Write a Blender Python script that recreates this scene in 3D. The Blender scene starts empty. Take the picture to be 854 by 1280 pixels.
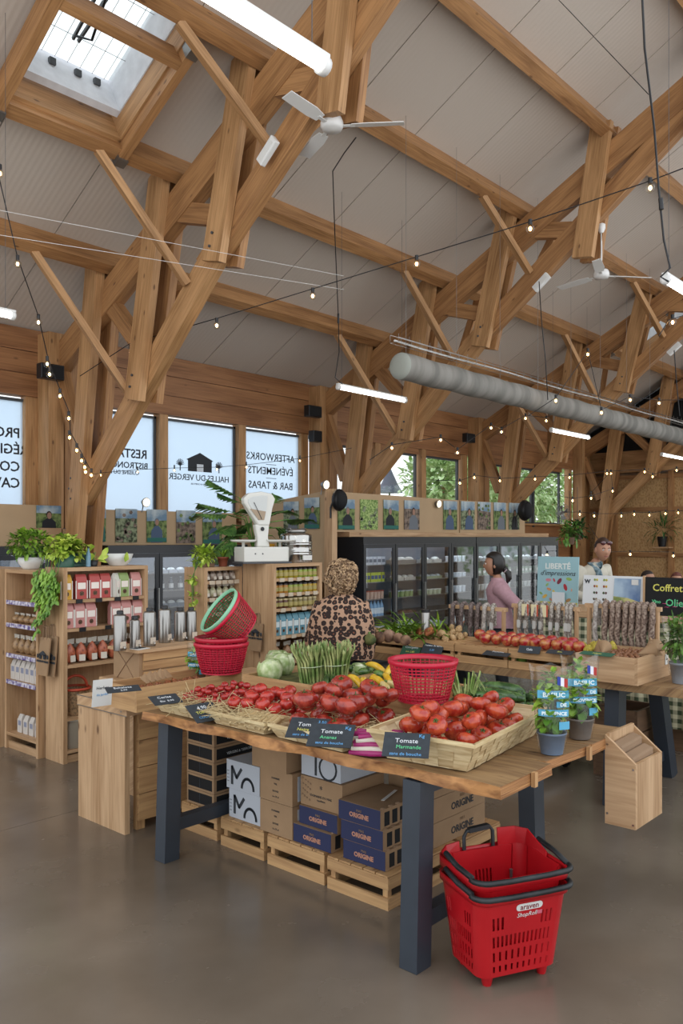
import bpy, math, random
from mathutils import Vector, Matrix
random.seed(7)
C = bpy.context.scene.collection
SC = bpy.context.scene
V3 = Vector
PI = math.pi

# ------------------------------------------------------------------ camera, sky, exposure
H = 1.8                       # eye height
HEAD = math.radians(41.9)     # heading from +X (the hall's length) towards +Y (the window wall)
cam = bpy.data.cameras.new('camera'); camo = bpy.data.objects.new('camera', cam); C.objects.link(camo)
camo.location = (0, 0, H); camo.rotation_euler = (PI/2, 0, HEAD-PI/2)
cam.sensor_fit = 'VERTICAL'; cam.sensor_height = 36; cam.lens = 1029/1280*36; cam.shift_y = 32/1280
cam.clip_start = .05; cam.clip_end = 300
SC.camera = camo
SC.view_settings.view_transform = 'Standard'; SC.view_settings.look = 'None'
SC.view_settings.exposure = 0.60; SC.view_settings.gamma = 1; SC.view_settings.use_curve_mapping = False
SKY_STRENGTH = 1.12
world = bpy.data.worlds.new('overcast_sky'); SC.world = world; world.use_nodes = True
wn, wl = world.node_tree.nodes, world.node_tree.links
wn.clear()
wo = wn.new('ShaderNodeOutputWorld'); wb = wn.new('ShaderNodeBackground')
tc = wn.new('ShaderNodeTexCoord'); sx = wn.new('ShaderNodeSeparateXYZ'); wr = wn.new('ShaderNodeValToRGB')
wr.color_ramp.elements[0].position = .0; wr.color_ramp.elements[0].color = (.95, .97, 1, 1)
wr.color_ramp.elements[1].position = .8; wr.color_ramp.elements[1].color = (.86, .93, 1, 1)
wl.new(tc.outputs['Generated'], sx.inputs[0]); wl.new(sx.outputs['Z'], wr.inputs[0])
wl.new(wr.outputs[0], wb.inputs[0]); wb.inputs[1].default_value = SKY_STRENGTH
wl.new(wb.outputs[0], wo.inputs[0])

# ------------------------------------------------------------------ survey helpers: pixel of the 854x1280 photograph -> point of the hall
_c, _s = math.cos(HEAD), math.sin(HEAD)
def _ray(x, y):
    r = (x-427)/1029; t = -(y-672)/1029
    return V3((_c+_s*r, _s-_c*r, t))
def at(x, y, d): return V3((0, 0, H)) + _ray(x, y)*d
def onz(x, y, z): q = _ray(x, y); return V3((0, 0, H)) + q*((z-H)/q.z)
def onu(x, y, u): q = _ray(x, y); return V3((0, 0, H)) + q*(u/q.x)
def onv(x, y, v): q = _ray(x, y); return V3((0, 0, H)) + q*(v/q.y)

# ------------------------------------------------------------------ materials
def srgb(h):
    if isinstance(h, str):
        h = h.lstrip('#'); h = [int(h[i:i+2], 16)/255 for i in (0, 2, 4)]
    return tuple((c/12.92 if c <= .04045 else ((c+.055)/1.055)**2.4) for c in h)
MATS = {}
def _new(name):
    m = bpy.data.materials.new(name); m.use_nodes = True
    nt = m.node_tree; b = nt.nodes['Principled BSDF']; MATS[name] = m
    return m, nt, b
def _bump(nt, b, src, strength, dist=.01):
    bp = nt.nodes.new('ShaderNodeBump'); bp.inputs['Strength'].default_value = strength; bp.inputs['Distance'].default_value = dist
    nt.links.new(src, bp.inputs['Height']); nt.links.new(bp.outputs[0], b.inputs['Normal'])
def plain(name, col, rough=.6, metal=0., emit=None, es=1., spec=.5, noise=0., nscale=20., coat=0.):
    if name in MATS: return MATS[name]
    m, nt, b = _new(name); c = srgb(col)
    b.inputs['Roughness'].default_value = rough; b.inputs['Metallic'].default_value = metal
    b.inputs['Specular IOR Level'].default_value = spec
    b.inputs['Base Color'].default_value = (*c, 1); b.inputs['Coat Weight'].default_value = coat
    if noise:
        t = nt.nodes.new('ShaderNodeTexCoord'); n = nt.nodes.new('ShaderNodeTexNoise'); n.inputs['Scale'].default_value = nscale; n.inputs['Detail'].default_value = 4
        r = nt.nodes.new('ShaderNodeValToRGB')
        r.color_ramp.elements[0].color = (*[x*(1-noise) for x in c], 1); r.color_ramp.elements[1].color = (*[min(1, x*(1+noise)) for x in c], 1)
        r.color_ramp.elements[0].position = .3; r.color_ramp.elements[1].position = .7
        nt.links.new(t.outputs['Object'], n.inputs['Vector']); nt.links.new(n.outputs[0], r.inputs[0]); nt.links.new(r.outputs[0], b.inputs['Base Color'])
    if emit:
        b.inputs['Emission Color'].default_value = (*srgb(emit), 1); b.inputs['Emission Strength'].default_value = es
    return m
def mix2(name, c1, c2, scale=10., lo=.4, hi=.6, rough=.6, kind='noise', detail=4., bump=0., metal=0., coat=0., c3=None, vec='Object', stretch=(1, 1, 1), spec=.5):
    if name in MATS: return MATS[name]
    m, nt, b = _new(name); t = nt.nodes.new('ShaderNodeTexCoord'); mp = nt.nodes.new('ShaderNodeMapping'); mp.inputs['Scale'].default_value = stretch
    nt.links.new(t.outputs[vec], mp.inputs[0])
    if kind == 'noise': n = nt.nodes.new('ShaderNodeTexNoise'); n.inputs['Detail'].default_value = detail
    else:
        n = nt.nodes.new('ShaderNodeTexVoronoi')
        if kind == 'edge': n.feature = 'DISTANCE_TO_EDGE'
    n.inputs['Scale'].default_value = scale
    nt.links.new(mp.outputs[0], n.inputs['Vector'])
    r = nt.nodes.new('ShaderNodeValToRGB'); e = r.color_ramp.elements
    e[0].position = lo; e[0].color = (*srgb(c1), 1); e[1].position = hi; e[1].color = (*srgb(c2), 1)
    if c3: x = e.new(min(1, hi+.15)); x.color = (*srgb(c3), 1)
    nt.links.new(n.outputs[0], r.inputs[0]); nt.links.new(r.outputs[0], b.inputs['Base Color'])
    b.inputs['Roughness'].default_value = rough; b.inputs['Metallic'].default_value = metal; b.inputs['Coat Weight'].default_value = coat
    b.inputs['Specular IOR Level'].default_value = spec
    if bump: _bump(nt, b, n.outputs[0], bump)
    return m
def wood(name, c1, c2, rough=.55, fine=55., along=1.1, knots=.0, bump=.15, across=6., dark=None):
    """grain runs along U; every board has its own U,V offset (metres)"""
    if name in MATS: return MATS[name]
    m, nt, b = _new(name); L = nt.links.new
    uv = nt.nodes.new('ShaderNodeUVMap'); uv.uv_map = 'UVMap'
    def noise(sx_, sy_, det):
        mp = nt.nodes.new('ShaderNodeMapping'); mp.inputs['Scale'].default_value = (sx_, sy_, 1); L(uv.outputs[0], mp.inputs[0])
        n = nt.nodes.new('ShaderNodeTexNoise'); n.inputs['Scale'].default_value = 1; n.inputs['Detail'].default_value = det; n.inputs['Distortion'].default_value = .6
        L(mp.outputs[0], n.inputs[0]); return n
    n1 = noise(along, across, 3); n2 = noise(along*2.5, fine, 2)
    ad = nt.nodes.new('ShaderNodeMath'); ad.operation = 'MULTIPLY_ADD'; ad.inputs[1].default_value = .45; L(n2.outputs[0], ad.inputs[0])
    mu = nt.nodes.new('ShaderNodeMath'); mu.operation = 'MULTIPLY'; mu.inputs[1].default_value = .62; L(n1.outputs[0], mu.inputs[0]); L(mu.outputs[0], ad.inputs[2])
    r = nt.nodes.new('ShaderNodeValToRGB'); e = r.color_ramp.elements
    e[0].position = .36; e[0].color = (*srgb(c1), 1); e[1].position = .66; e[1].color = (*srgb(c2), 1)
    L(ad.outputs[0], r.inputs[0]); out = r.outputs[0]
    if knots:
        mp = nt.nodes.new('ShaderNodeMapping'); mp.inputs['Scale'].default_value = (2.2, 5, 1); L(uv.outputs[0], mp.inputs[0])
        vo = nt.nodes.new('ShaderNodeTexVoronoi'); vo.inputs['Scale'].default_value = 1.3; L(mp.outputs[0], vo.inputs[0])
        kr = nt.nodes.new('ShaderNodeValToRGB'); kr.color_ramp.elements[0].color = (knots, knots, knots, 1); kr.color_ramp.elements[1].color = (0, 0, 0, 1)
        kr.color_ramp.elements[0].position = .05; kr.color_ramp.elements[1].position = .11; L(vo.outputs[0], kr.inputs[0])
        mx = nt.nodes.new('ShaderNodeMix'); mx.data_type = 'RGBA'; L(kr.outputs[0], mx.inputs['Factor']); L(out, mx.inputs[6])
        mx.inputs[7].default_value = (*srgb(dark or '5a3a22'), 1); out = mx.outputs[2]
    L(out, b.inputs['Base Color']); b.inputs['Roughness'].default_value = rough
    if bump: _bump(nt, b, n2.outputs[0], bump, .004)
    return m
def glassy(name, tint=(1, 1, 1), opac=.12, rough=.03):
    if name in MATS: return MATS[name]
    m = bpy.data.materials.new(name); m.use_nodes = True; nt = m.node_tree; nt.nodes.clear(); MATS[name] = m
    o = nt.nodes.new('ShaderNodeOutputMaterial'); tr = nt.nodes.new('ShaderNodeBsdfTransparent'); gl = nt.nodes.new('ShaderNodeBsdfGlossy'); mx = nt.nodes.new('ShaderNodeMixShader')
    fr = nt.nodes.new('ShaderNodeLayerWeight'); pw = nt.nodes.new('ShaderNodeMath'); pw.operation = 'POWER'; pw.inputs[1].default_value = 4
    mm = nt.nodes.new('ShaderNodeMath'); mm.operation = 'MULTIPLY_ADD'; mm.inputs[1].default_value = .7; mm.inputs[2].default_value = opac
    tr.inputs[0].default_value = (*tint, 1); gl.inputs['Roughness'].default_value = rough
    L = nt.links.new; L(fr.outputs['Facing'], pw.inputs[0]); L(pw.outputs[0], mm.inputs[0]); L(mm.outputs[0], mx.inputs[0]); L(tr.outputs[0], mx.inputs[1]); L(gl.outputs[0], mx.inputs[2]); L(mx.outputs[0], o.inputs[0])
    return m
def film(name, col, transp=.35):
    m = bpy.data.materials.new(name); m.use_nodes = True; nt = m.node_tree; nt.nodes.clear(); MATS[name] = m
    o = nt.nodes.new('ShaderNodeOutputMaterial'); tr = nt.nodes.new('ShaderNodeBsdfTransparent'); tl = nt.nodes.new('ShaderNodeBsdfTranslucent'); mx = nt.nodes.new('ShaderNodeMixShader')
    tl.inputs[0].default_value = (*srgb(col), 1); tr.inputs[0].default_value = (.9, .95, 1, 1); mx.inputs[0].default_value = 1-transp
    nt.links.new(tr.outputs[0], mx.inputs[1]); nt.links.new(tl.outputs[0], mx.inputs[2]); nt.links.new(mx.outputs[0], o.inputs[0])
    return m

M = {}
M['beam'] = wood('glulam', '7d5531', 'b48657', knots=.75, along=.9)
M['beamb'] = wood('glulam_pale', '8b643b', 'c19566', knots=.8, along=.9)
M['plankw'] = wood('wall_plank', '774d2c', 'a17148', knots=.6, along=.7)
M['pine'] = wood('pine_board', 'a27d57', 'c8a57f', knots=.85, across=9)
M['crate'] = wood('crate_wood', 'a07850', 'c8a070', knots=.6, across=12)
M['darkcrate'] = wood('dark_crate_wood', '5b4431', '7b5f47', across=9)
M['slab'] = wood('rough_oak', '6a4c32', 'a08058', rough=.6, fine=38, along=1.6, across=9, knots=.9, bump=.5, dark='3a2413')
M['slabedge'] = wood('rough_oak_edge', '6d4120', 'c08a55', rough=.65, fine=26, along=6, across=20, knots=.95, bump=.9, dark='4a2a14')
M['kraft'] = plain('kraft_board', '9d7f5f', .8, noise=.08, nscale=8)
M['kraftd'] = plain('kraft_board_dark', '8d7258', .8, noise=.1, nscale=8)
M['bannerboard'] = plain('banner_board', 'b59a78', .8, noise=.05, nscale=3)
M['steel'] = plain('brushed_steel', '9d9b97', .3, 1.)
M['chrome'] = plain('polished_steel', 'b5b3af', .18, 1.)
M['greymetal'] = plain('grey_metal', '8a8a88', .4, .8)
M['anthra'] = plain('anthracite_paint', '333a43', .42, noise=.12, nscale=6)
M['black'] = plain('black_plastic', '16171a', .4)
M['blackmat'] = plain('black_matt', '101113', .8)
M['white'] = plain('white_paint', 'dcdcd8', .45)
M['whiteplastic'] = plain('white_plastic', 'e2e2df', .3)
M['cap'] = plain('black_cap', '1b1b1d', .35)
M['slate'] = plain('chalk_slate', '30363c', .7, noise=.15, nscale=40)
M['chalk'] = plain('chalk_white', 'd9dde0', .9)
M['chalkb'] = plain('chalk_blue', '6aa6d8', .9)
M['chalky'] = plain('chalk_yellow', 'd8d36a', .9)
M['chalkg'] = plain('chalk_green', '67c98f', .9)
M['ink'] = plain('printed_ink', '33373c', .8)
M['soil'] = plain('potting_soil', '2b211a', .95, noise=.3, nscale=60)
M['glass'] = glassy('clear_glass', (.97, .99, .98), .05)
M['fridgeglass'] = glassy('fridge_glass', (.86, .90, .92), .13)
M['sleeve'] = glassy('clear_sleeve', (.97, .98, .98), .07, .12)
M['film'] = film('frosted_film', 'd2e0ec', .36)
M['tube'] = plain('lit_tube', 'ffffff', .4, emit='fffaf0', es=5.)
M['bulb'] = plain('lit_filament', 'ffd9a0', .4, emit='ffc37a', es=16.)
M['bulbglass'] = glassy('bulb_glass', (1, .97, .9), .06)
M['frame'] = plain('window_frame_grey', '4a4d50', .5)

# ------------------------------------------------------------------ mesh builder
class MB:
    def __init__(s): s.v = []; s.f = []; s.mi = []; s.sm = []; s.uv = []; s.m = 0
    def _add(s, vs, fs, uvs=None, smooth=False):
        o = len(s.v); s.v += [tuple(v) for v in vs]
        for i, f in enumerate(fs):
            s.f.append([o+k for k in f]); s.mi.append(s.m); s.sm.append(smooth)
            s.uv.append(uvs[i] if uvs else [(0, 0)]*len(f))
        return s
    def obox(s, c, X, Y, Z, grain=None):
        """box about c with half-extent vectors X, Y, Z"""
        c = V3(c); A = [V3(X), V3(Y), V3(Z)]; L = [a.length*2 for a in A]
        g = grain if grain is not None else max(range(3), key=lambda i: L[i])
        vs = [c+A[0]*i+A[1]*j+A[2]*k for i in (-1, 1) for j in (-1, 1) for k in (-1, 1)]
        fs = [(0, 1, 3, 2), (4, 6, 7, 5), (0, 4, 5, 1), (2, 3, 7, 6), (0, 2, 6, 4), (1, 5, 7, 3)]
        if A[0].cross(A[1]).dot(A[2]) < 0: fs = [f[::-1] for f in fs]
        sg = [(i, j, k) for i in (-1, 1) for j in (-1, 1) for k in (-1, 1)]
        oth = [i for i in range(3) if i != g]; ru, rv = random.random()*40, random.random()*40; uvs = []
        for f in fs:
            q = []
            con = [i for i in range(3) if len({sg[k][i] for k in f}) == 1][0]
            for k in f:
                p = [sg[k][i]*L[i]/2 for i in range(3)]
                if con == g: q.append((ru+p[oth[0]]*.15, rv+p[oth[0]]+p[oth[1]]*1.7))
                else:
                    o_ = [i for i in oth if i != con][0]; q.append((ru+p[g], rv+p[o_]+(3.1 if con == oth[0] else 0)))
            uvs.append(q)
        return s._add(vs, fs, uvs)
    def box(s, x0, x1, y0, y1, z0, z1, grain=None):
        return s.obox(((x0+x1)/2, (y0+y1)/2, (z0+z1)/2), (abs(x1-x0)/2, 0, 0), (0, abs(y1-y0)/2, 0), (0, 0, abs(z1-z0)/2), grain)
    def beam(s, a, b, w, h, up=(0, 0, 1), ext=0.):
        """bar from a to b: w across, h in the direction of up"""
        a, b = V3(a), V3(b); d = (b-a).normalized(); a = a-d*ext; b = b+d*ext
        up = V3(up); sd = d.cross(up)
        if sd.length < 1e-4: sd = d.cross(V3((1, 0, 0)))
        sd.normalize(); u2 = sd.cross(d).normalized()
        return s.obox((a+b)/2, (b-a)/2, sd*w/2, u2*h/2, 0)
    def ring(s, c, X, Y, r, n): return [V3(c)+X*(r*math.cos(2*PI*i/n))+Y*(r*math.sin(2*PI*i/n)) for i in range(n)]
    def cyl(s, a, b, r0, r1=None, n=12, caps=True, smooth=True):
        a, b = V3(a), V3(b); r1 = r0 if r1 is None else r1; d = (b-a).normalized()
        X = d.orthogonal().normalized(); Y = d.cross(X)
        o = s.ring(a, X, Y, r0, n)+s.ring(b, X, Y, r1, n); L = (b-a).length
        fs = [(i, (i+1) % n, n+(i+1) % n, n+i) for i in range(n)]
        uv = [[(0, i/n), (0, (i+1)/n), (L, (i+1)/n), (L, i/n)] for i in range(n)]
        s._add(o, fs, uv, smooth)
        if caps: s._add(o, [tuple(range(n))[::-1], tuple(range(n, 2*n))])
        return s
    def tube(s, pts, r, n=6, caps=True, closed=False):
        pts = [V3(p) for p in pts]; rs = r if isinstance(r, (list, tuple)) else [r]*len(pts)
        N = len(pts); vs = []; X = None
        for i, p in enumerate(pts):
            if closed: d = (pts[(i+1) % N]-pts[i-1]).normalized()
            else: d = (pts[min(i+1, N-1)]-pts[max(i-1, 0)]).normalized()
            if X is None: X = d.orthogonal().normalized()
            else: X = (X-d*X.dot(d)); X = X.normalized() if X.length > 1e-5 else d.orthogonal().normalized()
            vs += s.ring(p, X, d.cross(X), rs[i], n)
        K = N if closed else N-1; fs = []
        for i in range(K):
            j = (i+1) % N
            for k in range(n): fs.append((i*n+k, i*n+(k+1) % n, j*n+(k+1) % n, j*n+k))
        uv = [[(i/n*.1, i % n/n*.1)]*4 for i in range(len(fs))]
        s._add(vs, fs, uv, True)
        if caps and not closed: s._add(vs, [tuple(range(n))[::-1], tuple(range((N-1)*n, N*n))])
        return s
    def lathe(s, c, prof, n=16, axis=(0, 0, 1), smooth=True, caps=True, squash=1.):
        c = V3(c); d = V3(axis).normalized(); X = d.orthogonal().normalized(); Y = d.cross(X)*squash; vs = []
        for (r, z) in prof: vs += s.ring(c+d*z, X, Y, max(r, 1e-4), n)
        fs = [(i*n+k, i*n+(k+1) % n, (i+1)*n+(k+1) % n, (i+1)*n+k) for i in range(len(prof)-1) for k in range(n)]
        s._add(vs, fs, None, smooth)
        if caps: s._add(vs, [tuple(range(n))[::-1], tuple(range((len(prof)-1)*n, len(prof)*n))])
        return s
    def ball(s, c, r, n=10, m=7, fn=None, R=None):
        c = V3(c); r = r if isinstance(r, (tuple, list)) else (r, r, r); vs = [V3((0, 0, -1))]
        for j in range(1, m):
            t = PI*j/m-PI/2
            for i in range(n): p = 2*PI*i/n; vs.append(V3((math.cos(t)*math.cos(p), math.cos(t)*math.sin(p), math.sin(t))))
        vs.append(V3((0, 0, 1)))
        if fn: vs = [fn(v) for v in vs]
        vs = [V3((v.x*r[0], v.y*r[1], v.z*r[2])) for v in vs]
        if R: vs = [R @ v for v in vs]
        vs = [v+c for v in vs]; T = len(vs)-1
        fs = [(0, 1+(i+1) % n, 1+i) for i in range(n)]+[(T, T-n+i, T-n+(i+1) % n) for i in range(n)]
        for j in range(m-2):
            for i in range(n): a = 1+j*n; fs.append((a+i, a+(i+1) % n, a+n+(i+1) % n, a+n+i))
        return s._add(vs, fs, None, True)
    def quad(s, *p, uv=None): return s._add([V3(q) for q in p], [tuple(range(len(p)))], [uv] if uv else None)
    def prism(s, pts, off):
        """closed slab: polygon pts extruded by vector off"""
        pts = [V3(p) for p in pts]; off = V3(off); n = len(pts); vs = pts+[p+off for p in pts]
        ru, rv = random.random()*9, random.random()*9; e = (pts[1]-pts[0]).normalized(); nn = off.normalized(); g = nn.cross(e)
        P = lambda p: (ru+(p-pts[0]).dot(e), rv+(p-pts[0]).dot(g)+(p-pts[0]).dot(nn))
        fs = [tuple(range(n))[::-1], tuple(range(n, 2*n))]+[(i, (i+1) % n, n+(i+1) % n, n+i) for i in range(n)]
        return s._add(vs, fs, [[P(vs[k]) for k in f] for f in fs])
    def mesh(s, name, mats):
        me = bpy.data.meshes.new(name); me.from_pydata(s.v, [], s.f)
        for m in (mats if isinstance(mats, (list, tuple)) else [mats]): me.materials.append(m)
        me.polygons.foreach_set('material_index', s.mi); me.polygons.foreach_set('use_smooth', s.sm)
        uvl = me.uv_layers.new(name='UVMap'); flat = []
        for q in s.uv:
            for a in q: flat += [a[0], a[1]]
        uvl.data.foreach_set('uv', flat); me.update(); return me
    def build(s, name, mats, parent=None, loc=None, rot=None, bev=0.):
        o = bpy.data.objects.new(name, s.mesh(name, mats)); C.objects.link(o)
        if loc is not None: o.location = loc
        if rot is not None: o.rotation_euler = rot
        if parent: o.parent = parent
        if bev:
            b = o.modifiers.new('b', 'BEVEL'); b.width = bev; b.segments = 2; b.limit_method = 'ANGLE'
        return o
def tag(o, label=None, cat=None, group=None, kind=None):
    if label: o['label'] = label
    if cat: o['category'] = cat
    if group: o['group'] = group
    if kind: o['kind'] = kind
    return o
def empty(name, loc=(0, 0, 0), rz=0., label=None, cat=None, group=None, kind=None, parent=None):
    o = bpy.data.objects.new(name, None); C.objects.link(o); o.location = loc; o.rotation_euler = (0, 0, rz); o.empty_display_size = .05
    if parent: o.parent = parent
    return tag(o, label, cat, group, kind)
def kids(o): return [x for x in bpy.data.objects if x.parent == o]
class Proto:
    """a finished thing: its parts and sub-parts are copied on demand; the first use is the original itself"""
    def __init__(s, root):
        s.root = root; s.used = False; s.tree = s._t(root)
    def _t(s, o): return [(k, s._t(k)) for k in kids(o)]
    def _c(s, tree, par):
        for k, sub in tree:
            c = k.copy(); C.objects.link(c); c.parent = par; s._c(sub, c)
    def put(s, loc, rz=0., scale=1., label=None, group=None, rot=None):
        if not s.used: s.used = True; r = s.root
        else: r = s.root.copy(); C.objects.link(r); s._c(s.tree, r)
        r.location = loc; r.rotation_euler = rot if rot else (0, 0, rz); r.scale = (scale,)*3 if not isinstance(scale, (tuple, list)) else scale
        if label: r['label'] = label
        if group: r['group'] = group
        return r
def place(o, origin, xd, yd):
    """stand o's local XY on the plane spanned by xd, yd"""
    x = V3(xd).normalized(); y = V3(yd); y = (y-x*y.dot(x)).normalized(); z = x.cross(y)
    o.matrix_world = Matrix(((x.x, y.x, z.x, origin[0]), (x.y, y.y, z.y, origin[1]), (x.z, y.z, z.z, origin[2]), (0, 0, 0, 1))); return o
def text(body, size, origin, xd, yd, m, parent=None, mirror=False, name='lettering', align='CENTER', ext=.0015, bold=0., sx=1., spacing=1., shear=0.):
    """real lettering: a font outline turned into a thin mesh, centred at origin"""
    cu = bpy.data.curves.new('t', 'FONT'); cu.body = body; cu.size = size; cu.extrude = ext; cu.offset = bold; cu.align_x = align; cu.align_y = 'CENTER'
    cu.resolution_u = 2; cu.space_character = spacing; cu.shear = shear; cu.fill_mode = 'BOTH'
    to = bpy.data.objects.new('t', cu); C.objects.link(to); dg = bpy.context.evaluated_depsgraph_get(); dg.update()
    me = bpy.data.meshes.new_from_object(to.evaluated_get(dg)); bpy.data.objects.remove(to); bpy.data.curves.remove(cu)
    for v in me.vertices: v.co.x *= sx
    if mirror:
        for v in me.vertices: v.co.x *= -1
    me.materials.clear(); me.materials.append(m); me.name = name
    x = V3(xd).normalized(); y = V3(yd); y = (y-x*y.dot(x)).normalized(); z = x.cross(y); og = V3(origin)
    inv = parent.matrix_world.inverted() if parent else Matrix.Identity(4)
    MM = inv @ Matrix(((x.x, y.x, z.x, og.x), (x.y, y.y, z.y, og.y), (x.z, y.z, z.z, og.z), (0, 0, 0, 1)))
    me.transform(MM)
    o = bpy.data.objects.new(name, me); C.objects.link(o)
    if parent: o.parent = parent
    return o
def upd(): bpy.context.view_layer.update()
UX, UY, UZ = V3((1, 0, 0)), V3((0, 1, 0)), V3((0, 0, 1))
# ================================================================== THE SETTING
W = 9.6                                  # window wall plane
BAY = [.47, 5.26, 10.05, 14.84, 19.63]   # frames along the hall
EX = 20.1                                # end wall
def roofz(v, off=0.): return 4.35 + .54*(W-v) + off

# floor: poured concrete in big bays with cut joints
M['concrete'] = mix2('polished_concrete', '5f5448', '85786a', scale=.9, lo=.3, hi=.72, rough=.2, detail=8, c3='8d8071')
nt = M['concrete'].node_tree; b = nt.nodes['Principled BSDF']
n = nt.nodes.new('ShaderNodeTexNoise'); n.inputs['Scale'].default_value = 3.; n.inputs['Detail'].default_value = 5
r = nt.nodes.new('ShaderNodeValToRGB'); r.color_ramp.elements[0].color = (.12, .12, .12, 1); r.color_ramp.elements[1].color = (.34, .34, .34, 1); r.color_ramp.elements[0].position = .3; r.color_ramp.elements[1].position = .75
tcn = nt.nodes.new('ShaderNodeTexCoord'); nt.links.new(tcn.outputs['Object'], n.inputs[0]); nt.links.new(n.outputs[0], r.inputs[0]); nt.links.new(r.outputs[0], b.inputs['Roughness'])
fl = tag(MB().box(-1.5, 20.4, -2.5, 9.9, -.3, -.03).build('floor', plain('joint_dark', '3a352f', .9)), kind='structure')
xs = [-1.5, 1.2, 6.2, 11.2, 16.2, 20.4]; ys = [-2.5, -.08, 4.93, 9.9]
for i in range(5):
    for j in range(3):
        MB().box(xs[i]+.003, xs[i+1]-.003, ys[j]+.003, ys[j+1]-.003, -.03, 0).build('slab', M['concrete'], fl)
tag(MB().box(-60, 90, 10.2, 90, -.8, -.6).build('ground', plain('outside_paving', 'b9b6ae', .9)), kind='structure')

# window wall
wb_ = tag(MB().box(-.5, 20.4, W+.08, W+.3, 0, 2.1).build('wall_back', M['plankw']), kind='structure')
for k in range(8):                                        # cladding boards under the sills
    MB().box(-.5, 20.3, W+.05, W+.08, k*.262, k*.262+.258).build('plank', M['plankw'], wb_)
for k in range(3):                                        # the tall lintel of stacked timbers
    x = -.5
    while x < 20.3:
        x2 = min(20.4, x+4.79 if x > 0 else BAY[0]); MB().box(x+.002, x2-.002, W-.04+.004*(k % 2), W+.14, 3.53+k*.275, 3.53+k*.275+.268).build('plank', M['plankw'], wb_); x = x2
wins = []
for b0 in (0, 1): wins += [(BAY[b0]+.31+1.456*i, BAY[b0]+1.60+1.456*i) for i in range(3)]
wins += [(10.33, 11.55), (11.76, 12.94), (13.18, 14.40), (15.10, 16.18), (16.3, 17.5), (17.6, 18.9)]
wins = wins[1:]
wh = V3((-1, 0, 0))
for i, (a, c) in enumerate(wins):
    frosted = c < 10
    w = tag(empty('window_%d' % (i+1)), kind='structure'); zt = 3.50 if c < 10 else 3.42; t = .035
    f = MB(); f.box(a-.01, a+t, W+.05, W+.1, 2.13, zt); f.box(c-t, c+.01, W+.05, W+.1, 2.13, zt); f.box(a, c, W+.05, W+.1, 2.13, 2.13+t); f.box(a, c, W+.05, W+.1, zt-t, zt)
    f.build('frame', M['frame'], w)
    MB().box(a+t, c-t, W+.07, W+.078, 2.16, zt-t).build('pane', M['film'] if frosted else M['glass'], w)
    if not frosted and zt < 3.5: MB().box(a, c, W-.01, W+.12, zt, 3.53).build('head_board', M['plankw'], w)
    MB().box(a-.05, c+.05, W-.05, W+.12, 2.09, 2.13).build('sill', M['beamb'], w)
    # posts that stand between the windows
    if not any(abs(a-c2) < .11 for _, c2 in wins): MB().box(a-.165, a-.02, W-.03, W+.12, 2.05, 3.53).build('post', M['beamb'], wb_)
    if abs(a-17.6) < .01: MB().box(a-.08, a-.02, W+.02, W+.12, 2.05, 3.5).build('post', M['frame'], wb_)
for u in BAY:                                             # infill boards either side of the main posts
    for (p, q) in ((u-.29, u-.2), (u+.2, u+.31)): MB().box(p-.06, q+.02, W+.0, W+.12, 2.05, 3.53).build('post', M['beamb'], wb_)
# mirrored vinyl lettering on the frosted panes (it is meant to be read from outside)
upd()
def vinyl(i, rows):
    w = bpy.data.objects['window_%d' % (i+1)]; a, c = wins[i]
    for (s, x, z, size, bold) in rows:
        if s == '-': MB().box(a+x-.11, a+x+.11, W+.064, W+.068, z-.004, z+.004).build('printed_rule', M['ink'], w)
        else: text(s, size, (a+x if x > 0 else onv(-x, 600, W+.066).x, W+.066, z), wh, UZ, M['ink'], w, bold=bold, align='CENTER' if x > 0 else 'LEFT')
# text is mirrored for the viewer indoors, so its reading direction runs towards -X as seen here
# wins index: 0,1 = bay0; 2,3,4 = bay1
vinyl(1, [('PRODUITS', -25, 3.07, .17, .003), ('RÉGIONAUX', -35, 2.87, .17, .003), ('CONSERVES', -25, 2.66, .17, .003), ('CAVE', -25, 2.46, .17, .003)])
vinyl(2, [('RESTAURANT', -184, 2.945, .17, .003), ('BISTRONOMIQUE', -185, 2.785, .12, .002), ('CUISINE DU MARCHÉ', -174, 2.685, .075, .001)])
vinyl(3, [('HALLES DU VERGER', .62, 2.675, .125, .001), ('BISTRO & COMPTOIR', .62, 2.585, .035, 0)])
vinyl(4, [('AFTERWORKS', .60, 3.08, .165, .001), ('-', .6, 2.97, 0, 0), ('ÉVÉNEMENTS', .60, 2.86, .165, .001), ('-', .6, 2.75, 0, 0), ('BAR & TAPAS', .60, 2.63, .165, .001)])
w = bpy.data.objects['window_4']; a = wins[3][0]; y_ = W+.064
lg = MB(); cx = a+.62
pts = [(-.22, 2.77), (.22, 2.77), (.22, 2.93), (.25, 2.94), (0, 3.05), (-.25, 2.94), (-.22, 2.93)]
door = [(-.06, 2.77), (.06, 2.77), (.06, 2.88), (-.06, 2.88)]
lg.prism([(cx+p[0], y_, p[1]) for p in pts if True], (0, .004, 0))
lg.m = 1; lg.prism([(cx+p[0], y_-.003, p[1]) for p in door], (0, .006, 0)); lg.m = 0
for sgn in (-1, 1):
    tx = cx+sgn*.36; lg.box(tx-.008, tx+.008, y_, y_+.004, 2.77, 2.86)
    for k in range(9):
        an = PI*k/8; lg.beam((tx, y_+.002, 2.84), (tx+math.cos(an)*.07, y_+.002, 2.87+math.sin(an)*.07), .01, .006)
lg.build('logo', [M['ink'], plain('logo_door', 'dfe8f0', .8)], w)

# main posts on the window wall
for k, u in enumerate(BAY):
    for j, du in enumerate((-.11, .11)):
        MB().box(u+du-.1, u+du+.1, W-.3, W-.04, 0, 4.3).build('post', M['beamb' if j == 0 else 'beam'], wb_)

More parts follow.
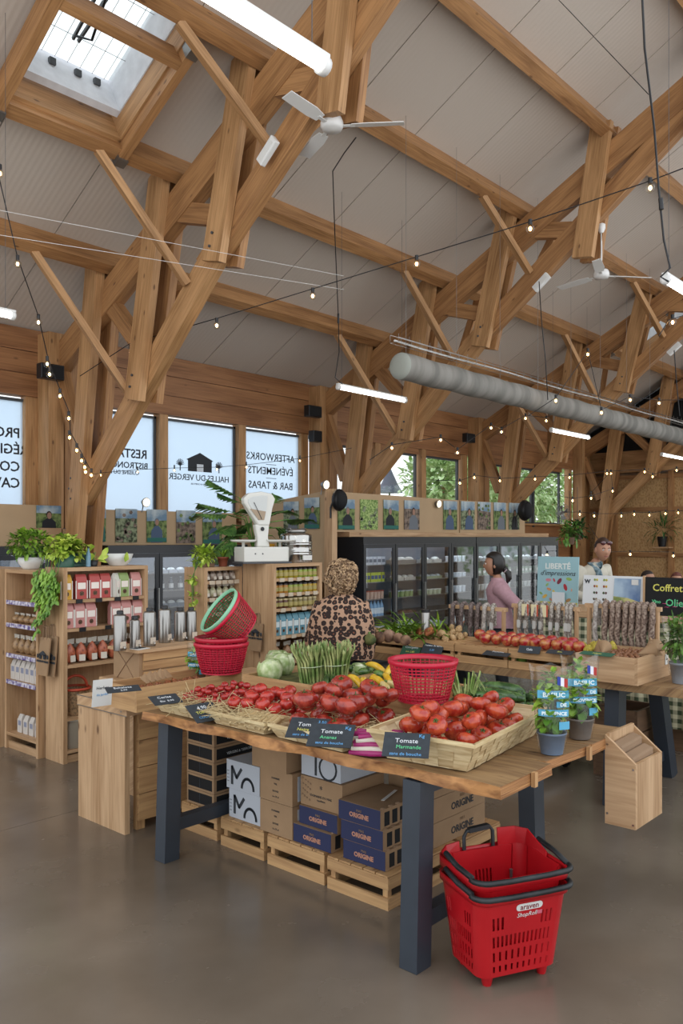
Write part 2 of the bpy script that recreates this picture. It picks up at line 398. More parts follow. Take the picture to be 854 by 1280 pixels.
# end wall of oriented strand board on a timber grid
M['osb'] = mix2('strand_board', 'a27a4c', 'c9a674', scale=26, lo=.1, hi=.75, rough=.7, kind='voronoi', stretch=(1, 1, .6), c3='b58a58')
we = tag(MB().box(EX+.06, EX+.3, 4.7, W+.3, 0, 3.62).box(EX+.06, EX+.3, -2.5, .8, 0, 3.62).build('wall_end', M['kraftd']), kind='structure')
py = [9.5, 8.74, 7.33, 6.0, 4.7, 3.4, 2.1, .8, -.5, -1.8]
pz = [0, 1.42, 2.50, 3.28, 3.42]
for i in [k for k in range(len(py)-1) if k not in (4, 5, 6)]:
    for j in range(3): MB().box(EX+.02, EX+.06, py[i+1]+.003, py[i]-.003, pz[j]+.003, pz[j+1]-.003).build('panel', M['osb'], we)
for y in [q for q in py[1:] if q not in (3.4, 2.1)]: MB().box(EX-.08, EX+.02, y-.06, y+.06, 0, 3.6).build('post', M['beam'], we)
for z in (1.38, 2.5, 3.3):
    for y0, y1 in ((-2.2, .8), (4.7, 9.5)): MB().box(EX-.04, EX+.02, y0, y1, z-.05, z+.05).build('rail', M['beam'], we)
wg = tag(empty('window_19'), kind='structure')               # glazed garden front that the fridge doors mirror
for y in (.8, 2.1, 3.4, 4.64): MB().box(EX-.02, EX+.06, y, y+.06, 0, 3.42).build('mullion', M['frame'], wg)
for y in (.86, 2.16, 3.46): MB().quad((EX+.02, y, .05), (EX+.02, y+1.2, .05), (EX+.02, y+1.2, 3.4), (EX+.02, y, 3.4)).build('pane', M['glass'], wg)
MB().box(EX-.12, EX+.06, -2.4, 9.6, 3.42, 3.95).build('lintel', M['beamb'], we)
tag(MB().prism([(EX+.1, -2.4, 3.9), (EX+.1, W+.2, 3.9), (EX+.1, W+.2, 4.3), (EX+.1, 0, roofz(0)), (EX+.1, -2.4, roofz(0)-1.2)], (.05, 0, 0)).build('wall_dark_opening', plain('mezzanine_dark', '1d1c1c', .8, noise=.3, nscale=3)), kind='structure')  # sheet coloured black for the shade of the open mezzanine beyond

# roof: white profiled steel decking in sheets, seen from below
M['deck'] = _m = bpy.data.materials.new('white_decking'); _m.use_nodes = True; nt = _m.node_tree; b = nt.nodes['Principled BSDF']
b.inputs['Base Color'].default_value = (*srgb('beb3a7'), 1); b.inputs['Roughness'].default_value = .5
t = nt.nodes.new('ShaderNodeTexCoord'); wv = nt.nodes.new('ShaderNodeTexWave'); wv.bands_direction = 'X'; wv.inputs['Scale'].default_value = 5.2; wv.wave_profile = 'SIN'
nt.links.new(t.outputs['Object'], wv.inputs[0]); _bump(nt, b, wv.outputs[0], .16, .01)
SK = [(3.35, 4.5), (15.9, 17.2)]; SKV = (5.85, 7.0)
ce = empty('ceiling', kind='structure'); pitch = math.atan(.54)
def deck(u0, u1, v0, v1):
    MB().prism([(u0, v0, roofz(v0)), (u1, v0, roofz(v0)), (u1, v1, roofz(v1)), (u0, v1, roofz(v1))], (0, 0, .05)).build('panel', M['deck'], ce)
edges = [-.6+1.03*i for i in range(21)]
for i in range(20):
    u0, u1 = edges[i]+.006, edges[i+1]-.006; cuts = [(u0, u1)]
    hit = [s for s in SK if s[0] < u1 and s[1] > u0]
    if not hit: deck(u0, u1, -.3, W+.2); continue
    deck(u0, u1, -.3, SKV[0]); deck(u0, u1, SKV[1], W+.2); s = hit[0]
    if u0 < s[0]: deck(u0, s[0], SKV[0], SKV[1])
    if u1 > s[1]: deck(s[1], u1, SKV[0], SKV[1])
MB().prism([(-.6, -.3, roofz(-.3)+.07), (SK[0][0]-.1, -.3, roofz(-.3)+.07), (SK[0][0]-.1, W+.2, roofz(W+.2)+.07), (-.6, W+.2, roofz(W+.2)+.07)], (0, 0, .04)).build('insulation', M['blackmat'], ce)
for (ua, ub, va, vb) in [(SK[0][1]+.1, SK[1][0]-.1, -.3, W+.2), (SK[1][1]+.1, 20.3, -.3, W+.2), (SK[0][0]-.1, SK[0][1]+.1, -.3, SKV[0]-.1), (SK[0][0]-.1, SK[0][1]+.1, SKV[1]+.1, W+.2), (SK[1][0]-.1, SK[1][1]+.1, -.3, SKV[0]-.1), (SK[1][0]-.1, SK[1][1]+.1, SKV[1]+.1, W+.2)]:
    MB().prism([(ua, va, roofz(va)+.07), (ub, va, roofz(va)+.07), (ub, vb, roofz(vb)+.07), (ua, vb, roofz(vb)+.07)], (0, 0, .04)).build('insulation', M['blackmat'], ce)
PV = [8.25, 7.0, 5.72, 4.48, 3.2, 1.9, .5]
rn = V3((0, .54, 1)).normalized()
for v in PV:
    MB().beam((-.6, v, roofz(v)-.13), (EX, v, roofz(v)-.13), .14, .26, rn).build('purlin', M['beam'], ce)
# skylights: boarded wells with wired glazing
for n_, (u0, u1) in enumerate(SK):
    sk = empty('window_%d' % (20+n_), kind='structure'); v0, v1 = SKV
    z = lambda v, o=0.: roofz(v)+o
    for (p, q) in (((u0, v0), (u1, v0)), ((u0, v1), (u1, v1)), ((u0, v0), (u0, v1)), ((u1, v0), (u1, v1))):
        MB().beam((p[0], p[1], z(p[1], .05)), (q[0], q[1], z(q[1], .05)), .05, .40, rn, .03).build('well_board', M['beamb'], sk)
        MB().beam((p[0], p[1], z(p[1], .31)), (q[0], q[1], z(q[1], .31)), .075, .42, rn, .03).build('upstand', plain('white_grp', 'd8dade', .7, noise=.08, nscale=9), sk)
    for (p, q) in (((u0-.04, v0+.02), (u0-.04, v1)), ((u1+.04, v0+.02), (u1+.04, v1))):
        MB().beam((p[0], p[1], z(p[1], -.2)), (q[0], q[1], z(q[1], -.2)), .09, .2, rn).build('trimmer', M['beam'], sk)
        for (uu, vv) in (p, q): MB().obox((uu, vv, z(vv, -.22)), (.055, 0, 0), (0, .045, -.02), (0, .04, .09)).build('joist_hanger', M['greymetal'], sk)
    MB().beam((u0, v0+.17, z(v0+.17, -.2)), (u1, v0+.17, z(v0+.17, -.2)), .09, .2, rn).build('trimmer', M['beam'], sk)
    MB().prism([(u0, v0, z(v0, .48)), (u1, v0, z(v0, .48)), (u1, v1, z(v1, .48)), (u0, v1, z(v1, .48))], (0, 0, .02)).build('pane', M['glass'], sk)
    g = MB()
    for k in range(1, 9): g.beam((u0+k*(u1-u0)/9, v0, z(v0, .46)), (u0+k*(u1-u0)/9, v1, z(v1, .46)), .004, .004)
    for k in range(1, 5): v = v0+k*(v1-v0)/5; g.beam((u0, v, z(v, .46)), (u1, v, z(v, .46)), .004, .004)
    g.build('wire_grid', M['greymetal'], sk)
    um = (u0+u1)/2
    for du in (-.06, .07): MB().beam((um+du*.4, v1-.25, z(v1-.25, .40)), (um+du, v0+.03, z(v0+.03, .35)), .022, .03).build('opening_strut', M['frame'], sk)
    MB().tube([(um-.03, v1-.3, z(v1-.3, .38)), (um+.03, (v0+v1)/2+.1, z((v0+v1)/2+.1, .2)), (um-.02, v0+.2, z(v0+.2, .36))], .012).build('gas_spring', M['black'], sk)
    for du in (-.33, -.1, .16, .36): MB().box(um+du-.03, um+du+.03, v1-.04, v1+.0, z(v1, .36), z(v1, .42)).build('clip', M['frame'], sk)

# ------------------------------------------------------------------ the four timber frames standing like trees along the windows
def truss(u, n_):
    labs = ['branching timber frame at the frosted RESTAURANT window, its foot behind the pink packet shelf',
            'branching timber frame beside the BAR & TAPAS window, in front of the duct end cap',
            'branching timber frame whose foot stands beyond the ponytailed woman by the leafy windows',
            'branching timber frame closest to the strand board end wall']
    T = empty('timber_truss', (u, 0, 0), 0, labs[n_], 'truss', 'tree-like timber frames')
    def b(name, a, c, w, h, du=0., ext=0., m='beam'):
        return MB().beam((du, a[0], a[1]), (du, c[0], c[1]), w, h, (0, 0, 1) if abs(a[0]-c[0]) > .6*abs(a[1]-c[1]) else (0, 1, 0), ext).build(name, M[m], T)
    b('rafter', (9.5, 3.91), (-.3, 3.91+.53*9.8), .14, .34)
    # main leaning column and its twin cheeks
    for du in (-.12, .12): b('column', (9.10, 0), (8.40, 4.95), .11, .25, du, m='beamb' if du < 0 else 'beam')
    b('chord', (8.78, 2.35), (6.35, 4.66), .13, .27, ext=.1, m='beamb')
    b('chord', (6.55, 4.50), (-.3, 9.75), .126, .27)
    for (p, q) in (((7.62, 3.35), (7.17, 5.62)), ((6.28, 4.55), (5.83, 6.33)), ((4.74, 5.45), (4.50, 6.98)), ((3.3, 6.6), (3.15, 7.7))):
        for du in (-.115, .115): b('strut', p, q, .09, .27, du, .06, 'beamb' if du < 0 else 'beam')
    b('web', (7.30, 5.28), (6.15, 4.92), .12, .2)
    b('web', (5.75, 6.0), (4.75, 5.78), .12, .2)
    b('web', (8.40, 4.62), (7.62, 3.85), .12, .18)
    b('web', (9.42, 3.98), (8.92, 2.75), .12, .18)
    if u < 19:
        for (lo, hi) in (((7.84, 3.45), 8.25), ((6.78, 4.42), 7.0), ((5.55, 5.42), 5.72)):
            for sg in (-1, 1):
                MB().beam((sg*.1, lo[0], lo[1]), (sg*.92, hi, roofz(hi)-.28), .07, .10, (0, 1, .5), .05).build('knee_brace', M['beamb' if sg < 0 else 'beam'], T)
    g = MB()
    for (p, k) in (((7.6, 3.55), 2), ((6.25, 4.75), 2), ((8.85, 2.5), 3), ((9.0, 1.9), 2)):
        for j in range(k): g.cyl((-.18, p[0]+.04*(j % 2), p[1]-.12*j), (-.165, p[0]+.04*(j % 2), p[1]-.12*j), .014, n=6)
    tag(g.build('bolt', M['frame'], T), kind='stuff')
    return T
for i, u in enumerate(BAY[1:]): truss(u, i)
# ================================================================== SHARED SMALL BUILDERS
LEAFM = {}
def leafmat(n, a, b_): 
    if n not in LEAFM:
        m = mix2(n, a, b_, scale=9, rough=.5, kind='noise'); LEAFM[n] = m
    return LEAFM[n]
LM = dict(basil=('basil_leaf', '4f7a22', '93b63c'), dark=('dark_leaf', '24401c', '4c7430'), lime=('lime_leaf', '8fae34', 'c2d25a'), mid=('mid_leaf', '3f6a26', '6f9a3e'), tree=('tree_leaf', '8fb46a', 'd0e2b0'))
def leaf_shape(mb, p, d, up, L, Wd, curl=.25):
    d = V3(d).normalized(); sd = d.cross(V3(up)); sd = sd.normalized() if sd.length > 1e-4 else d.orthogonal(); n = sd.cross(d).normalized(); p = V3(p)
    a = [p, p+d*L*.35+sd*Wd/2+n*Wd*.18, p+d*L*.75+sd*Wd*.36-n*L*curl*.4, p+d*L-n*L*curl, p+d*L*.75-sd*Wd*.36-n*L*curl*.4, p+d*L*.35-sd*Wd/2+n*Wd*.18, p+d*L*.5-n*L*curl*.1]
    mb._add(a, [(0, 1, 6), (1, 2, 6), (2, 3, 6), (3, 4, 6), (4, 5, 6), (5, 0, 6)], None, True)
def rdir(zb=0.):
    while 1:
        v = V3((random.uniform(-1, 1), random.uniform(-1, 1), random.uniform(-1, 1)+zb))
        if .1 < v.length < 1.4: return v.normalized()
def foliage(parent, c, r, n, L, Wd, m, zb=.2, shell=.5, name='foliage'):
    mb = MB(); c = V3(c)
    for _ in range(n):
        d = rdir(zb); k = random.uniform(shell, 1); p = c+V3((d.x*r[0], d.y*r[1], d.z*r[2]))*k
        leaf_shape(mb, p, (d+rdir()*.8), UZ, L*random.uniform(.7, 1.25), Wd*random.uniform(.7, 1.2))
    return tag(mb.build(name, leafmat(*LM[m]), parent), kind='stuff')
def stems(parent, c, top, n, spread, m='mid', r=.003, name='stems'):
    mb = MB(); c = V3(c); top = V3(top)
    for _ in range(n):
        e = top+V3((random.uniform(-1, 1)*spread, random.uniform(-1, 1)*spread, random.uniform(-.5, .3)*spread)); mb.tube([c, (c+e)/2+V3((random.uniform(-1, 1)*spread*.2,)*2+(0,)), e], r, 4)
    return mb.build(name, leafmat(*LM[m]), parent)
def lpt(root, p): return root.matrix_world.inverted() @ V3(p)

# ================================================================== ALONG THE WINDOW WALL
def fridge(name, label, u0, v0, n, zt, dep=.6, body='black', dw=.70, zb=.06):
    T = empty(name, (u0, v0, 0), 0, label, 'fridge', 'glass door fridges'); w = n*dw; B = M['fridgebody']
    c = MB(); c.box(0, .035, 0, dep, zb, zt); c.box(w-.035, w, 0, dep, zb, zt); c.box(.035, w-.035, dep-.03, dep, zb, zt); c.box(.035, w-.035, 0, dep-.03, zb, zb+.1); c.box(.035, w-.035, .0, dep-.03, zt-.05, zt)
    c.build('carcass', B, T); MB().box(.036, w-.036, dep-.036, dep-.031, zb+.1, zt-.05).build('brightening_panel', plain('fridge_brightening_grey', '6d747c', .5), T)  # grey back panel added to make the inside look brighter
    MB().box(0, w, -.02, -.001, zt-.10, zt).build('header', B, T)
    MB().box(.02, w-.02, .04, dep-.04, 0, zb).build('plinth', M['blackmat'], T)
    zs = [zb+.14+(zt-.30-zb)*k/6 for k in range(6)]
    for z in zs: 
        s = MB().box(.04, w-.04, .07, dep-.035, z, z+.012).build('shelf', M['greymetal'], T)
    for i in range(n):
        a, b_ = i*dw+.006, (i+1)*dw-.006; d = MB()
        d.box(a, a+.05, -.022, -.002, zb+.1, zt-.101); d.box(b_-.05, b_, -.022, -.002, zb+.1, zt-.101); d.box(a+.05, b_-.05, -.022, -.002, zb+.1, zb+.15); d.box(a+.05, b_-.05, -.022, -.002, zt-.155, zt-.101)
        dd = d.build('door', B, T)
        MB().quad((a+.05, -.012, zb+.15), (b_-.05, -.012, zb+.15), (b_-.05, -.012, zt-.155), (a+.05, -.012, zt-.155)).build('pane', M['fridgeglass'], dd)
        MB().beam((b_-.025, -.055, .75), (b_-.025, -.055, 1.15), .018, .018).beam((b_-.025, -.055, .77), (b_-.025, -.02, .77), .015, .015).beam((b_-.025, -.055, 1.13), (b_-.025, -.02, 1.13), .015, .015).build('handle', M['greymetal'], dd)
        MB().box(a+.05, b_-.05, .05, .07, zt-.09, zt-.07).build('hidden_light_bar', M['fridgelight'], T); MB().box(b_-.056, b_-.050, .0, .006, zb+.2, zt-.2).build('unlit_strip', M['chrome'], T)  # hidden top bar added to light shelves; chrome strips stand in for lit ones
    return T, zs
M['fridgebody'] = plain('fridge_black', '1c1f24', .35)
M['fridgelight'] = plain('fridge_led', 'ffffff', .4, emit='e6f0ff', es=18.)
FR1, zs1 = fridge('display_fridge', 'black four-door display fridge stocked with bottles, tubs and cartons beside the curly-haired shopper', 8.515, 7.26, 4, 1.81)
FR2, zs2 = fridge('display_fridge', 'black four-door display fridge with green window reflections behind the ponytailed woman', 11.33, 7.26, 4, 1.81)
FR3, zs3 = fridge('display_fridge', 'low dark fridge along the windows behind the pink packet shelf and steel dispensers', 5.60, 8.90, 3, 1.70, .5, dw=.76)
FR4, zs4 = fridge('display_fridge', 'low dark fridge below the farmer picture, behind the bushy basil bowl', 2.75, 8.90, 3, 1.70, .5)

# fridge stock --------------------------------------------------
def prod_bottle(c1, h=.2, r=.032, c2='e8e8e8', lab=None):
    mb = MB(); mb.lathe((0, 0, 0), [(r, 0), (r, h*.62), (r*.45, h*.82), (r*.42, h*.92)], 10); mb.m = 1; mb.lathe((0, 0, 0), [(r*.5, h*.92), (r*.5, h)], 8); mb.m = 2; mb.lathe((0, 0, 0), [(r+.001, h*.15), (r+.001, h*.5)], 10, caps=False)
    return mb, [plain('p_'+c1, c1, .25), plain('p_'+c2, c2, .5), plain('p_'+(lab or 'f2f2f0'), lab or 'f2f2f0', .6)]
def prod_tub(c1, h=.09, r=.045, c2='e9e9e6'):
    mb = MB(); mb.lathe((0, 0, 0), [(r*.85, 0), (r, h*.85)], 12); mb.m = 1; mb.lathe((0, 0, 0), [(r*1.05, h*.85), (r*1.05, h)], 12)
    return mb, [plain('p_'+c1, c1, .5), plain('p_'+c2, c2, .4)]
def prod_carton(c1, w=.07, d=.07, h=.12, c2='f0efe9'):
    mb = MB(); mb.box(-w/2, w/2, -d/2, d/2, 0, h); mb.m = 1; mb.box(-w/2+.006, w/2-.006, -d/2-.001, d/2+.001, h*.3, h*.7)
    return mb, [plain('p_'+c1, c1, .6), plain('p_'+c2, c2, .6)]
def prod_pack(c1, w=.13, d=.1, h=.05, c2='d8dcdc'):
    mb = MB(); mb.box(-w/2, w/2, -d/2, d/2, 0, h*.6); mb.m = 1; mb.ball((0, 0, h*.6), (w*.47, d*.45, h*.5), 8, 5)
    return mb, [plain('p_'+c1, c1, .5), plain('p_'+c2, c2, .35)]
def stock(name, cat, mk, T, u0, u1, z, n, label, group, dv=.14, jit=.006):
    mb, mats = mk; me = mb.mesh(name, mats)
    for i in range(n):
        o = bpy.data.objects.new(name, me); C.objects.link(o); x = u0+(u1-u0)*(i+.5)/n
        o.location = (T.location.x+x, T.location.y+dv+random.uniform(-jit, jit), z+.012); o.rotation_euler = (0, 0, random.uniform(-.15, .15))
        tag(o, label, cat, group)
def door_stock(T, zs, d, rows, dname, zo=0):
    ordn = ['lowest', 'second-lowest', 'third', 'fourth', 'second-highest', 'highest']
    for k, row in rows.items():
        name, cat, mk, n, what = row
        stock(name, cat, mk, T, d*.7+.07, d*.7+.62, zs[k], n, '%s on the %s shelf behind %s' % (what, ordn[k], dname), '%s, %s shelf, %s' % (cat, ordn[k], dname))
D1 = 'the door beside the shopper'; D2 = 'the second door from the shopper'; D3 = 'the third door from the shopper'; D4 = 'the fourth door from the shopper'
door_stock(FR1, zs1, 0, {5: ('carton', 'carton', prod_carton('b9bcc2', .085, .08, .11, '5c6470'), 6, 'pale grey carton'), 4: ('drink_can', 'can', prod_carton('b8c43a', .07, .07, .13, '33507e'), 7, 'lime and navy drink pack'),
    3: ('tub', 'tub', prod_tub('d9b5a0', .12, .036, 'b05a48'), 7, 'salmon coloured tub'), 2: ('milk_bottle', 'bottle', prod_bottle('8fb4d6', .23, .038, '3c6fb0', 'e9f0f6'), 7, 'pale blue milk bottle'),
    1: ('tub', 'tub', prod_tub('e3e3e0', .1, .05, 'c9cdd6'), 5, 'plain white tub'), 0: ('milk_bottle', 'bottle', prod_bottle('a9c0d4', .17, .04, 'd24a3a'), 6, 'red-capped pale bottle')}, D1)
door_stock(FR1, zs1, 1, {5: ('wrapped_loaf', 'packet', prod_pack('77716a', .2, .12, .09, 'a7a39b'), 3, 'grey wrapped packet'), 4: ('packet', 'packet', prod_pack('b8b2a8', .15, .1, .07, 'c3c1ba'), 4, 'pale vacuum packet'),
    3: ('tub', 'tub', prod_tub('8fa56a', .09, .045, 'b7c3c3'), 5, 'green based tub'), 2: ('packet', 'packet', prod_pack('5e3b2c', .2, .12, .04, '6b4434'), 3, 'dark meat packet'),
    1: ('bottle', 'bottle', prod_bottle('9aa7a6', .14, .03, 'd7d7d2'), 7, 'small clear bottle'), 0: ('bottle', 'bottle', prod_bottle('caa12a', .16, .035, 'e8c44a'), 6, 'yellow juice bottle')}, D2)
door_stock(FR1, zs1, 2, {5: ('cheese', 'cheese', prod_pack('b6b4ac', .22, .12, .08, 'c9c9c2'), 2, 'wrapped round cheese'), 4: ('packet', 'packet', prod_pack('8e9a7a', .14, .1, .06, 'aab6bb'), 4, 'grey-green packet'),
    3: ('tub', 'tub', prod_tub('b9bfa2', .08, .05, 'e6e6e0'), 5, 'squat pale tub'), 1: ('packet', 'packet', prod_pack('98a0a2', .17, .1, .09, 'c6cacb'), 3, 'silver packet'), 0: ('carton', 'carton', prod_carton('9fa6aa', .12, .1, .12, 'c4c8ca'), 4, 'silver grey carton')}, D3)
door_stock(FR1, zs1, 3, {5: ('yogurt_pot', 'pot', prod_tub('dfe4ea', .09, .04, 'f4f6f8'), 5, 'white yogurt pot'), 4: ('yogurt_pot', 'pot', prod_tub('cfd8e2', .07, .045, 'eef2f6'), 5, 'bluish white yogurt pot'), 3: ('yogurt_pot', 'pot', prod_tub('d3dbe4', .1, .04, 'e8edf2'), 5, 'tall white yogurt pot'), 1: ('carton', 'carton', prod_carton('b9c2cb', .1, .08, .1), 4, 'pale blue carton')}, D4)
for d in range(4):
    door_stock(FR2, zs2, d, {5: ('packet', 'packet', prod_pack('8f9598', .16, .1, .07), 3, 'pale packet'), 3: ('tub', 'tub', prod_tub('c8ccc8', .09, .045), 4, 'white lidded tub'), 4: ('carton', 'carton', prod_carton('9fb4a0', .1, .08, .11), 4, 'green-grey carton')}, 'door %s by the ponytailed woman' % ['one', 'two', 'three', 'four'][d])
for d in range(3):
    for k, (nm, mk, wh_) in {5: ('packet', prod_pack('c3c8d0', .14, .1, .07), 'pale packet'), 4: ('bottle', prod_bottle('4b5560', .17, .035, 'a8b0b8'), 'dark bottle'), 3: ('packet', prod_pack('7f8792', .14, .1, .08), 'slate grey packet')}.items():
        stock(nm, nm, mk, FR3, d*.76+.08, d*.76+.68, zs3[k], 4, '%s on the %s shelf of the low fridge, door %s' % (wh_, {5: 'top', 4: 'second', 3: 'third'}[k], ['one', 'two', 'three'][d]), 'low fridge stock %d %d' % (d, k))

# kraft picture boards on top of the fridges ------------------------------------
M['jacket'] = None
SK_ = plain('print_skin', 'a07c68', .8); SKY_ = mix2('print_sky', '6f8aa0', 'b9c4c6', scale=5, rough=.8); 
GREENS = [mix2('print_field', '2f4424', '7d8f55', scale=14, rough=.8, detail=8), mix2('print_orchard', '38402c', '8f9a78', scale=22, rough=.8, detail=8), mix2('print_soil', '4a4038', '8b7a6c', scale=18, rough=.8, detail=8), mix2('print_leafy', '5c7d3a', 'a9bd78', scale=40, rough=.8, detail=3)]
COAT = [plain('print_black_jacket', '23262b', .8), plain('print_blue_shirt', '4d5e78', .8), plain('print_grey_shirt', '6d737a', .8), plain('print_teal', '2f6a60', .8)]
HAIR = plain('print_hair', '3b3029', .8)
def picture(x0, x1, y0, y1, plane, label, bg=0, coat=0, person=True, band=False, seed=0):
    """printed portrait sheet pinned on a board; plane is ('v', value) or ('u', value)"""
    rnd = random.Random(seed); f = (lambda x, y: onv(x, y, plane[1])) if plane[0] == 'v' else (lambda x, y: onu(x, y, plane[1]))
    a, b_ = f(x0, (y0+y1)/2), f(x1, (y0+y1)/2); top, bot = f((x0+x1)/2, y0).z, f((x0+x1)/2, y1).z
    d = (b_-a); d.z = 0; w = d.length; d.normalize(); h = top-bot; nrm = V3((0, -1, 0)) if plane[0] == 'v' else V3((-1, 0, 0))
    T = empty('picture', (a.x, a.y, bot), 0, label, 'picture', 'printed farmer pictures'); o = V3((0, 0, 0)); P = lambda s, t, k: d*(s*w)+UZ*(t*h)+nrm*k
    MB().prism([P(0, 0, .003), P(1, 0, .003), P(1, 1, .003), P(0, 1, .003)], nrm*.006).build('sheet', GREENS[bg], T)
    if bg != 3: MB().prism([P(0, .62+.1*rnd.random(), .0092), P(1, .62+.1*rnd.random(), .0092), P(1, 1, .0092), P(0, 1, .0092)], nrm*.0006).build('printed_sky', SKY_, T)
    if person:
        cx = .42+.2*rnd.random(); E = lambda cx, cy, rx, ry, k, n=14: [P(cx+rx*math.cos(2*PI*i/n)/1., cy+ry*math.sin(2*PI*i/n), k) for i in range(n)]
        asp = w/h
        MB().prism([P(cx-.30, 0, .0102), P(cx+.30, 0, .0102), P(cx+.27, .36, .0102), P(cx+.1, .50, .0102), P(cx-.1, .50, .0102), P(cx-.27, .36, .0102)], nrm*.0006).build('printed_torso', COAT[coat], T)
        MB().prism(E(cx, .635, .115, .118*asp*1.25, .0108), nrm*.0004).build('printed_hair', HAIR if rnd.random() < .6 else COAT[2], T)
        MB().prism(E(cx+.01, .605, .09, .095*asp*1.3, .0114), nrm*.0006).build('printed_face', SK_, T)
    else:
        g = MB()
        for _ in range(14):
            s, t = rnd.random()*.9+.05, rnd.random()*.85+.05; g.prism([P(min(.98, s+.09*math.cos(2*PI*i/6)), min(.98, t+.06*math.sin(2*PI*i/6)), .0102) for i in range(6)], nrm*.0006)
        tag(g.build('printed_crop', GREENS[(bg+1) % 3], T), kind='stuff')
    if band: MB().prism([P(.02, .02, .0125), P(.98, .02, .0125), P(.98, .14, .0125), P(.02, .14, .0125)], nrm*.0006).build('caption_band', COAT[3], T)
    return T
def board(name, label, pts, off):
    o = MB().prism(pts, off).build(name, M['bannerboard']); return tag(o, label, 'board')
board('picture_board', 'kraft picture board over the low fridge, ending at the timber foot by the basil bowl', [(2.75, 9.30, 1.702), (4.92, 9.30, 1.702), (4.92, 9.30, 2.19), (2.75, 9.30, 2.19)], (0, .02, 0))
board('picture_board', 'kraft board with four farm pictures below the RESTAURANT and HALLES windows', [(5.56, 9.30, 1.702), (8.03, 9.30, 1.702), (8.03, 9.30, 2.16), (5.56, 9.30, 2.16)], (0, .02, 0))
pb = board('picture_board', 'kraft return board with two portraits behind the steel drum', [(8.10, 7.56, 1.2), (8.10, 9.26, 1.2), (8.10, 9.26, 2.24), (8.10, 7.56, 2.43)], (.02, 0, 0))
board('picture_board', 'long kraft board with portraits above the display fridges', [(8.13, 7.56, 1.88), (11.30, 7.56, 1.88), (11.30, 7.56, 2.41), (8.13, 7.56, 2.43)], (0, .02, 0))
board('picture_board', 'kraft board with portraits above the fridge behind the ponytailed woman', [(11.33, 7.56, 1.88), (13.45, 7.56, 1.88), (13.45, 7.56, 2.41), (11.33, 7.56, 2.41)], (0, .02, 0))
tag(MB().box(8.50, 14.2, 7.48, 7.72, 1.812, 1.878).build('support_rail', M['pine']), 'long pine rail lying on the display fridges under the picture boards', 'rail')
tag(MB().box(8.06, 8.16, 7.40, 7.54, 0, 2.45).build('corner_post', M['pine']), 'square pine post at the corner of the picture boards', 'post')
for i, (x0, x1, y0, y1, bg, co, pe, bd, lab) in enumerate([
    (45, 76, 632, 664, 0, 0, True, False, 'picture of a man in a black jacket above the basil bowl'),
    (124, 132, 635, 677, 0, 3, True, False, 'narrow picture half hidden behind the timber foot'),
    (144, 171, 636, 678, 1, 0, False, False, 'picture of orchard branches under the BISTRONOMIQUE window'),
    (183, 208, 637, 678, 0, 1, True, True, 'portrait in a blue shirt between the orchard and the furrow pictures'),
    (220, 244, 638, 679, 2, 0, False, False, 'picture of grey dry crop rows under the HALLES DU VERGER window'),
    (253, 277, 640, 680, 0, 1, True, True, 'portrait of a person in blue next to the big leafy plant')]):
    picture(x0, x1, y0, y1, ('v', 9.295), lab, bg, co, pe, bd, i)
picture(355, 374, 627, 662, ('u', 8.092), 'smaller portrait behind the antique scale', 1, 2, True, False, 11)
picture(381, 400, 622, 661, ('u', 8.092), 'portrait in a blue checked shirt above the steel drum', 0, 1, True, True, 12)
for i, (x0, x1, bg, co, pe, bd, lab) in enumerate([
    (422, 443, 0, 0, True, True, 'dark portrait just beside the oval black loudspeaker'), (450, 472, 3, 0, False, False, 'picture of plain bright green leaves above the fridges'),
    (479, 498, 0, 0, True, True, 'portrait in black next to the bright green leaf picture'), (505, 524, 2, 2, True, False, 'greyish picture fourth along the long board'),
    (554, 571, 0, 1, True, False, 'blue toned portrait under the small clip lamp'), (576, 593, 1, 1, True, False, 'bluish portrait second on the farther board'),
    (597, 613, 2, 3, False, False, 'mottled brown picture on the farther board'), (617, 632, 0, 2, True, False, 'grey-blue portrait on the farther board, next to last'), (636, 649, 1, 0, True, False, 'last narrow portrait by the second black loudspeaker')]):
    picture(x0, x1, 624+i*.6, 662, ('v', 7.555), lab, bg, co, pe, bd, 20+i)

# loudspeakers, spots and small lamps -------------------------------------------
def rig_box(p, label, s=.15):
    T = empty('wall_speaker', p, 0, label, 'speaker'); MB().box(-s, s, -.12, 0, -.09, .09).build('body', M['black'], T, bev=.01)
    MB().box(-s+.02, s-.02, -.126, -.12, -.07, .07).build('grille', M['blackmat'], T); MB().box(-.02, .02, 0, .09, -.03, .03).build('bracket', M['greymetal'], T); return T
rig_box(onv(388, 515, 9.22), 'black box speaker near the top of the post beside BAR & TAPAS')
rig_box(onv(391, 546, 9.22), 'lower black box speaker on the post beside BAR & TAPAS', .10)
rig_box(onv(60, 466, 9.22), 'black box speaker on the first post between the frosted windows')
rig_box(onv(583, 548, 9.22), 'black box speaker on the post before the leafy windows')
rig_box(onv(688, 573, 9.22), 'black box speaker high on the last window post')
def oval_speaker(p, label, s=1.):
    T = empty('loudspeaker', p, .4, label, 'speaker'); MB().ball((0, 0, 0), (.11*s, .10*s, .15*s), 14, 10).build('shell', M['black'], T)
    MB().ball((-.02*s, -.03*s, 0), (.095*s, .09*s, .13*s), 14, 10).build('grille', M['blackmat'], T); MB().tube([(0, .08*s, 0), (0, .12*s, -.1*s), (0, .12*s, -.24*s)], .012).build('bracket', M['black'], T)
oval_speaker(at(424, 625, 10.9), 'oval black loudspeaker on the corner of the picture boards above the shopper')
oval_speaker(at(656, 638, 14.6), 'oval black loudspeaker over the last picture near the fan', 1.25)
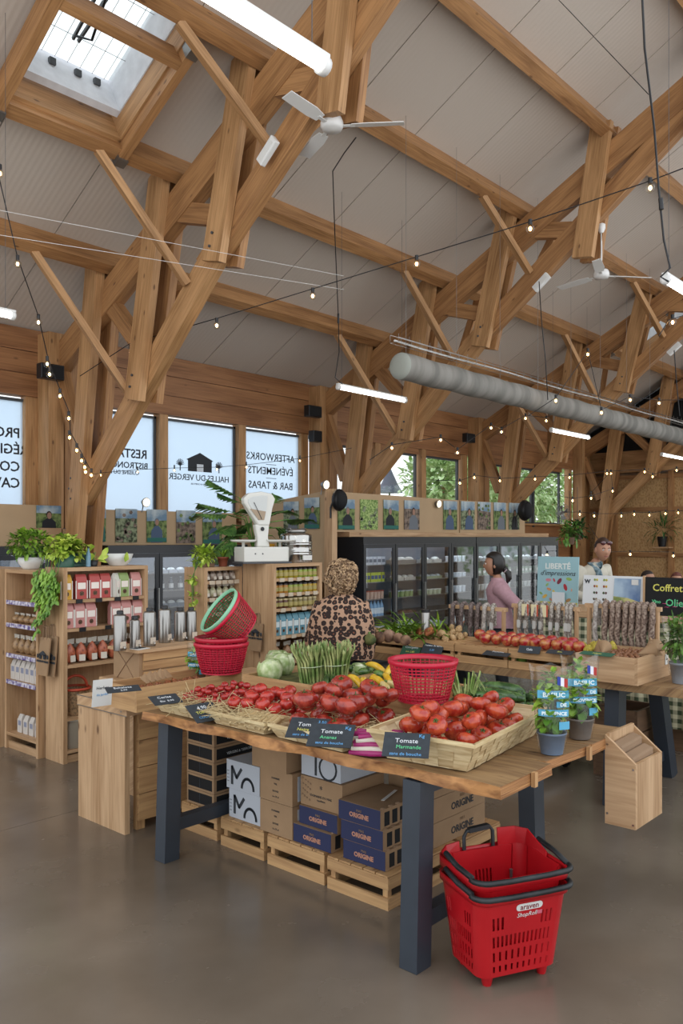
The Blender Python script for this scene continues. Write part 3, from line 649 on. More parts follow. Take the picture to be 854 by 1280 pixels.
T = empty('wall_speaker', onu(771, 630, 19.98), 0, 'black speaker on a grid post of the strand board wall', 'speaker'); MB().box(-.12, 0, -.13, .13, -.17, .17).build('body', M['black'], T, bev=.02)
for (x, y, v, lab) in ((183, 628, 9.2, 'small round clip lamp before the RESTAURANT window'), (408, 606, 7.5, 'small round clip lamp at the board corner post'), (549, 630, 7.5, 'small round clip lamp above the long picture board')):
    p = onv(x, y, v); T = empty('clip_lamp', p, .3, lab, 'lamp'); MB().lathe((0, 0, 0), [(.03, .08), (.06, .02), (.065, 0)], 14, axis=(.3, 1, .1)).build('shade', M['greymetal'], T)
    MB().lathe((0, -.004, 0), [(.055, 0), (.05, .004)], 14, axis=(.3, 1, .1)).build('lens', plain('lamp_lens', 'fff2d8', .3, emit='fff0d0', es=1.5), T); MB().tube([(0, .06, 0), (.03, .08, -.06), (.02, .09, -.13)], .008).build('arm', M['greymetal'], T)

# table fan on the far sill
p = onv(702, 637, 9.45); T = empty('desk_fan', (p.x, p.y, 2.14), -.4, 'grey wire-cage desk fan on the sill at the last window', 'fan')
g = MB()
for k in range(3): g.tube([(math.cos(a_*PI/12)*(.22-.05*k), -.05-.02*k, .27+math.sin(a_*PI/12)*(.22-.05*k)) for a_ in range(24)], .006, 4, closed=True)
for k in range(14): a_ = 2*PI*k/14; g.tube([(0, -.10, .27), (math.cos(a_)*.22, -.05, .27+math.sin(a_)*.22)], .003, 3)
g.build('cage', M['greymetal'], T)
for k in range(4):
    a_ = k*PI/2+.3; MB().prism([(0, -.04, .27), (math.cos(a_-.3)*.18, -.03, .27+math.sin(a_-.3)*.18), (math.cos(a_+.35)*.18, -.05, .27+math.sin(a_+.35)*.18)], (0, .006, 0)).build('blade', M['greymetal'], T)
MB().lathe((0, -.04, .27), [(.05, 0), (.045, .1), (.02, .13)], 12, axis=(0, 1, 0)).build('motor', M['greymetal'], T); MB().cyl((0, 0, .02), (0, 0, .22), .015).cyl((0, 0, 0), (0, 0, .02), .11).build('stand', M['greymetal'], T)

# ================================================================== OUTSIDE: trees beyond the clear panes
for i, (x, y, d, r, lab) in enumerate([(555, 608, 24, 1.3, 'round green tree outside the second clear window'), (610, 600, 26, 1.7, 'green tree outside behind the third timber frame'), (660, 605, 30, 2.2, 'wide bright tree outside the last window pair'), (690, 618, 32, 2.2, 'leafy tree outside against the window edge by the fan'), (630, 640, 30, 1.8, 'low green bush outside under the third frame')]+[(0, 0, 0, 2.6, 'broad garden tree beyond the glazed end front'), (1, 0, 0, 2.4, 'second garden tree beyond the glazed end front')]):
    p = at(x, y, d) if d else V3((28+x*2, -3.2+x*5.4, 2.4)); T = empty('garden_tree', (p.x, p.y, -.6), 0, lab, 'tree'); MB().cyl((0, 0, 0), (0, 0, p.z+.6), .16, .08).build('trunk', M['beam'], T)
    foliage(T, (0, 0, p.z+.6), (r, r, r*.85), 1500, .26, .16, 'tree', shell=.35)
p = onv(487, 596, 16); T = empty('parasol', (p.x, p.y, -.6), 0, 'folded grey parasol seen through the first clear window', 'parasol'); MB().cyl((0, 0, 0), (0, 0, p.z+.6), .03).build('pole', M['frame'], T)
MB().lathe((0, 0, p.z+.1), [(.42, 0), (.25, .3), (.02, .8)], 8).build('canopy', plain('parasol_cloth', '5b6070', .9), T)
# ================================================================== GONDOLA SHELVES ON THE WINDOW SIDE
def shelf_unit(name, label, u0, u1, v0, v1, zt, zs, face='v', th=.035, back=True, m='pine'):
    """open shelf; face 'v' opens towards -Y, 'u' opens towards -X"""
    T = empty(name, (u0, v0, 0), 0, label, 'shelf', 'pine shelf units'); a, b_ = u1-u0, v1-v0
    if face == 'v':
        MB().box(0, th, 0, b_, 0, zt).build('side_panel', M[m], T); MB().box(a-th, a, 0, b_, 0, zt).build('side_panel', M[m], T)
        if back: MB().box(th, a-th, b_-.015, b_, 0, zt-.0).build('back_panel', M[m], T)
        for z in zs: MB().box(th, a-th, .004, b_-.015, z-.025, z, 0).build('shelf', M[m], T)
        MB().box(th, a-th, -.0, b_-.015, zt-.03, zt, 0).build('top', M[m], T); MB().box(th, a-th, .02, .04, 0, .06, 0).build('plinth', M[m], T)
    else:
        MB().box(0, a, 0, th, 0, zt).build('side_panel', M[m], T); MB().box(0, a, b_-th, b_, 0, zt).build('side_panel', M[m], T)
        if back: MB().box(a-.015, a, th, b_-th, 0, zt).build('back_panel', M[m], T)
        for z in zs: MB().box(.004, a-.015, th, b_-th, z-.025, z, 1).build('shelf', M[m], T)
        MB().box(0, a-.015, th, b_-th, zt-.03, zt, 1).build('top', M[m], T); MB().box(.02, .04, th, b_-th, 0, .06, 1).build('plinth', M[m], T)
    return T
SB = shelf_unit('display_shelf', 'pine shelf with pink, red and green coffee packets facing the shopping aisle', 3.385, 4.18, 6.0, 6.28, 1.56, [.10, .36, .78, 1.07, 1.30])
SA = shelf_unit('display_shelf', 'pine end shelf of brown bread bags under the basil bowl', 3.33, 3.64, 6.30, 6.88, 1.53, [.14, .587, .812, 1.07, 1.263], 'u')
SA2 = shelf_unit('display_shelf', 'plain pine cabinet side cut by the photo edge beyond the bread bags', 3.30, 3.62, 6.90, 7.6, 1.53, [.5, 1.], 'u')
MB().box(-.004, -.0005, .03, .67, .0, 1.5).build('front_panel', M['pine'], SA2)
SD = shelf_unit('display_shelf', 'narrow pine shelf of small bags behind the steel dispensers', 4.50, 4.932, 5.63, 5.91, 1.54, [.1, .4, .7, .93, 1.14, 1.27, 1.42])
SCu = shelf_unit('display_shelf', 'pine shelf full of jars and blue packets beside the curly-haired shopper', 4.94, 5.56, 5.23, 5.63, 1.57, [.1, .5, .70, .933, 1.173, 1.307, 1.44])
# shelf edge labels
for (T, z, n, w0) in [(SB, 1.30, 4, .76), (SB, 1.07, 3, .76), (SD, 1.42, 5, .4), (SD, 1.27, 5, .4), (SD, 1.14, 5, .4), (SCu, 1.44, 5, .58), (SCu, 1.307, 5, .58), (SCu, 1.173, 4, .58), (SCu, .933, 4, .58)]:
    for i in range(n):
        x = .05+(w0-.05)*(i+.5)/n; c = M['black'] if T is SB else plain('price_label', 'c8b9a2', .7)
        MB().box(x-.028, x+.028, -.006, .003, z-.03, z+.004).build('price_label', c, T)
for z in (.587, .812, 1.07, 1.263): MB().box(-.006, .002, .04, .54, z-.03, z+.005).build('price_rail', mix2('printed_rail', '5a4a86', 'd8d4dc', scale=30, rough=.5), SA)

# gusseted paper packets -------------------------------------------------------
def packet(col, h=.2, w=.095, d=.06, window=True, lab='f0e6dc', name='coffee_packet', label='', group=''):
    T = empty(name, (0, 0, 0), 0, label, 'packet', group); mb = MB(); c = plain('packet_'+col, col, .45)
    zz = [(0, 1, 1), (.72, 1, 1), (.90, .95, .55), (1, .92, .16)]; vs = []
    for (t, sx_, sy_) in zz: vs += [V3((sg[0]*w/2*sx_, sg[1]*d/2*sy_, t*h)) for sg in ((-1, -1), (1, -1), (1, 1), (-1, 1))]
    fs = [(3, 2, 1, 0), (12, 13, 14, 15)]+[(i*4+k, i*4+(k+1) % 4, i*4+4+(k+1) % 4, i*4+4+k) for i in range(3) for k in range(4)]
    mb._add(vs, fs); mb.build('bag', c, T)
    pp = MB(); pp.box(-w*.36, w*.36, -d/2-.0012, -d/2, h*.40, h*.66); pp.build('label', plain('packet_label_'+lab, lab, .6), T)
    if window: MB().cyl((0, -d/2-.0025, h*.22), (0, -d/2, h*.22), w*.2, n=12).build('window', mix2('roast_beans', '3a2418', '7a5a3c', scale=60, rough=.5), T)
    for sg in (-1, 1): MB().box(sg*w*.5-.004, sg*w*.5+.004, -d/2-.001, -d/2+.008, .003, h*.74).build('edge_strip', plain('packet_edge', 'd8cfc6', .6), T)
    return Proto(T)
def onshelf(T, x, y, z): return (T.location.x+x, T.location.y+y, z)
cols = {'yellow': 'c99a2e', 'red': 'b04a45', 'green': '8fa565', 'pink': 'c58882', 'white': 'dfe0d4'}
PK = {k: packet(c, label='x', group='coffee packets on the pine shelf') for k, c in cols.items()}
r1 = [(82, 'yellow', 'mustard yellow coffee packet at the start of the top row'), (101, 'red', 'first red coffee packet, beside the yellow one'), (117.5, 'red', 'middle one of the three red coffee packets'), (131, 'red', 'third red coffee packet, next to the pale ones'), (146, 'white', 'off-white packet turned sideways beside the green one'), (154, 'green', 'green coffee packet in the top row'), (169, 'pink', 'pink coffee packet alone at the end of the top row')]
for (x, k, lab) in r1: PK[k].put((onv(x, 730, 6.05).x, 6.06, 1.302), random.uniform(-.1, .1)+(.5 if k == 'white' else 0), label=lab)
for i, x in enumerate((84, 98.5, 112.5)): PK['pink'].put((onv(x, 765, 6.05).x, 6.06, 1.072), random.uniform(-.05, .05), label='pink packet, %s of three below the yellow and red ones' % ['first', 'second', 'third'][i])
for i, x in enumerate((144, 157, 171)): PK['pink'].put((onv(x, 765, 6.05).x, 6.06, 1.072), random.uniform(-.05, .05), label='pink packet, %s of three behind the tallest steel dispensers' % ['first', 'second', 'third'][i])
# clear bags of dried tomatoes
def clear_bag(c1, c2, w, d, h, label, group, name='clear_bag', lab=True):
    T = empty(name, (0, 0, 0), 0, label, 'bag', group)
    def f(v): k = 1-.45*max(0, v.z); return V3((v.x*k*(1+.1*math.sin(5*v.z)), v.y*k, v.z))
    MB().ball((0, 0, h*.42), (w/2, d/2, h*.42), 12, 8, f).build('contents', mix2('bagfill_'+c1, c1, c2, scale=38, rough=.35, kind='voronoi', lo=.1, hi=.6), T)
    MB().prism([(-w*.4, -.004, h*.78), (w*.4, -.004, h*.78), (w*.46, -.004, h), (-w*.42, -.004, h*.97)], (0, .008, 0)).build('bag_top', plain('bag_film', 'b9b4a8', .3), T)
    if lab: MB().prism([(-w*.25, -d/2-.001, h*.08), (w*.25, -d/2-.001, h*.08), (w*.25, -d/2*.96, h*.34), (-w*.25, -d/2*.96, h*.34)], (0, .004, 0)).build('label', plain('bag_label', 'd9d2c4', .7), T)
    return Proto(T)
cb = clear_bag('7c3322', 'b8684a', .1, .08, .2, 'x', 'bags of dried tomatoes on the third shelf')
for i in range(7): cb.put(onshelf(SB, .10+.1*i, .08, .782), random.uniform(-.3, .3), label='clear bag of red dried tomatoes, %s along the row under the pink packets' % ['first', 'second', 'third', 'fourth', 'fifth', 'sixth', 'seventh'][i])
cb2 = clear_bag('5c4a34', 'a89878', .1, .08, .15, 'x', 'bags with dark filling in the second rank')
for i in range(6): cb2.put(onshelf(SB, .13+.1*i, .18, .782), random.uniform(-.3, .3), label='clear bag of dark dried goods behind the tomato bags')
T = empty('handled_basket', onshelf(SB, .17, .12, .362), 0, 'basket with a red rim on the low shelf under the tomato bags', 'basket')
MB().lathe((0, 0, 0), [(.10, 0), (.12, .2), (.12, .21), (.11, .2), (.09, .01)], 16, caps=False).build('body', mix2('wicker_dull', '6a5238', '9a7a55', scale=60), T)
MB().tube([(math.cos(a*PI/10)*.12, math.sin(a*PI/10)*.12, .21) for a in range(20)], .012, 6, closed=True).tube([(math.cos(PI*a/10)*.11, 0, .21+math.sin(PI*a/10)*.1) for a in range(11)], .012, 6).build('rim', plain('red_rim', 'b9482e', .4), T)
T = empty('clear_bucket', onshelf(SB, .14, .12, .102), 0, 'translucent lidded bucket on the bottom shelf under the basket', 'bucket')
MB().lathe((0, 0, 0), [(.095, 0), (.105, .22)], 18).build('body', plain('cloudy_plastic', '9a9180', .3), T); MB().lathe((0, 0, 0), [(.112, .22), (.112, .24), (.09, .245)], 18).build('lid', plain('bucket_lid', 'b5ae9f', .4), T)
# end shelf goods
bb = clear_bag('6e5138', 'a3825c', .085, .09, .16, 'x', 'brown bags on the end shelf')
for j in range(2):
    for i in range(5): 
        if j == 0: bb.put(onshelf(SA, .07, .09+.1*i, .814), PI/2+random.uniform(-.3, .3), label='brown bag of biscuits on the end shelf, %s from the corner' % ['first', 'second', 'third', 'fourth', 'fifth'][i])
        else: bb.put(onshelf(SA, .07, .09+.1*i, 1.072), PI/2, label='small brown bag on the upper end shelf, number %s from the corner' % ['one', 'two', 'three', 'four', 'five'][i], scale=(1, 1, .55))
wp = packet('c9c3bb', .17, .065, .05, False, '8a8ea0', 'paper_packet', 'x', 'white paper packets on the end shelf')
for i in range(6): wp.put(onshelf(SA, .06, .085+.083*i, .589), -PI/2, label='white paper packet on the end shelf, %s from the corner' % ['first', 'second', 'third', 'fourth', 'fifth', 'sixth'][i])
for i in range(4): wp.put(onshelf(SA, .08, .12+.1*i, .142), -PI/2, scale=(1, 1, .9), label='low pale packet on the base of the end shelf, %s from the corner' % ['first', 'second', 'third', 'fourth'][i])
# bags on the narrow shelf
nb = [clear_bag('4a3b33', 'b0a294', .07, .06, .105, 'x', 'small bags on the narrow shelf'), clear_bag('8a8f5a', 'c9c6a8', .07, .06, .12, 'x', 'small bags on the narrow shelf'), clear_bag('4f6a4a', 'a0a88a', .07, .06, .11, 'x', 'small bags on the narrow shelf')]
for j, z in enumerate((1.422, 1.272, 1.142)):
    for i in range(5): nb[j].put(onshelf(SD, .075+.073*i, .07, z), random.uniform(-.4, .4), label='small %s bag, %s in the %s row of the narrow shelf' % (['dark', 'yellowish', 'green'][j], ['first', 'second', 'third', 'fourth', 'last'][i], ['top', 'second', 'third'][j]))
# jars
def jar(c, lid, h=.085, r=.03):
    T = empty('jar', (0, 0, 0), 0, 'x', 'jar', 'jars'); MB().lathe((0, 0, 0), [(r*.9, 0), (r, .006), (r, h*.78), (r*.85, h*.84)], 12).build('glass_body', plain('jarfill_'+c, c, .25), T)
    MB().lathe((0, 0, 0), [(r*.9, h*.82), (r*.92, h), (r*.5, h+.001)], 12).build('lid', plain('jarlid_'+lid, lid, .35), T)
    MB().lathe((0, 0, 0), [(r+.0012, h*.2), (r+.0012, h*.58)], 12, caps=False).build('label', plain('jarlab', 'a89a5c', .6), T); return Proto(T)
for (z, cs, nm) in ((1.442, ['9a8b2c', '8a9a3a'], 'top'), (1.309, ['a9752e', '8f9a3c', 'b0902e'], 'second'), (1.175, ['5a3524', '7a6a34', '8a7a52'], 'third')):
    js = [jar(c, '3a3230' if nm != 'third' else 'c9b98a') for c in cs]
    for i in range(9): js[(i*len(cs)//9)].put(onshelf(SCu, .062+.062*i, .05, z), label='%s of nine jars in the %s jar row beside the shopper' % (['first', 'second', 'third', 'fourth', 'fifth', 'sixth', 'seventh', 'eighth', 'last'][i], nm), group='jars in the %s row' % nm)
    for i in range(9): js[(i*len(cs)//9)].put(onshelf(SCu, .062+.062*i, .13, z), label='jar in the second rank of the %s jar row' % nm, group='jars in the %s row, second rank' % nm)
bp = packet('5c8d9c', .185, .072, .06, True, 'd4dfe0', 'blue_packet', 'x', 'pale blue packets under the jars')
for i in range(7): bp.put(onshelf(SCu, .075+.079*i, .06, .935), random.uniform(-.06, .06), label='%s of seven pale blue paper packets under the jars' % ['first', 'second', 'third', 'fourth', 'fifth', 'sixth', 'last'][i])
lb = clear_bag('6b4630', 'a8805c', .12, .09, .17, 'x', 'brown bags under the blue packets')
for i in range(4): lb.put(onshelf(SCu, .1+.14*i, .08, .702), random.uniform(-.3, .3), label='clear bag of brown goods under the blue packets, %s along' % ['first', 'second', 'third', 'fourth'][i])

# kraft carrier bags hung on the side panels
def carrier(p, label, w=.2, h=.3, sh=.02):
    T = empty('kraft_carrier_bag', p, 0, label, 'bag', 'kraft carrier bags hung on the shelf ends')      # faces -X
    MB().prism([(-.045, -w/2, 0), (-.045, w/2, 0), (-.012, w/2, h), (-.012, -w/2, h)], (.010, 0, 0)).build('front', M['kraft'], T)
    MB().prism([(-.03, -w/2+.003, 0), (-.03, w/2-.003, 0), (-.002, w/2-.003, h), (-.002, -w/2+.003, h)], (-.002, 0, 0)).build('back', M['kraftd'], T)
    for k in (-.035, -.018): MB().tube([(k+.02, sg*w*.17*(1-.55*(t**3)), h-.02+.11*math.sin(PI/2*t)) for sg, t in [(-1, i/6) for i in range(7)]+[(1, 1-i/6) for i in range(7)]], .004, 5).build('handle', M['kraftd'], T)
    g = MB(); x = -.043
    for (a_, b_, z0, z1) in ((-.045, -.02, .13, .165), (.02, .045, .13, .165), (-.045, .045, .16, .17)): g.box(x+.0, x+.008, a_, b_, z0-.0, z1)
    g.prism([(x+.003, -.06, .165), (x+.003, .06, .165), (x+.006, 0, .195)], (.006, 0, 0)); 
    for sg in (-1, 1): g.ball((x+.006, sg*.075, .15), (.006, .014, .018), 8, 5)
    g.build('logo', M['ink'], T)
    bpy.context.view_layer.update()
    text('HALLES DU VERGER', .021, (p[0]-.038, p[1], p[2]+.11), (0, -1, 0), (.1, 0, 1), M['ink'], T, bold=.0008)
carrier((3.382, 6.15, .69), 'kraft carrier bag with barn logo hung below the trailing ivy', .17, .32)
carrier((3.335, 6.17, .70), 'second kraft bag hung in front of the first on the pink packet shelf', .16, .30)
carrier((4.935, 5.42, .80), 'kraft carrier bag with barn logo hung beside the stacked colanders', .15, .24)

# ------------------------------------------------------------------ plants and things on the shelf tops
def bowl(p, r, h, label, name='white_bowl', m='white', cat='bowl'):
    T = empty(name, p, 0, label, cat); MB().lathe((0, 0, 0), [(r*.55, 0), (r*.85, h*.45), (r, h), (r*.96, h), (r*.8, h*.5), (r*.4, h*.15)], 24, caps=False).lathe((0, 0, 0), [(.001, .0), (r*.55, .0)], 24, caps=False).build('body', M[m], T)
    MB().lathe((0, 0, 0), [(r*.9, h*.8), (.01, h*.86)], 20, caps=False).build('soil', M['soil'], T); return T
p = onu(37, 700, 3.47)
T = bowl((3.48, p.y, 1.532), .115, .10, 'white bowl planted with bushy light green basil on the end shelf', 'basil_bowl', cat='plant')
foliage(T, (0, 0, .21), (.18, .18, .13), 420, .055, .035, 'basil'); stems(T, (0, 0, .08), (0, 0, .24), 14, .12)
T = empty('tea_light_tin', (3.50, 6.83-.06, 1.532), 0, 'blue and silver tin beside the basil bowl', 'tin'); MB().lathe((0, 0, 0), [(.04, 0), (.045, .09)], 14).build('body', plain('tin_blue', '4a6a86', .3, .6), T); MB().lathe((0, 0, 0), [(.048, .09), (.048, .1)], 14).build('lid', M['chrome'], T)
# ivy
T = empty('trailing_ivy', (3.46, 6.11, 1.562), 0, 'bright trailing ivy spilling down the side of the pink packet shelf', 'plant')
MB().lathe((0, 0, 0), [(.07, 0), (.085, .1), (.08, .1), (.06, .02)], 14, caps=False).lathe((0, 0, 0), [(.08, .08), (.001, .085)], 14, caps=False).build('pot', plain('green_pot', '2f5a48', .4), T)
foliage(T, (0, 0, .15), (.17, .13, .10), 300, .055, .045, 'lime', shell=.3)
rnd = random.Random(3)
mb = MB(); lm = MB()
for k in range(7):
    x0, y0 = -.06-.02*rnd.random(), -.1+.05*k; L = rnd.uniform(.25, .52) if 1 < k < 6 else .2; pts = [(0, y0*.5, .1), (x0-.03, y0*.9, .08), (x0-.055, y0, -.05)]
    for t in range(1, 9): pts.append((x0-.055-.012*math.sin(t), y0+.03*math.sin(t*1.3+k), -.05-L*t/8))
    mb.tube(pts, .003, 4)
    for q in pts[2:]:
        for _ in range(5):
            d = V3((-rnd.random(), rnd.uniform(-1, 1), -.3-rnd.random()*.5)); leaf_shape(lm, V3(q)+V3((-rnd.random()*.02, rnd.uniform(-.02, .02), rnd.uniform(-.03, .03))), d, V3((-1, 0, .4)), .055*rnd.uniform(.6, 1.2), .045*rnd.uniform(.7, 1.2))
mb.build('vine', leafmat(*LM['mid']), T); tag(lm.build('foliage', mix2('ivy_leaf', '4d7a2a', '8fb848', scale=6, rough=.5), T), kind='stuff')
# planter, small bottle, creeping plant, bowl
T = empty('planter_tray', (3.56, 6.17, 1.562), 0, 'dark green planter tray with a leafy herb next to the ivy', 'planter')
mb = MB(); mb.box(-.09, .09, -.06, .06, .025, .10); mb.box(-.10, .10, -.07, .07, 0, .025); mb.box(-.095, .095, -.065, .065, .10, .108); mb.build('tray', plain('dark_green_plastic', '25483f', .45), T, bev=.004)
foliage(T, (-.05, 0, .19), (.14, .08, .07), 240, .04, .025, 'basil', shell=.3)
T = empty('small_bottle', (3.635, 6.05, 1.562), 0, 'slim clear bottle with blue label beside the dark planter', 'bottle'); MB().lathe((0, 0, 0), [(.02, 0), (.02, .1), (.009, .13), (.009, .15)], 12).build('body', plain('bottle_bluegrey', '6f95a8', .15), T); MB().lathe((0, 0, 0), [(.011, .15), (.011, .165)], 10).build('cap', M['cap'], T)
def big_leaves(T, items, m, name='leaf'):
    for (p, d, up, L, Wd, cu) in items:
        mb = MB(); leaf_shape(mb, p, d, up, L, Wd, cu); mb.build(name, leafmat(*LM[m]), T)
T = empty('creeping_plant', (3.72, 6.12, 1.562), 0, 'round-leaved lime plant in a low pot between bottle and white bowl', 'plant')
MB().lathe((0, 0, 0), [(.035, 0), (.045, .05), (.001, .048)], 12).build('pot', M['black'], T)
big_leaves(T, [((-.02, 0, .13), (-.6, -.5, .5), (-.3, -1, 0), .08, .09, .1), ((-.02, -.01, .05), (-.3, -.4, .5), (0, -1, .2), .08, .07, .1), ((.03, -.02, .06), (1, -.2, .3), (0, -1, .3), .11, .05, .2), ((.06, -.02, .08), (1, 0, .9), (0, -1, .3), .12, .05, .3), ((.04, 0, .04), (.6, -.6, .1), (0, -.6, 1), .08, .06, .3)], 'lime')
stems(T, (0, 0, .03), (.0, 0, .11), 5, .05)
T = bowl((3.97, 6.13, 1.562), .125, .10, 'white bowl with one lime leaf at the end of the pink packet shelf', 'white_bowl', cat='bowl')
mb = MB(); leaf_shape(mb, (-.02, -.13, .03), (.1, -.3, 1), (0, -1, 0), .09, .05, .1); mb.build('leaf', leafmat(*LM['lime']), T)
# pots on the narrow shelf
T = empty('lime_plant', (4.60, 5.76, 1.542), 0, 'lime leafed plant in a low square pot on the narrow shelf', 'plant'); MB().box(-.08, .08, -.05, .05, 0, .03).build('pot', M['darkcrate'], T)
foliage(T, (0, 0, .1), (.11, .08, .08), 200, .06, .03, 'lime', shell=.2)
mb = MB(); lm = MB()
for k in range(4):
    pts = [(-.06, -.03, .06), (-.12, -.04-.02*k, .06), (-.16-.01*k, -.06, -.1), (-.15-.02*k, -.05-.02*k, -.22-.03*k)]; mb.tube(pts, .0025, 4)
    for q in pts[1:]:
        for _ in range(5): leaf_shape(lm, V3(q)+rdir()*.03, rdir(-.6), UZ, .05, .03)
mb.build('vine', leafmat(*LM['mid']), T); tag(lm.build('trailing_foliage', leafmat(*LM['lime']), T), kind='stuff')
T = empty('aloe_pot', (4.80, 5.74, 1.542), 0, 'small terracotta pot with spiky green aloe beside the scale', 'plant'); MB().lathe((0, 0, 0), [(.035, 0), (.048, .07), (.052, .07), (.052, .085), (.04, .08)], 16).build('pot', plain('terracotta', '8c4a34', .7), T)
mb = MB()
for k in range(11): a_ = k*2.4; leaf_shape(mb, (0, 0, .08), (math.cos(a_)*.6, math.sin(a_)*.6, .9), UZ, .10, .016, .15)
mb.build('spiky_leaves', leafmat(*LM['basil']), T)
# antique scale
T = empty('antique_scale', (5.0, 5.44, 1.572), -.35, 'white enamel antique counter scale with fan-shaped dial', 'scale'); E_ = plain('cream_enamel', 'd6d5cd', .25, coat=.5); T.scale = (1.15, 1.15, 1.15)
MB().prism([(-.19, -.11, .012), (.17, -.11, .012), (.19, -.09, .012), (.19, .09, .012), (.17, .11, .012), (-.19, .11, .012)], (0, 0, .115)).build('base', E_, T, bev=.008)
MB().box(-.20, .20, -.12, .12, 0, .012).build('foot_plate', M['frame'], T)
n = MB(); n.prism([(-.055, -.03, .125), (.055, -.03, .125), (.04, -.03, .2), (.05, -.03, .3), (-.07, -.03, .3), (-.05, -.03, .2)], (0, .06, 0)); n.build('neck', E_, T, bev=.01)
MB().lathe((-.01, -.035, .265), [(.016, 0), (.012, .008)], 14, axis=(0, -1, 0)).build('maker_badge', M['black'], T)
fan_ = [(-.045, .29), (-.16, .46), (-.165, .50), (-.12, .54), (-.02, .555), (.07, .54), (.10, .50), (.075, .42), (.05, .29)]
MB().prism([(x, -.035, z) for x, z in fan_], (0, .07, 0)).build('dial_housing', E_, T, bev=.012)
fi = [(-.045, .335), (-.13, .465), (-.13, .49), (-.1, .51), (-.02, .525), (.03, .52), (.02, .40), (.0, .335)]
MB().prism([(x, -.040, z) for x, z in fi], (0, .004, 0)).build('dial_face', plain('dial_paper', 'c9ccc9', .3), T)
MB().prism([(-.045, -.0425, .335), (-.115, -.0425, .42), (.015, -.0425, .40), (.0, -.0425, .335)], (0, .002, 0)).build('dial_scale', plain('dial_brown', 'a59078', .5), T)
MB().beam((-.02, -.045, .34), (-.085, -.045, .47), .004, .003).build('needle', M['black'], T)
for sx_, r in ((-.155, .10), (.15, .13)):
    MB().lathe((sx_, 0, 0), [(.012, .125), (.012, .16), (r*.9, .165), (r, .175), (r, .182), (r*.92, .178), (.01, .172)], 24).build('pan', E_, T)
for x in (-.10, -.04): MB().lathe((x, -.111, .075), [(.006, 0), (.004, .003)], 8, axis=(0, -1, 0)).build('screw', M['frame'], T)
# steel drum
T = empty('steel_drum', (5.41, 5.42, 1.572), 0, 'polished stainless steel drum with ridged bands and clamp lid', 'drum')
T.scale = (1.13, 1.13, 1.1); pr = [(.128, 0), (.13, .01)]
for z in (.07, .09, .15, .17): pr += [(.13, z-.006), (.134, z), (.13, z+.006)]
pr += [(.13, .22), (.125, .235), (.08, .245), (.078, .26)]
MB().lathe((0, 0, 0), pr, 36).build('body', M['chrome'], T); MB().lathe((0, 0, 0), [(.085, .258), (.085, .275), (.05, .282)], 28).build('lid', M['steel'], T)
for sg in (-1, 1): MB().tube([(sg*.07, -.02, .25), (sg*.085, -.02, .285), (sg*.085, .02, .285), (sg*.07, .02, .25)], .006, 6).build('clamp', M['greymetal'], T)
MB().prism([(-.05, -.1325, .02), (.05, -.1325, .02), (.05, -.1325, .06), (-.05, -.1325, .06)], (0, .01, 0)).build('label', M['white'], T)
# big philodendron behind the scale
T = empty('philodendron', (5.40, 5.98, 1.46), 0, 'large split-leaf philodendron on a stand behind the antique scale', 'plant')
MB().lathe((0, 0, 0), [(.12, 0), (.15, .24), (.14, .24), (.001, .22)], 18).build('pot', M['black'], T)
def split_leaf(L, Wd):
    mb = MB()
    mb.beam((0, 0, 0), (0, L, -.0), .008, .004)
    for k in range(8):
        t = .12+.8*k/8; w = Wd*math.sin(PI*min(1, t+.12))*.5+.02
        for sg in (-1, 1): leaf_shape(mb, (0, L*t, 0), (sg*1, .75, -.1), UZ, w*1.3, L*.16, .2)
    leaf_shape(mb, (0, L*.9, 0), (0, 1, 0), UZ, L*.18, L*.1); return mb.mesh('leaf', leafmat('philo_leaf', '335a28', '6f9648'))
sl = split_leaf(.38, .3); sl2 = split_leaf(.28, .24)
for (x, y, z, yaw, pit, me) in ((-.28, 0, .58, 1.3, .2, sl), (-.10, -.1, .50, .5, -.5, sl), (-.22, -.05, .34, 1.0, -.75, sl), (.0, -.12, .28, 2.6, -.9, sl2), (.2, -.08, .58, -1.1, .1, sl), (.26, -.1, .44, -1.4, -.3, sl), (.12, -.12, .36, -2.4, -.8, sl), (.30, -.05, .30, -1.9, -.7, sl2), (.05, 0, .62, -.4, .6, sl2), (-.33, -.05, .46, 1.9, -.3, sl2), (.22, .0, .66, -.8, .5, sl2), (-.15, 0, .66, .9, .4, sl2), (.15, -.15, .25, -2.9, -.9, sl2), (-.42, -.1, .55, 1.5, .0, sl), (-.36, -.12, .36, 1.6, -.6, sl), (-.05, -.15, .56, 1.9, .1, sl), (.34, -.12, .52, -1.5, .0, sl), (.05, -.18, .44, -2.2, -.2, sl2), (-.2, .0, .72, .6, .5, sl)):
    o = bpy.data.objects.new('leaf', me); C.objects.link(o); o.parent = T; o.location = (x, y, z); o.rotation_euler = (pit, 0, yaw)
    MB().tube([(0, 0, .2), (x*.4, y*.4, z*.75+.1), (x, y, z)], .006, 5).build('stalk', leafmat(*LM['mid']), T)
T = empty('plant_stand', (5.42, 5.98, 0), 0, 'dark stand hidden behind the jar shelf carrying the philodendron', 'stand'); mb = MB().box(-.16, .16, -.16, .16, 1.42, 1.46)
for sx_ in (-1, 1):
    for sy_ in (-1, 1): mb.box(sx_*.14-.015, sx_*.14+.015, sy_*.14-.015, sy_*.14+.015, 0, 1.42)
mb.build('frame', M['darkcrate'], T)
T = empty('yellow_cup', (5.27, 5.60, 1.572), 0, 'tiny yellow-orange pot between scale and steel drum', 'pot'); MB().lathe((0, 0, 0), [(.02, 0), (.028, .17), (.022, .17)], 12).build('body', plain('yellow_glaze', 'd39a2c', .4), T)
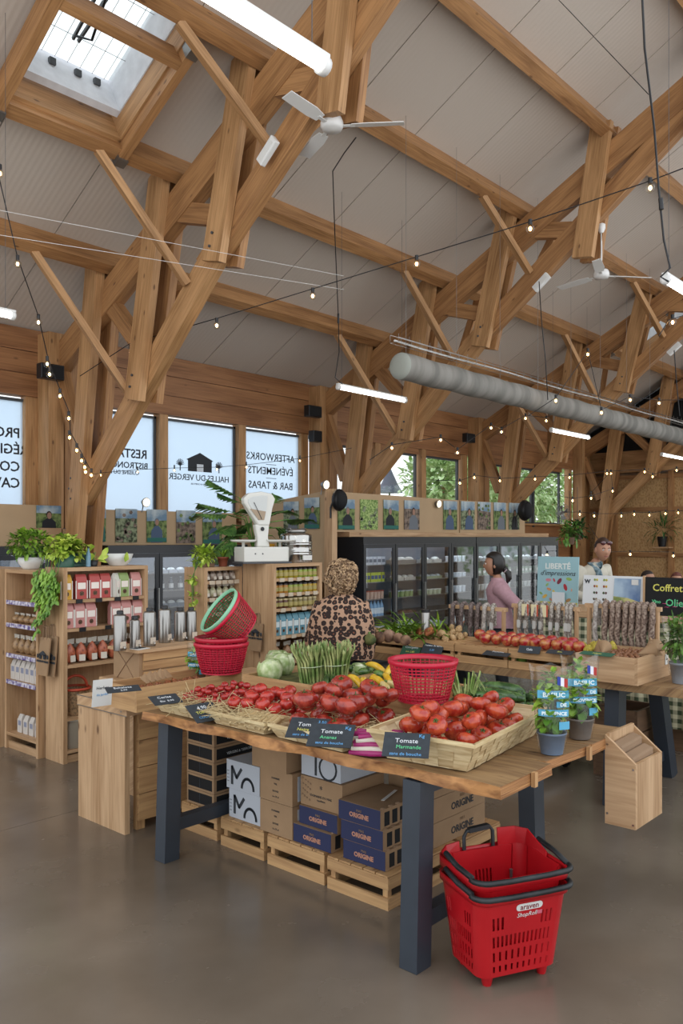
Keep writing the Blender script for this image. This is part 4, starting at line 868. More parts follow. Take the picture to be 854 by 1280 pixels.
# cardboard boxes on the low fridge by the first frame
for (x0, x1, y, lab) in ((50, 77, 677, 'cardboard box behind the basil bowl with a lit side flap'), (78, 105, 676, 'closed cardboard box against the first timber foot')):
    a_, b_ = onv(x0, y, 8.95), onv(x1, y, 8.95)
    T = empty('cardboard_box', (a_.x, 8.95, 1.702), 0, lab, 'box'); MB().box(.005, b_.x-a_.x, 0, .25, 0, .21 if x0 == 50 else .20).build('carton', M['kraft'], T); MB().box(.0, b_.x-a_.x-.02, .12, .14, .205, .212).build('tape', M['kraftd'], T)

# ================================================================== COUNTER WITH THE STEEL DISPENSERS, AT THE SIDE OF THE MAIN TABLE
T = empty('wooden_counter', (2.83, 4.30, 0), 0, 'plank counter with a tall pine end panel standing beside the main table', 'counter')
MB().box(0, .035, 0, .53, 0, .72).build('end_panel', M['pine'], T)
for k in range(4): MB().box(.10, 1.5, -.0+.0, .022, .06+k*.165, .06+k*.165+.16, 0).build('plank', M['crate'], T)
MB().box(1.46, 1.5, .022, .50, 0, .72).build('end_panel', M['pine'], T); MB().box(.10, .16, .023, .06, 0, .72).build('post', M['crate'], T)
MB().box(-.008, 1.5, -.03, .53, .722, .786, 0).build('top', M['pine'], T)
for z in (.720, .783): MB().box(-.0105, -.0083, -.03, .53, z, z+.005).build('metal_edge', M['steel'], T)
for k in range(3): MB().cyl((-.0085, .03+.0*k, .745+.0*k), (-.004, .03, .745), .006).build('screw', M['greymetal'], T) if k == 0 else None
upd()
T = empty('low_cabinet', (3.30, 4.87, 0), 0, 'plain pine cabinet behind the plank counter carrying the riser', 'cabinet')
MB().box(0, .85, 0, .45, 0, .76).build('body', M['pine'], T); MB().box(-.01, .86, -.01, .46, .761, .786, 0).build('top', M['pine'], T)
# kraft wrapped riser and its top board
T = empty('display_riser', (3.36, 4.93, .788), 0, 'kraft-paper wrapped riser under the steel dispensers', 'riser')
MB().box(0, .66, 0, .32, 0, .20).build('kraft_box', M['kraft'], T)
for z in (.004, .075, .14): MB().box(.03, .655, -.012, -.001, z, z+.058, 0).build('plank', M['crate'], T)
for a_, b_ in (((-.003, .05, 0), (-.003, .16, .11)), ((-.003, .27, 0), (-.003, .16, .11)), ((-.003, .16, .11), (-.003, .05, .2)), ((-.003, .16, .11), (-.003, .27, .2))): MB().beam(a_, b_, .004, .006, UX).build('fold', M['kraftd'], T)
MB().box(-.03, .70, -.03, .35, .201, .222, 0).build('top_board', M['pine'], T)
def dispenser(h, r):
    T = empty('steel_dispenser', (0, 0, 0), 0, 'x', 'dispenser', 'steel dispensers on the riser'); MB().lathe((0, 0, 0), [(r*.97, 0), (r, .006), (r, h-.014), (r*.8, h-.004), (.02, h)], 24).build('cylinder', M['steel'], T)
    MB().lathe((0, 0, 0), [(.024, h-.003), (.024, h+.018), (.018, h+.024)], 14).build('cap', M['cap'], T)
    MB().prism([(-.022, -r-.0015, .02), (.022, -r-.0015, .02), (.022, -r-.0015, .065), (-.022, -r-.0015, .065)], (0, .006, 0)).build('label', plain('tag_cream', 'cdbfae', .7), T)
    MB().tube([(0, -r, .03), (0, -r-.018, .03), (0, -r-.02, .02)], .005, 6).build('tap', M['chrome'], T); return Proto(T)
hi, lo = dispenser(.255, .045), dispenser(.21, .036); md = dispenser(.23, .042)
for (x, pr_, v, lab) in ((150, hi, 5.0, 'tall steel dispenser at the paper end of the riser'), (168.5, lo, 5.0, 'short slim steel dispenser, second in the row'), (187, hi, 5.05, 'tall steel dispenser, third in the row'), (206, hi, 5.13, 'tall steel dispenser behind the bagged herb, fourth in the row'), (225, md, 5.13, 'medium steel dispenser, fifth in the row'), (239, md, 5.10, 'steel dispenser next to the stacked colanders, last in the row')):
    q = onv(x, 800, v); pr_.put((q.x, v, 1.011), random.uniform(-.1, .4), label=lab)
T = empty('price_leaflet', (3.40, 4.955, 1.011), .2, 'dark and white leaflet lying at the end of the riser', 'leaflet'); MB().box(-.06, .05, -.035, .06, 0, .004).build('sheet', M['white'], T); MB().box(-.055, .045, 0, .055, .004, .006).build('print', M['slate'], T)

def slate_sign(name, label, c, w, h, xd, yd, rows, thick=.003, m='slate', cat='sign', group=None):
    """chalk sign centred at c with reading direction xd and up direction yd"""
    T = empty(name, c, 0, label, cat, group); x = V3(xd).normalized(); y = V3(yd); y = (y-x*y.dot(x)).normalized(); z = x.cross(y)
    MB().prism([-x*w/2-y*h/2, x*w/2-y*h/2, x*w/2+y*h/2, -x*w/2+y*h/2], -z*thick).build('board', M[m], T); upd()
    for (s, dx, dy, size, mm, bold) in rows: text(s, size, V3(c)+x*dx+y*dy+z*.0012, x, y, M[mm], T, bold=bold, ext=.0006)
    return T
A_R = V3((_s, -_c, 0)); A_F = V3((_c, _s, 0))          # across / into the picture, used only to turn signs towards the aisle
# crate on the counter with onions, its signs
def open_crate(name, label, p, lx, ly, h, t=.018, m='crate', slats=1, rz=0., group=None, base=True, cat='crate', corner=True):
    T = empty(name, p, rz, label, cat, group); sh = h/slats
    for k in range(slats):
        z0, z1 = k*sh+(.0 if k == 0 else .012), (k+1)*sh
        for y in (0, ly-t): MB().box(0, lx, y, y+t, z0, z1, 0).build('slat', M[m], T)
        for x in (0, lx-t): MB().box(x, x+t, t, ly-t, z0, z1, 1).build('slat', M[m], T)
    if base: MB().box(t, lx-t, t, ly-t, 0, .012).build('base_board', M[m], T)
    if corner and slats > 1:
        for x in (t, lx-t-.025):
            for y in (t, ly-t-.025): MB().box(x, x+.025, y, y+.025, 0, h).build('corner_post', M[m], T)
    return T
CK = open_crate('open_crate', 'long low wooden crate of shallots and herbs on the plank counter', (2.74, 4.045, .79), .80, .33, .14)
# ================================================================== THE MAIN TABLE
TT = .84
T = MT = empty('market_table', (3.4, 2.85, 0), 0, 'rough oak slab table with dark steel trestle legs, loaded with tomatoes', 'table')
upd()
def L_(p): return V3(p)-V3((3.4, 2.85, 0))
fl_, fr, br, bl = V3((2.665, 3.84, TT)), V3((2.775, 1.665, TT)), V3((4.05, 1.70, TT)), V3((4.02, 3.86, TT))
# slabs: three long boards with a wavy live edge on the aisle side
def plank_(t0, t1, wav0, wav1, th, name='slab', seed=0, end0=0., end1=0.):
    rnd = random.Random(seed); A0, A1 = fl_.lerp(bl, t0), fr.lerp(br, t0); B0, B1 = fl_.lerp(bl, t1), fr.lerp(br, t1); N = 26
    mb = MB(); d = (A1-A0).normalized()
    ph = [rnd.random()*6 for _ in range(4)]
    wv = lambda t, w: w*(math.sin(t*9+ph[0])*.5+math.sin(t*23+ph[1])*.3+math.sin(t*51+ph[2])*.2)
    P = []; Q = []
    for i in range(N+1):
        t = i/N; P.append(A0.lerp(A1, t)+V3((wv(t, wav0), 0, 0))+(d*-end0 if i == 0 else d*end1 if i == N else V3((0, 0, 0)))); Q.append(B0.lerp(B1, t)+V3((wv(t+.3, wav1), 0, 0)))
    vs = []
    for i in range(N+1):
        zt = V3((0, 0, -.004*abs(math.sin(i*.7+ph[3])))); lo_ = V3((.010*math.sin(i*1.1+ph[1]), 0, -th-.006*math.sin(i*.9+ph[2])))
        vs += [L_(P[i]+zt), L_(Q[i]+zt), L_(Q[i]+lo_), L_(P[i]+lo_)]
    L = (A1-A0).length; fs = []; uv = []; mi = []; W_ = (B0-A0).length; r0 = rnd.random()*9
    for i in range(N):
        a, b = i*4, i*4+4; u0, u1 = i/N*L, (i+1)/N*L
        for k, (v0, v1) in enumerate(((0, W_), (W_, W_+th), (W_+th, 2*W_+th), (2*W_+th, 2*W_+2*th))):
            k2 = (k+1) % 4; fs.append((a+k, a+k2, b+k2, b+k)); uv.append([(u0, r0+v0), (u0, r0+v1), (u1, r0+v1), (u1, r0+v0)]); mi.append(0 if k in (0, 2) else 1)
    o = len(mb.v); mb.v += [tuple(v) for v in vs]; mb.f += [list(f) for f in fs]; mb.uv += uv; mb.mi += mi; mb.sm += [False]*len(fs)
    mb.m = 1; mb._add(vs[:4], [(3, 2, 1, 0)], [[(0, 0), (0, .3), (.1, .3), (.1, 0)]]); mb._add(vs[-4:], [(0, 1, 2, 3)], [[(0, 0), (.1, 0), (.1, .3), (0, .3)]])
    return mb.build(name, [M['slab'], M['slabedge']], T)
plank_(0, .34, .012, .003, .052, seed=1, end0=.03); plank_(.345, .66, .003, .003, .048, seed=2, end1=-.03); plank_(.665, 1, .003, .01, .05, seed=3, end1=.0)
for t in (.20, .62): # drying-crack clamps on the end grain
    p = fr.lerp(br, t); MB().box(p.x-3.4-.012, p.x-3.4+.012, p.y-2.85-.022, p.y-2.85-.004, TT-.058, TT+.002).build('end_wedge', M['beamb'], T)
for v in (2.075, 3.80):
    for (ub, ut) in ((2.775, 2.80), (3.78, 3.74)): MB().beam((ub-3.4, v-2.85, 0), (ut-3.4, v-2.85, TT-.056), .09, .10, UX).build('leg', M['anthra'], T)
    MB().beam((2.80-3.4, v-2.85, .19), (3.75-3.4, v-2.85, .19), .06, .07).build('stretcher', M['anthra'], T); MB().beam((2.80-3.4, v-2.85, TT-.09), (3.7-3.4, v-2.85, TT-.09), .06, .06).build('top_rail', M['anthra'], T)
MB().beam((.0, -.78, TT-.09), (.0, .94, TT-.09), .05, .06).build('long_rail', M['anthra'], T)

# bag holder fixed on the table end -------------------------------------------
T = empty('bag_holder', (3.78, 1.545, .432), 0, 'slant-topped pine holder for brown paper bags fixed on the table end', 'holder'); dy = .150
for x in (0, .31): MB().prism([(x, 0, 0), (x, dy, 0), (x, dy, .425), (x, 0, .305)], (.016, 0, 0)).build('side_panel', M['pine'], T)
MB().box(.016, .31, 0, .016, 0, .305, 2).build('front_panel', M['pine'], T); MB().box(.016, .31, dy-.016, dy, 0, .43, 2).build('back_panel', M['pine'], T); MB().box(.016, .31, .016, dy-.016, 0, .016).build('base_panel', M['pine'], T)
for (y, z) in ((.012, .02), (.012, .28), (dy-.012, .05), (dy-.012, .38)): MB().cyl((-.002, y, z), (.001, y, z), .005, n=8).build('screw', M['steel'], T)
for k in range(2):
    T = empty('paper_bag', (3.81, 1.563+k*.056, .452), 0, '%s bundle of brown paper bags in the pine holder' % ['thick front', 'thick rear'][k], 'bag', 'paper bags in the pine holder'); z = .315+.045*k
    MB().prism([(0, 0, 0), (.24, 0, 0), (.245, .004, z), (-.005, .004, z-.01)], (0, .050, .016)).build('bag', M['kraftd'], T, bev=.008)

# under the table: fruit crates as plinths -------------------------------------
def fruit_crate(label, u, v, lx, ly, h=.2, rz=0.):
    u += .07; v += .05; T = empty('fruit_crate', (u, v, 0), rz, label, 'crate', 'pine fruit crates on the floor under the table'); t = .014
    for z0, z1 in ((.0, .058), (.098, .156)):
        for x in (0, lx-t): MB().box(x, x+t, 0, ly, z0, z1, 1).build('slat', M['crate'], T)
        for y in (0, ly-t): MB().box(t, lx-t, y+.001, y+t-.001, z0, z1, 0).build('slat', M['crate'], T)
    for x in (t, lx-t-.03):
        for y in (t, ly-t-.03): MB().box(x, x+.03, y, y+.03, 0, .158).build('corner_post', M['crate'], T)
    n = max(4, int(ly/.075))
    for k in range(n): MB().box(.0, lx, k*ly/n+.004, (k+1)*ly/n-.004, .158, .168, 0).build('slat', M['crate'], T)
    return T
fruit_crate('pine fruit crate under the stack of black-banded boxes', 3.07, 3.76, .60, .34)
fruit_crate('pine fruit crate under the white MO boxes', 3.05, 3.33, .60, .37)
fruit_crate('pine fruit crate under the tall plain carton and the two navy boxes', 3.04, 2.86, .60, .43)
fruit_crate('pine fruit crate under the stack of three navy boxes', 3.03, 2.43, .60, .40)
def carton_box(name, label, u, v, z, lx, ly, lz, m='kraft', group=None, cat='box', bev=0):
    u += .07; v += .05; T = empty(name, (u, v, z-.028), 0, label, cat, group); MB().box(0, lx, 0, ly, 0, lz-.0015).build('carton', M[m] if isinstance(m, str) else m, T); return T
NV = (0, -1, 0)                                           # lettering on faces that look towards -X reads along -Y
def face_text(T, s, size, y, z, m='ink', bold=.001, x=None, **k):
    p = T.location; upd(); return text(s, size, ((p.x if x is None else x)-.0012, p.y+y, p.z+z), NV, UZ, m if not isinstance(m, str) else M[m], T, bold=bold, ext=.0006, **k)
for k in range(5):
    T = carton_box('banded_carton', '%s kraft box with black printed bands in the stack by the table leg' % ['lowest', 'second-lowest', 'middle', 'second-highest', 'topmost'][k], 3.08, 3.80, .198+.094*k, .42, .26, .093, group='black-banded boxes')
    MB().box(-.0015, .001, .018, .245, .014, .078).build('black_band', M['blackmat'], T); MB().box(.02, .40, -.0015, .001, .014, .078).build('black_band', M['blackmat'], T)
    MB().box(-.0028, -.0013, .13, .133, .016, .076).build('printed_rule', M['anthra'], T)
    upd(); text('VERGERS & TERROIR', .022, T.location+V3((.2, -.002, .04)), UX, UZ, M['chalk'], T, ext=.0004)
MO = []
for k in range(2):
    T = carton_box('mo_carton', '%s white carton printed with big M and O shapes' % ['lower', 'upper'][k], 3.08-.004*k, 3.375+.018*k, .198+.168*k, .36, .285, .167, plain('white_carton', 'b9bfc7', .7), 'white cartons with M and O shapes'); 
    g = MB(); x = -.0018
    for a_, b_ in (((.235, .03), (.235, .13)), ((.235, .13), (.195, .07)), ((.195, .07), (.155, .125))): g.beam((x, a_[0], a_[1]), (x, b_[0], b_[1]), .0016, .018, (0, b_[1]-a_[1], a_[0]-b_[0]), .004)
    N = 16
    for i in range(N): a1, a2 = PI*i/N, PI*(i+1)/N; g.beam((x, .10+math.cos(a1)*.05, .02+math.sin(a1)*.06), (x, .10+math.cos(a2)*.05, .02+math.sin(a2)*.06), .0016, .016, (0, math.cos(a1), math.sin(a1)), .003)
    g.build('printed_mo', M['ink'], T)
    g2 = MB(); 
    for i in range(N): a1, a2 = 2*PI*i/N, 2*PI*(i+1)/N; g2.beam((.16+math.cos(a1)*.06, .12+math.sin(a1)*.05, .1672), (.16+math.cos(a2)*.06, .12+math.sin(a2)*.05, .1672), .012, .0012, UZ, .002)
    if k: g2.build('printed_ring', M['ink'], T)
    for z in (.04, .06, .08, .10): face_text(T, 'M O', .008, .27, z, bold=0)
for k in range(2):
    T = carton_box('tall_carton', '%s plain brown carton beside the white MO boxes' % ['lower', 'middle'][k], 3.05, 3.105, .198+.178*k, .34, .255, .177, group='plain brown cartons')
    MB().box(.04, .30, -.0018, .0, .02, .155).build('white_label', plain('white_carton', 'b9bfc7', .7), T); upd(); text('VA', .07, T.location+V3((.13, -.0025, .09)), UX, UZ, M['ink'], T, ext=.0006, bold=.002)
    for z, s in ((.13, 'DOMAINE'), (.10, 'VAL'), (.06, 'ROUGE'), (.03, '6 x 75 cl')): face_text(T, s, .014, .13, z, 'ink', bold=0)
T = carton_box('tall_carton', 'topmost plain brown carton tucked under the table edge', 3.03, 3.13, .198+.356, .34, .275, .165, group='plain brown cartons')
navy = plain('navy_carton', '262d52', .6)
def origine(label, u, v, z, ly=.28, lx=.36, h=.098, kr=False, side=True):
    T = carton_box('origine_box', label, u, v, z, lx, ly, h, 'kraft', 'navy ORIGINE boxes'); 
    MB().box(-.0022, .0, .001, ly-.001, .001, h-.003).build('navy_face', navy, T)
    face_text(T, 'MAS', .018, ly/2, h*.66, 'kraftd', 0, x=T.location.x-.0022); face_text(T, 'ORIGINE', .032, ly/2, h*.40, plain('copper_print', 'c08a70', .5), .0012, x=T.location.x-.0022)
    if side:
        g = MB()
        for i in range(5): g.box(.03+.062*i, .07+.062*i, -.0015, .001, .012, h-.018)
        tag(g.build('printed_pattern', M['blackmat'], T), kind='stuff')
        g = MB()
        for i in range(6): g.ball((.03+.06*i, .01, h*.99), (.02, .012, .008), 6, 4)
        tag(g.build('torn_edge', M['kraftd'], T), kind='stuff')
    return T
origine('lower navy ORIGINE box of the pair beside the tall cartons', 3.055, 2.825, .198, .275)
origine('upper navy ORIGINE box of the pair beside the tall cartons', 3.075, 2.80, .297, .275)
for k in range(3): origine('%s navy ORIGINE box in the stack behind the front table leg' % ['lowest', 'middle', 'topmost'][k], 3.06-.004*k, 2.47+[0, .012, .025][k], .198+.099*k, .275)
T = carton_box('vine_print_carton', 'brown carton with vine print above the two navy boxes', 3.09, 2.78, .396, .34, .30, .155, group=None)
for (s, z, y, sz) in (('DOMAINE DU MAS', .06, .15, .018), ('Appellation', .04, .15, .013), ('*', .10, .15, .05)): face_text(T, s, sz, y, z, 'ink', 0)
g = MB()
for i in range(16): g.ball((-.001, .29-.03*(i % 4)*.6-.01*random.random(), .14-.012*i*.6), (.001, .007, .006), 6, 4)
tag(g.build('printed_vine', M['kraftd'], T), kind='stuff')
T = carton_box('mo_carton', 'white carton with a big O pushed right under the table top', 3.10, 2.80, .552, .36, .285, .167, plain('white_carton', 'b9bfc7', .7))
g = MB(); g.box(-.0022, 0, .17, .185, .01, .15)
for i in range(16): a1, a2 = 2*PI*i/16, 2*PI*(i+1)/16; g.beam((-.0018, .09+math.cos(a1)*.06, .06+math.sin(a1)*.06), (-.0018, .09+math.cos(a2)*.06, .06+math.sin(a2)*.06), .0016, .011, (0, math.cos(a1), math.sin(a1)), .002)
g.build('printed_mo', M['ink'], T)
T = fruit_crate('pine fruit crate deep under the table carrying plain ORIGINE boxes', 3.66, 2.43, .40, .40)
for k in range(3):
    T = carton_box('origine_carton', '%s kraft ORIGINE box seen between table leg and red basket' % ['lowest', 'middle', 'topmost'][k], 3.46+.0*k, 2.47, .198+.13*k, .50, .30, .129, group='kraft ORIGINE boxes')
    upd(); text('MAS', .026, T.location+V3((.27, -.0015, .095)), UX, UZ, M['kraftd'], T, ext=.0006); text('ORIGINE', .055, T.location+V3((.27, -.0015, .05)), UX, UZ, M['ink'], T, ext=.0006, bold=.001)
T = empty('white_pallet_tape', (3.32, 2.65, .471), .3, 'strip of white tape lying on the topmost navy box', 'tape'); MB().box(-.09, .1, -.008, .008, 0, .002).build('strip', M['white'], T)

# ================================================================== RED SHOPPING BASKETS (two, nested)
YB = math.radians(-26.8)
redp = mix2('red_plastic', 'a80d18', 'c41a22', scale=5, rough=.32, lo=.2, hi=.8)
def basket_mesh(h, wb, db, wt, dt, dz_back=.0):
    """slotted tapered shell: rounded-rectangle rings with real slots; origin at the centre of the base, +Y to the back"""
    mb = MB(); th = .006
    def ring(t, inset=0.):
        w = (wb+(wt-wb)*t)/2-inset; d = (db+(dt-db)*t)/2-inset; r = .055; pts = []
        for (cx, cy, a0) in ((w-r, -d+r, -90), (w-r, d-r, 0), (-w+r, d-r, 90), (-w+r, -d+r, 180)):
            for k in range(5): a = math.radians(a0+90*k/4); pts.append(V3((cx+r*math.cos(a), cy+r*math.sin(a), 0)))
        return pts
    return ring
def basket(T, zo, h, wb, db, wt, dt, slots=True):
    g0 = basket_mesh(h, wb, db, wt, dt)
    def P(side, s, t, ins=0.):
        """point on a wall: side 0 front,1 +x,2 back,3 -x ; s in -1..1 along it, t 0..1 up"""
        w = (wb+(wt-wb)*t)/2-ins; d = (db+(dt-db)*t)/2-ins
        return {0: V3((s*(w-.05), -d, zo+t*h)), 1: V3((w, s*(d-.05), zo+t*h)), 2: V3((-s*(w-.05), d, zo+t*h)), 3: V3((-w, -s*(d-.05), zo+t*h))}[side]
    # slot rows: (t0, t1, list of s-intervals) ; walls are built from solid cells only
    for side in range(4):
        mb = MB(); nS = 30 if side in (0, 2) else 24
        rows = [(0, .06, None), (.06, .14, 'd'), (.14, .20, None), (.20, .32, 'd'), (.32, .38, None), (.38, .52, 'l'), (.52, .60, None), (.60, .76, 'e'), (.76, 1, None)]
        if not slots: rows = [(0, .5, None), (.5, .75, 'c'), (.75, 1, None)]
        for (t0, t1, kind) in rows:
            for i in range(nS):
                s0, s1 = -1+2*i/nS, -1+2*(i+1)/nS; sm = (s0+s1)/2; hole = False
                if kind == 'd': hole = i % 3 == 1 and abs(sm) < .92
                if kind == 'l': hole = i % 2 == 1 and abs(sm) < .92
                if kind == 'e': hole = i % 2 == 1 and (-.95 < sm < -.55 or (.55 if side == 0 else .4) < sm < .95)
                if kind == 'c': hole = i % 2 == 1 and abs(sm) < .3
                if hole: continue
                q = [P(side, s0, t0), P(side, s1, t0), P(side, s1, t1), P(side, s0, t1)]; r = [P(side, s0, t0, .005), P(side, s1, t0, .005), P(side, s1, t1, .005), P(side, s0, t1, .005)]
                mb._add(q+r, [(0, 1, 2, 3), (7, 6, 5, 4), (0, 4, 5, 1), (1, 5, 6, 2), (2, 6, 7, 3), (3, 7, 4, 0)])
        mb.build('wall', redp, T)
    K = 5
    for (sx_, sy_, a0) in ((1, -1, -90), (1, 1, 0), (-1, 1, 90), (-1, -1, 180)):
        cm = MB(); vs = []
        for t in (0, 1):
            w = (wb+(wt-wb)*t)/2; d = (db+(dt-db)*t)/2
            for ins in (0, .005):
                for k in range(K+1): a = math.radians(a0+90*k/K); r = .05-ins; vs.append(V3((sx_*(w-.05)+r*math.cos(a), sy_*(d-.05)+r*math.sin(a), zo+t*h)))
        n = K+1; fs = [(i, i+1, 2*n+i+1, 2*n+i) for i in range(K)]+[(n+i+1, n+i, 3*n+i, 3*n+i+1) for i in range(K)]
        cm._add(vs, fs, None, True); cm.build('corner', redp, T)
    fm = MB(); fm.box(-wb/2+.02, wb/2-.02, -db/2+.02, db/2-.02, zo+.004, zo+.012); fm.build('base', redp, T)
def rim(T, z, w, d, zf=0., m=None, r=.012, name='rim', ext=.0, flat=.030):
    """rolled rim: a band plus a bead following a rounded rectangle; zf lowers the front"""
    pts = []; rr = .06
    for (cx, cy, a0) in ((w/2-rr, -d/2+rr, -90), (w/2-rr, d/2-rr, 0), (-w/2+rr, d/2-rr, 90), (-w/2+rr, -d/2+rr, 180)):
        for k in range(6): a = math.radians(a0+90*k/5); x, y = cx+rr*math.cos(a), cy+rr*math.sin(a); pts.append(V3((x, y, z-zf*(.5-y/d))))
    mb = MB(); N = len(pts)
    vs = []
    for p in pts: o = V3((p.x, p.y, 0))*.025; vs += [p, p+o, p+o-UZ*flat, p-UZ*flat*1.0]
    fs = []
    for i in range(N): j = (i+1) % N; fs += [(i*4+k, j*4+k, j*4+(k+1) % 4, i*4+(k+1) % 4) for k in range(4)]
    mb._add(vs, fs, None, True); mb.build(name, m or redp, T)
    return pts
bc = V3((3.015, 1.80, 0))
T = RB = empty('shopping_basket', bc, YB, 'lower red rolling basket with white lettering standing on the floor by the table', 'basket', 'nested red shopping baskets')
basket(T, .045, .33, .37, .26, .43, .34); rim(T, .385, .435, .36, .0)
for (x, y) in ((-.13, -.09), (.13, -.09), (-.13, .09), (.13, .09)): MB().lathe((x, y, 0), [(.018, 0), (.03, .05)], 10).build('foot', redp, T)
def handle(T, w, d, z, drop, name='carry_handle'):
    pts = [V3((-w/2, d*.20, z+.015)), V3((-w/2-.006, -d*.1, z)), V3((-w/2+.005, -d*.36, z-.012))]
    for k in range(7): a = PI+PI/2*k/6; pts.append(V3((-w/2+.06+.06*math.cos(a), -d/2+.05+.06*math.sin(a), z-.018-drop*.3)))
    pts += [V3((x*w, -d/2-.012, z-.02-drop*(1-4*x*x))) for x in (-.2, 0, .2)]
    for k in range(7): a = -PI/2+PI/2*k/6; pts.append(V3((w/2-.06+.06*math.cos(a), -d/2+.05+.06*math.sin(a), z-.018-drop*.3)))
    pts += [V3((w/2-.005, -d*.36, z-.012)), V3((w/2+.006, -d*.1, z)), V3((w/2, d*.20, z+.015))]
    MB().tube(pts, .0115, 10).build(name, mix2('handle_black', '141618', '2a2d2f', scale=9, rough=.5), T)
handle(T, .455, .37, .405, .0)
upd()
R3 = Matrix.Rotation(YB, 3, 'Z'); xx = R3 @ UX; fn = R3 @ V3((0, -1, 0)); tilt = V3((fn.x*.14, fn.y*.14, 1))
def bpt(x, t, off=.003): d = (.25+(.34-.25)*t)/2; return bc + R3 @ V3((x, -d-off, .045+t*.33))
q = MB(); w2, h2 = .062, .0145
pl_ = []
for (cx, a0) in ((w2-h2, -90), (-w2+h2, 90)):
    for k in range(7): a = math.radians(a0+180*k/6); pl_.append((cx+h2*math.cos(a), h2*math.sin(a)))
yd = tilt.normalized(); zn = xx.cross(yd)
c0 = bpt(.022, .845, .002)
inv = T.matrix_world.inverted(); 
q.prism([inv @ (c0+xx*a+yd*b_) for a, b_ in pl_], (inv.to_3x3() @ zn)*.0015); q.build('badge', M['white'], T)
text('araven', .033, c0+zn*.002, xx, yd, plain('badge_ink', '7a1420', .5), T, bold=.0003, ext=.0004)
text('ShopRoll', .026, bpt(.012, .745, .003), xx, yd, M['white'], T, bold=.0, ext=.0004, shear=.25)
c1 = bpt(.072, .75, .003); g = MB().prism([inv @ (c1+xx*a+yd*b_) for a, b_ in ((-.011, -.008), (.011, -.008), (.011, .008), (-.011, .008))], (inv.to_3x3() @ zn)*.001); g.build('badge_square', plain('pink_print', 'd0687a', .5), T)
T = empty('shopping_basket', bc+V3((0, 0, .0)), YB, 'upper red rolling basket nested in the lower one, its black pull handle up', 'basket', 'nested red shopping baskets')
basket(T, .10, .345, .33, .235, .405, .325, False); rim(T, .452, .435, .36, .0, flat=.038)
handle(T, .455, .37, .470, .0)
# raised back and cheeks
w, d, z0, z1 = .41, .335, .44, .515
mb = MB(); mb.prism([(.08, d/2, z0), (w/2-.03, d/2, z0), (w/2-.03, d/2+.01, z1), (.08, d/2+.008, z1+.005)], (0, -.006, 0)); mb.build('raised_back', redp, T); mb = MB(); mb.prism([(-w/2+.03, d/2, z0), (-.11, d/2, z0), (-.11, d/2+.008, z1-.03), (-w/2+.03, d/2+.01, z1-.04)], (0, -.006, 0)); mb.build('raised_back', redp, T); mb = MB()
mb.prism([(w/2, d/2-.03, z0), (w/2, -.02, z0), (w/2+.01, -.01, z0+.02), (w/2+.012, d/2-.03, z1-.005)], (-.006, 0, 0)); mb.build('cheek', redp, T); mb = MB(); mb.prism([(-w/2, d/2-.03, z0), (-w/2, .02, z0), (-w/2-.01, .03, z0+.01), (-w/2-.012, d/2-.03, z1-.045)], (.006, 0, 0)); mb.build('cheek', redp, T); mb = MB()
mb.prism([(w/2-.032, d/2+.01, z1), (w/2-.03, d/2, z0), (w/2, d/2-.03, z0), (w/2+.012, d/2-.032, z1-.005)], (-.004, -.004, 0)); mb.build('raised_corner', redp, T); mb = MB(); mb.prism([(-w/2+.032, d/2+.01, z1-.04), (-w/2+.03, d/2, z0), (-w/2, d/2-.03, z0), (-w/2-.012, d/2-.032, z1-.045)], (.004, -.004, 0))
mb.build('raised_corner', redp, T)
hm = mix2('handle_black', '141618', '2a2d2f')
MB().tube([(-.085, d/2, .40), (-.085, d/2+.005, .50), (-.07, d/2+.008, .522), (.045, d/2+.01, .530), (.06, d/2+.008, .51), (.06, d/2, .40)], .0085, 8).build('pull_handle', hm, T)
MB().beam((-.06, d/2+.009, .524), (.04, d/2+.011, .531), .024, .02).build('grip', hm, T)
MB().lathe((.12, .12, .30), [(.006, 0), (.008, .05)], 8).build('clip', M['greymetal'], T)
# ================================================================== GOODS ON THE MAIN TABLE
def splint_tray(label, p, lx, ly, h, rz=0., flare=.05):
    """wood-veneer market basket: woven splints as real interlaced strips"""
    T = empty('splint_basket', p, rz, label, 'basket', 'veneer splint baskets on the market table'); m1 = M['splint']; mb = MB(); bk = MB()
    def wall(a0, a1, b0, b1, n):      # a: bottom edge, b: top edge
        a0, a1, b0, b1 = map(V3, (a0, a1, b0, b1)); nrm = (a1-a0).cross(b0-a0).normalized(); rows = 3; bk.prism([a0, a1, b1, b0], nrm*.001)
        for i in range(n):
            for j in range(rows):
                s0, s1, t0, t1 = i/n+.004, (i+1)/n-.004, j/rows, (j+1)/rows-.015; q = [a0.lerp(a1, s).lerp(b0.lerp(b1, s), t) for s, t in ((s0, t0), (s1, t0), (s1, t1), (s0, t1))]; o = nrm*(.003 if (i+j) % 2 else -.003)
                mb.prism([x+o for x in q], nrm*.0025)
    f = flare; A = [(0, 0), (lx, 0), (lx, ly), (0, ly)]; B = [(f, f), (lx-f, f), (lx-f, ly-f), (f, ly-f)]
    for k in range(4):
        a, b, c, d = B[k], B[(k+1) % 4], A[k], A[(k+1) % 4]; wall((*a, .004), (*b, .004), (*c, h), (*d, h), max(4, int((V3((*a, 0))-V3((*b, 0))).length/.06)))
    mb.build('woven_side', m1, T); bk.build('lining', m1, T); MB().box(f, lx-f, f, ly-f, 0, .005).build('base', m1, T)
    for k in range(4):
        a, b = V3((*A[k], h)), V3((*A[(k+1) % 4], h)); MB().beam(a, b, .012, .016, UZ, .004).build('rim', M['splint2'], T)
    return T
M['splint'] = wood('veneer_splint', 'b09468', 'e3d0a6', along=3, across=18, fine=60, knots=.3)
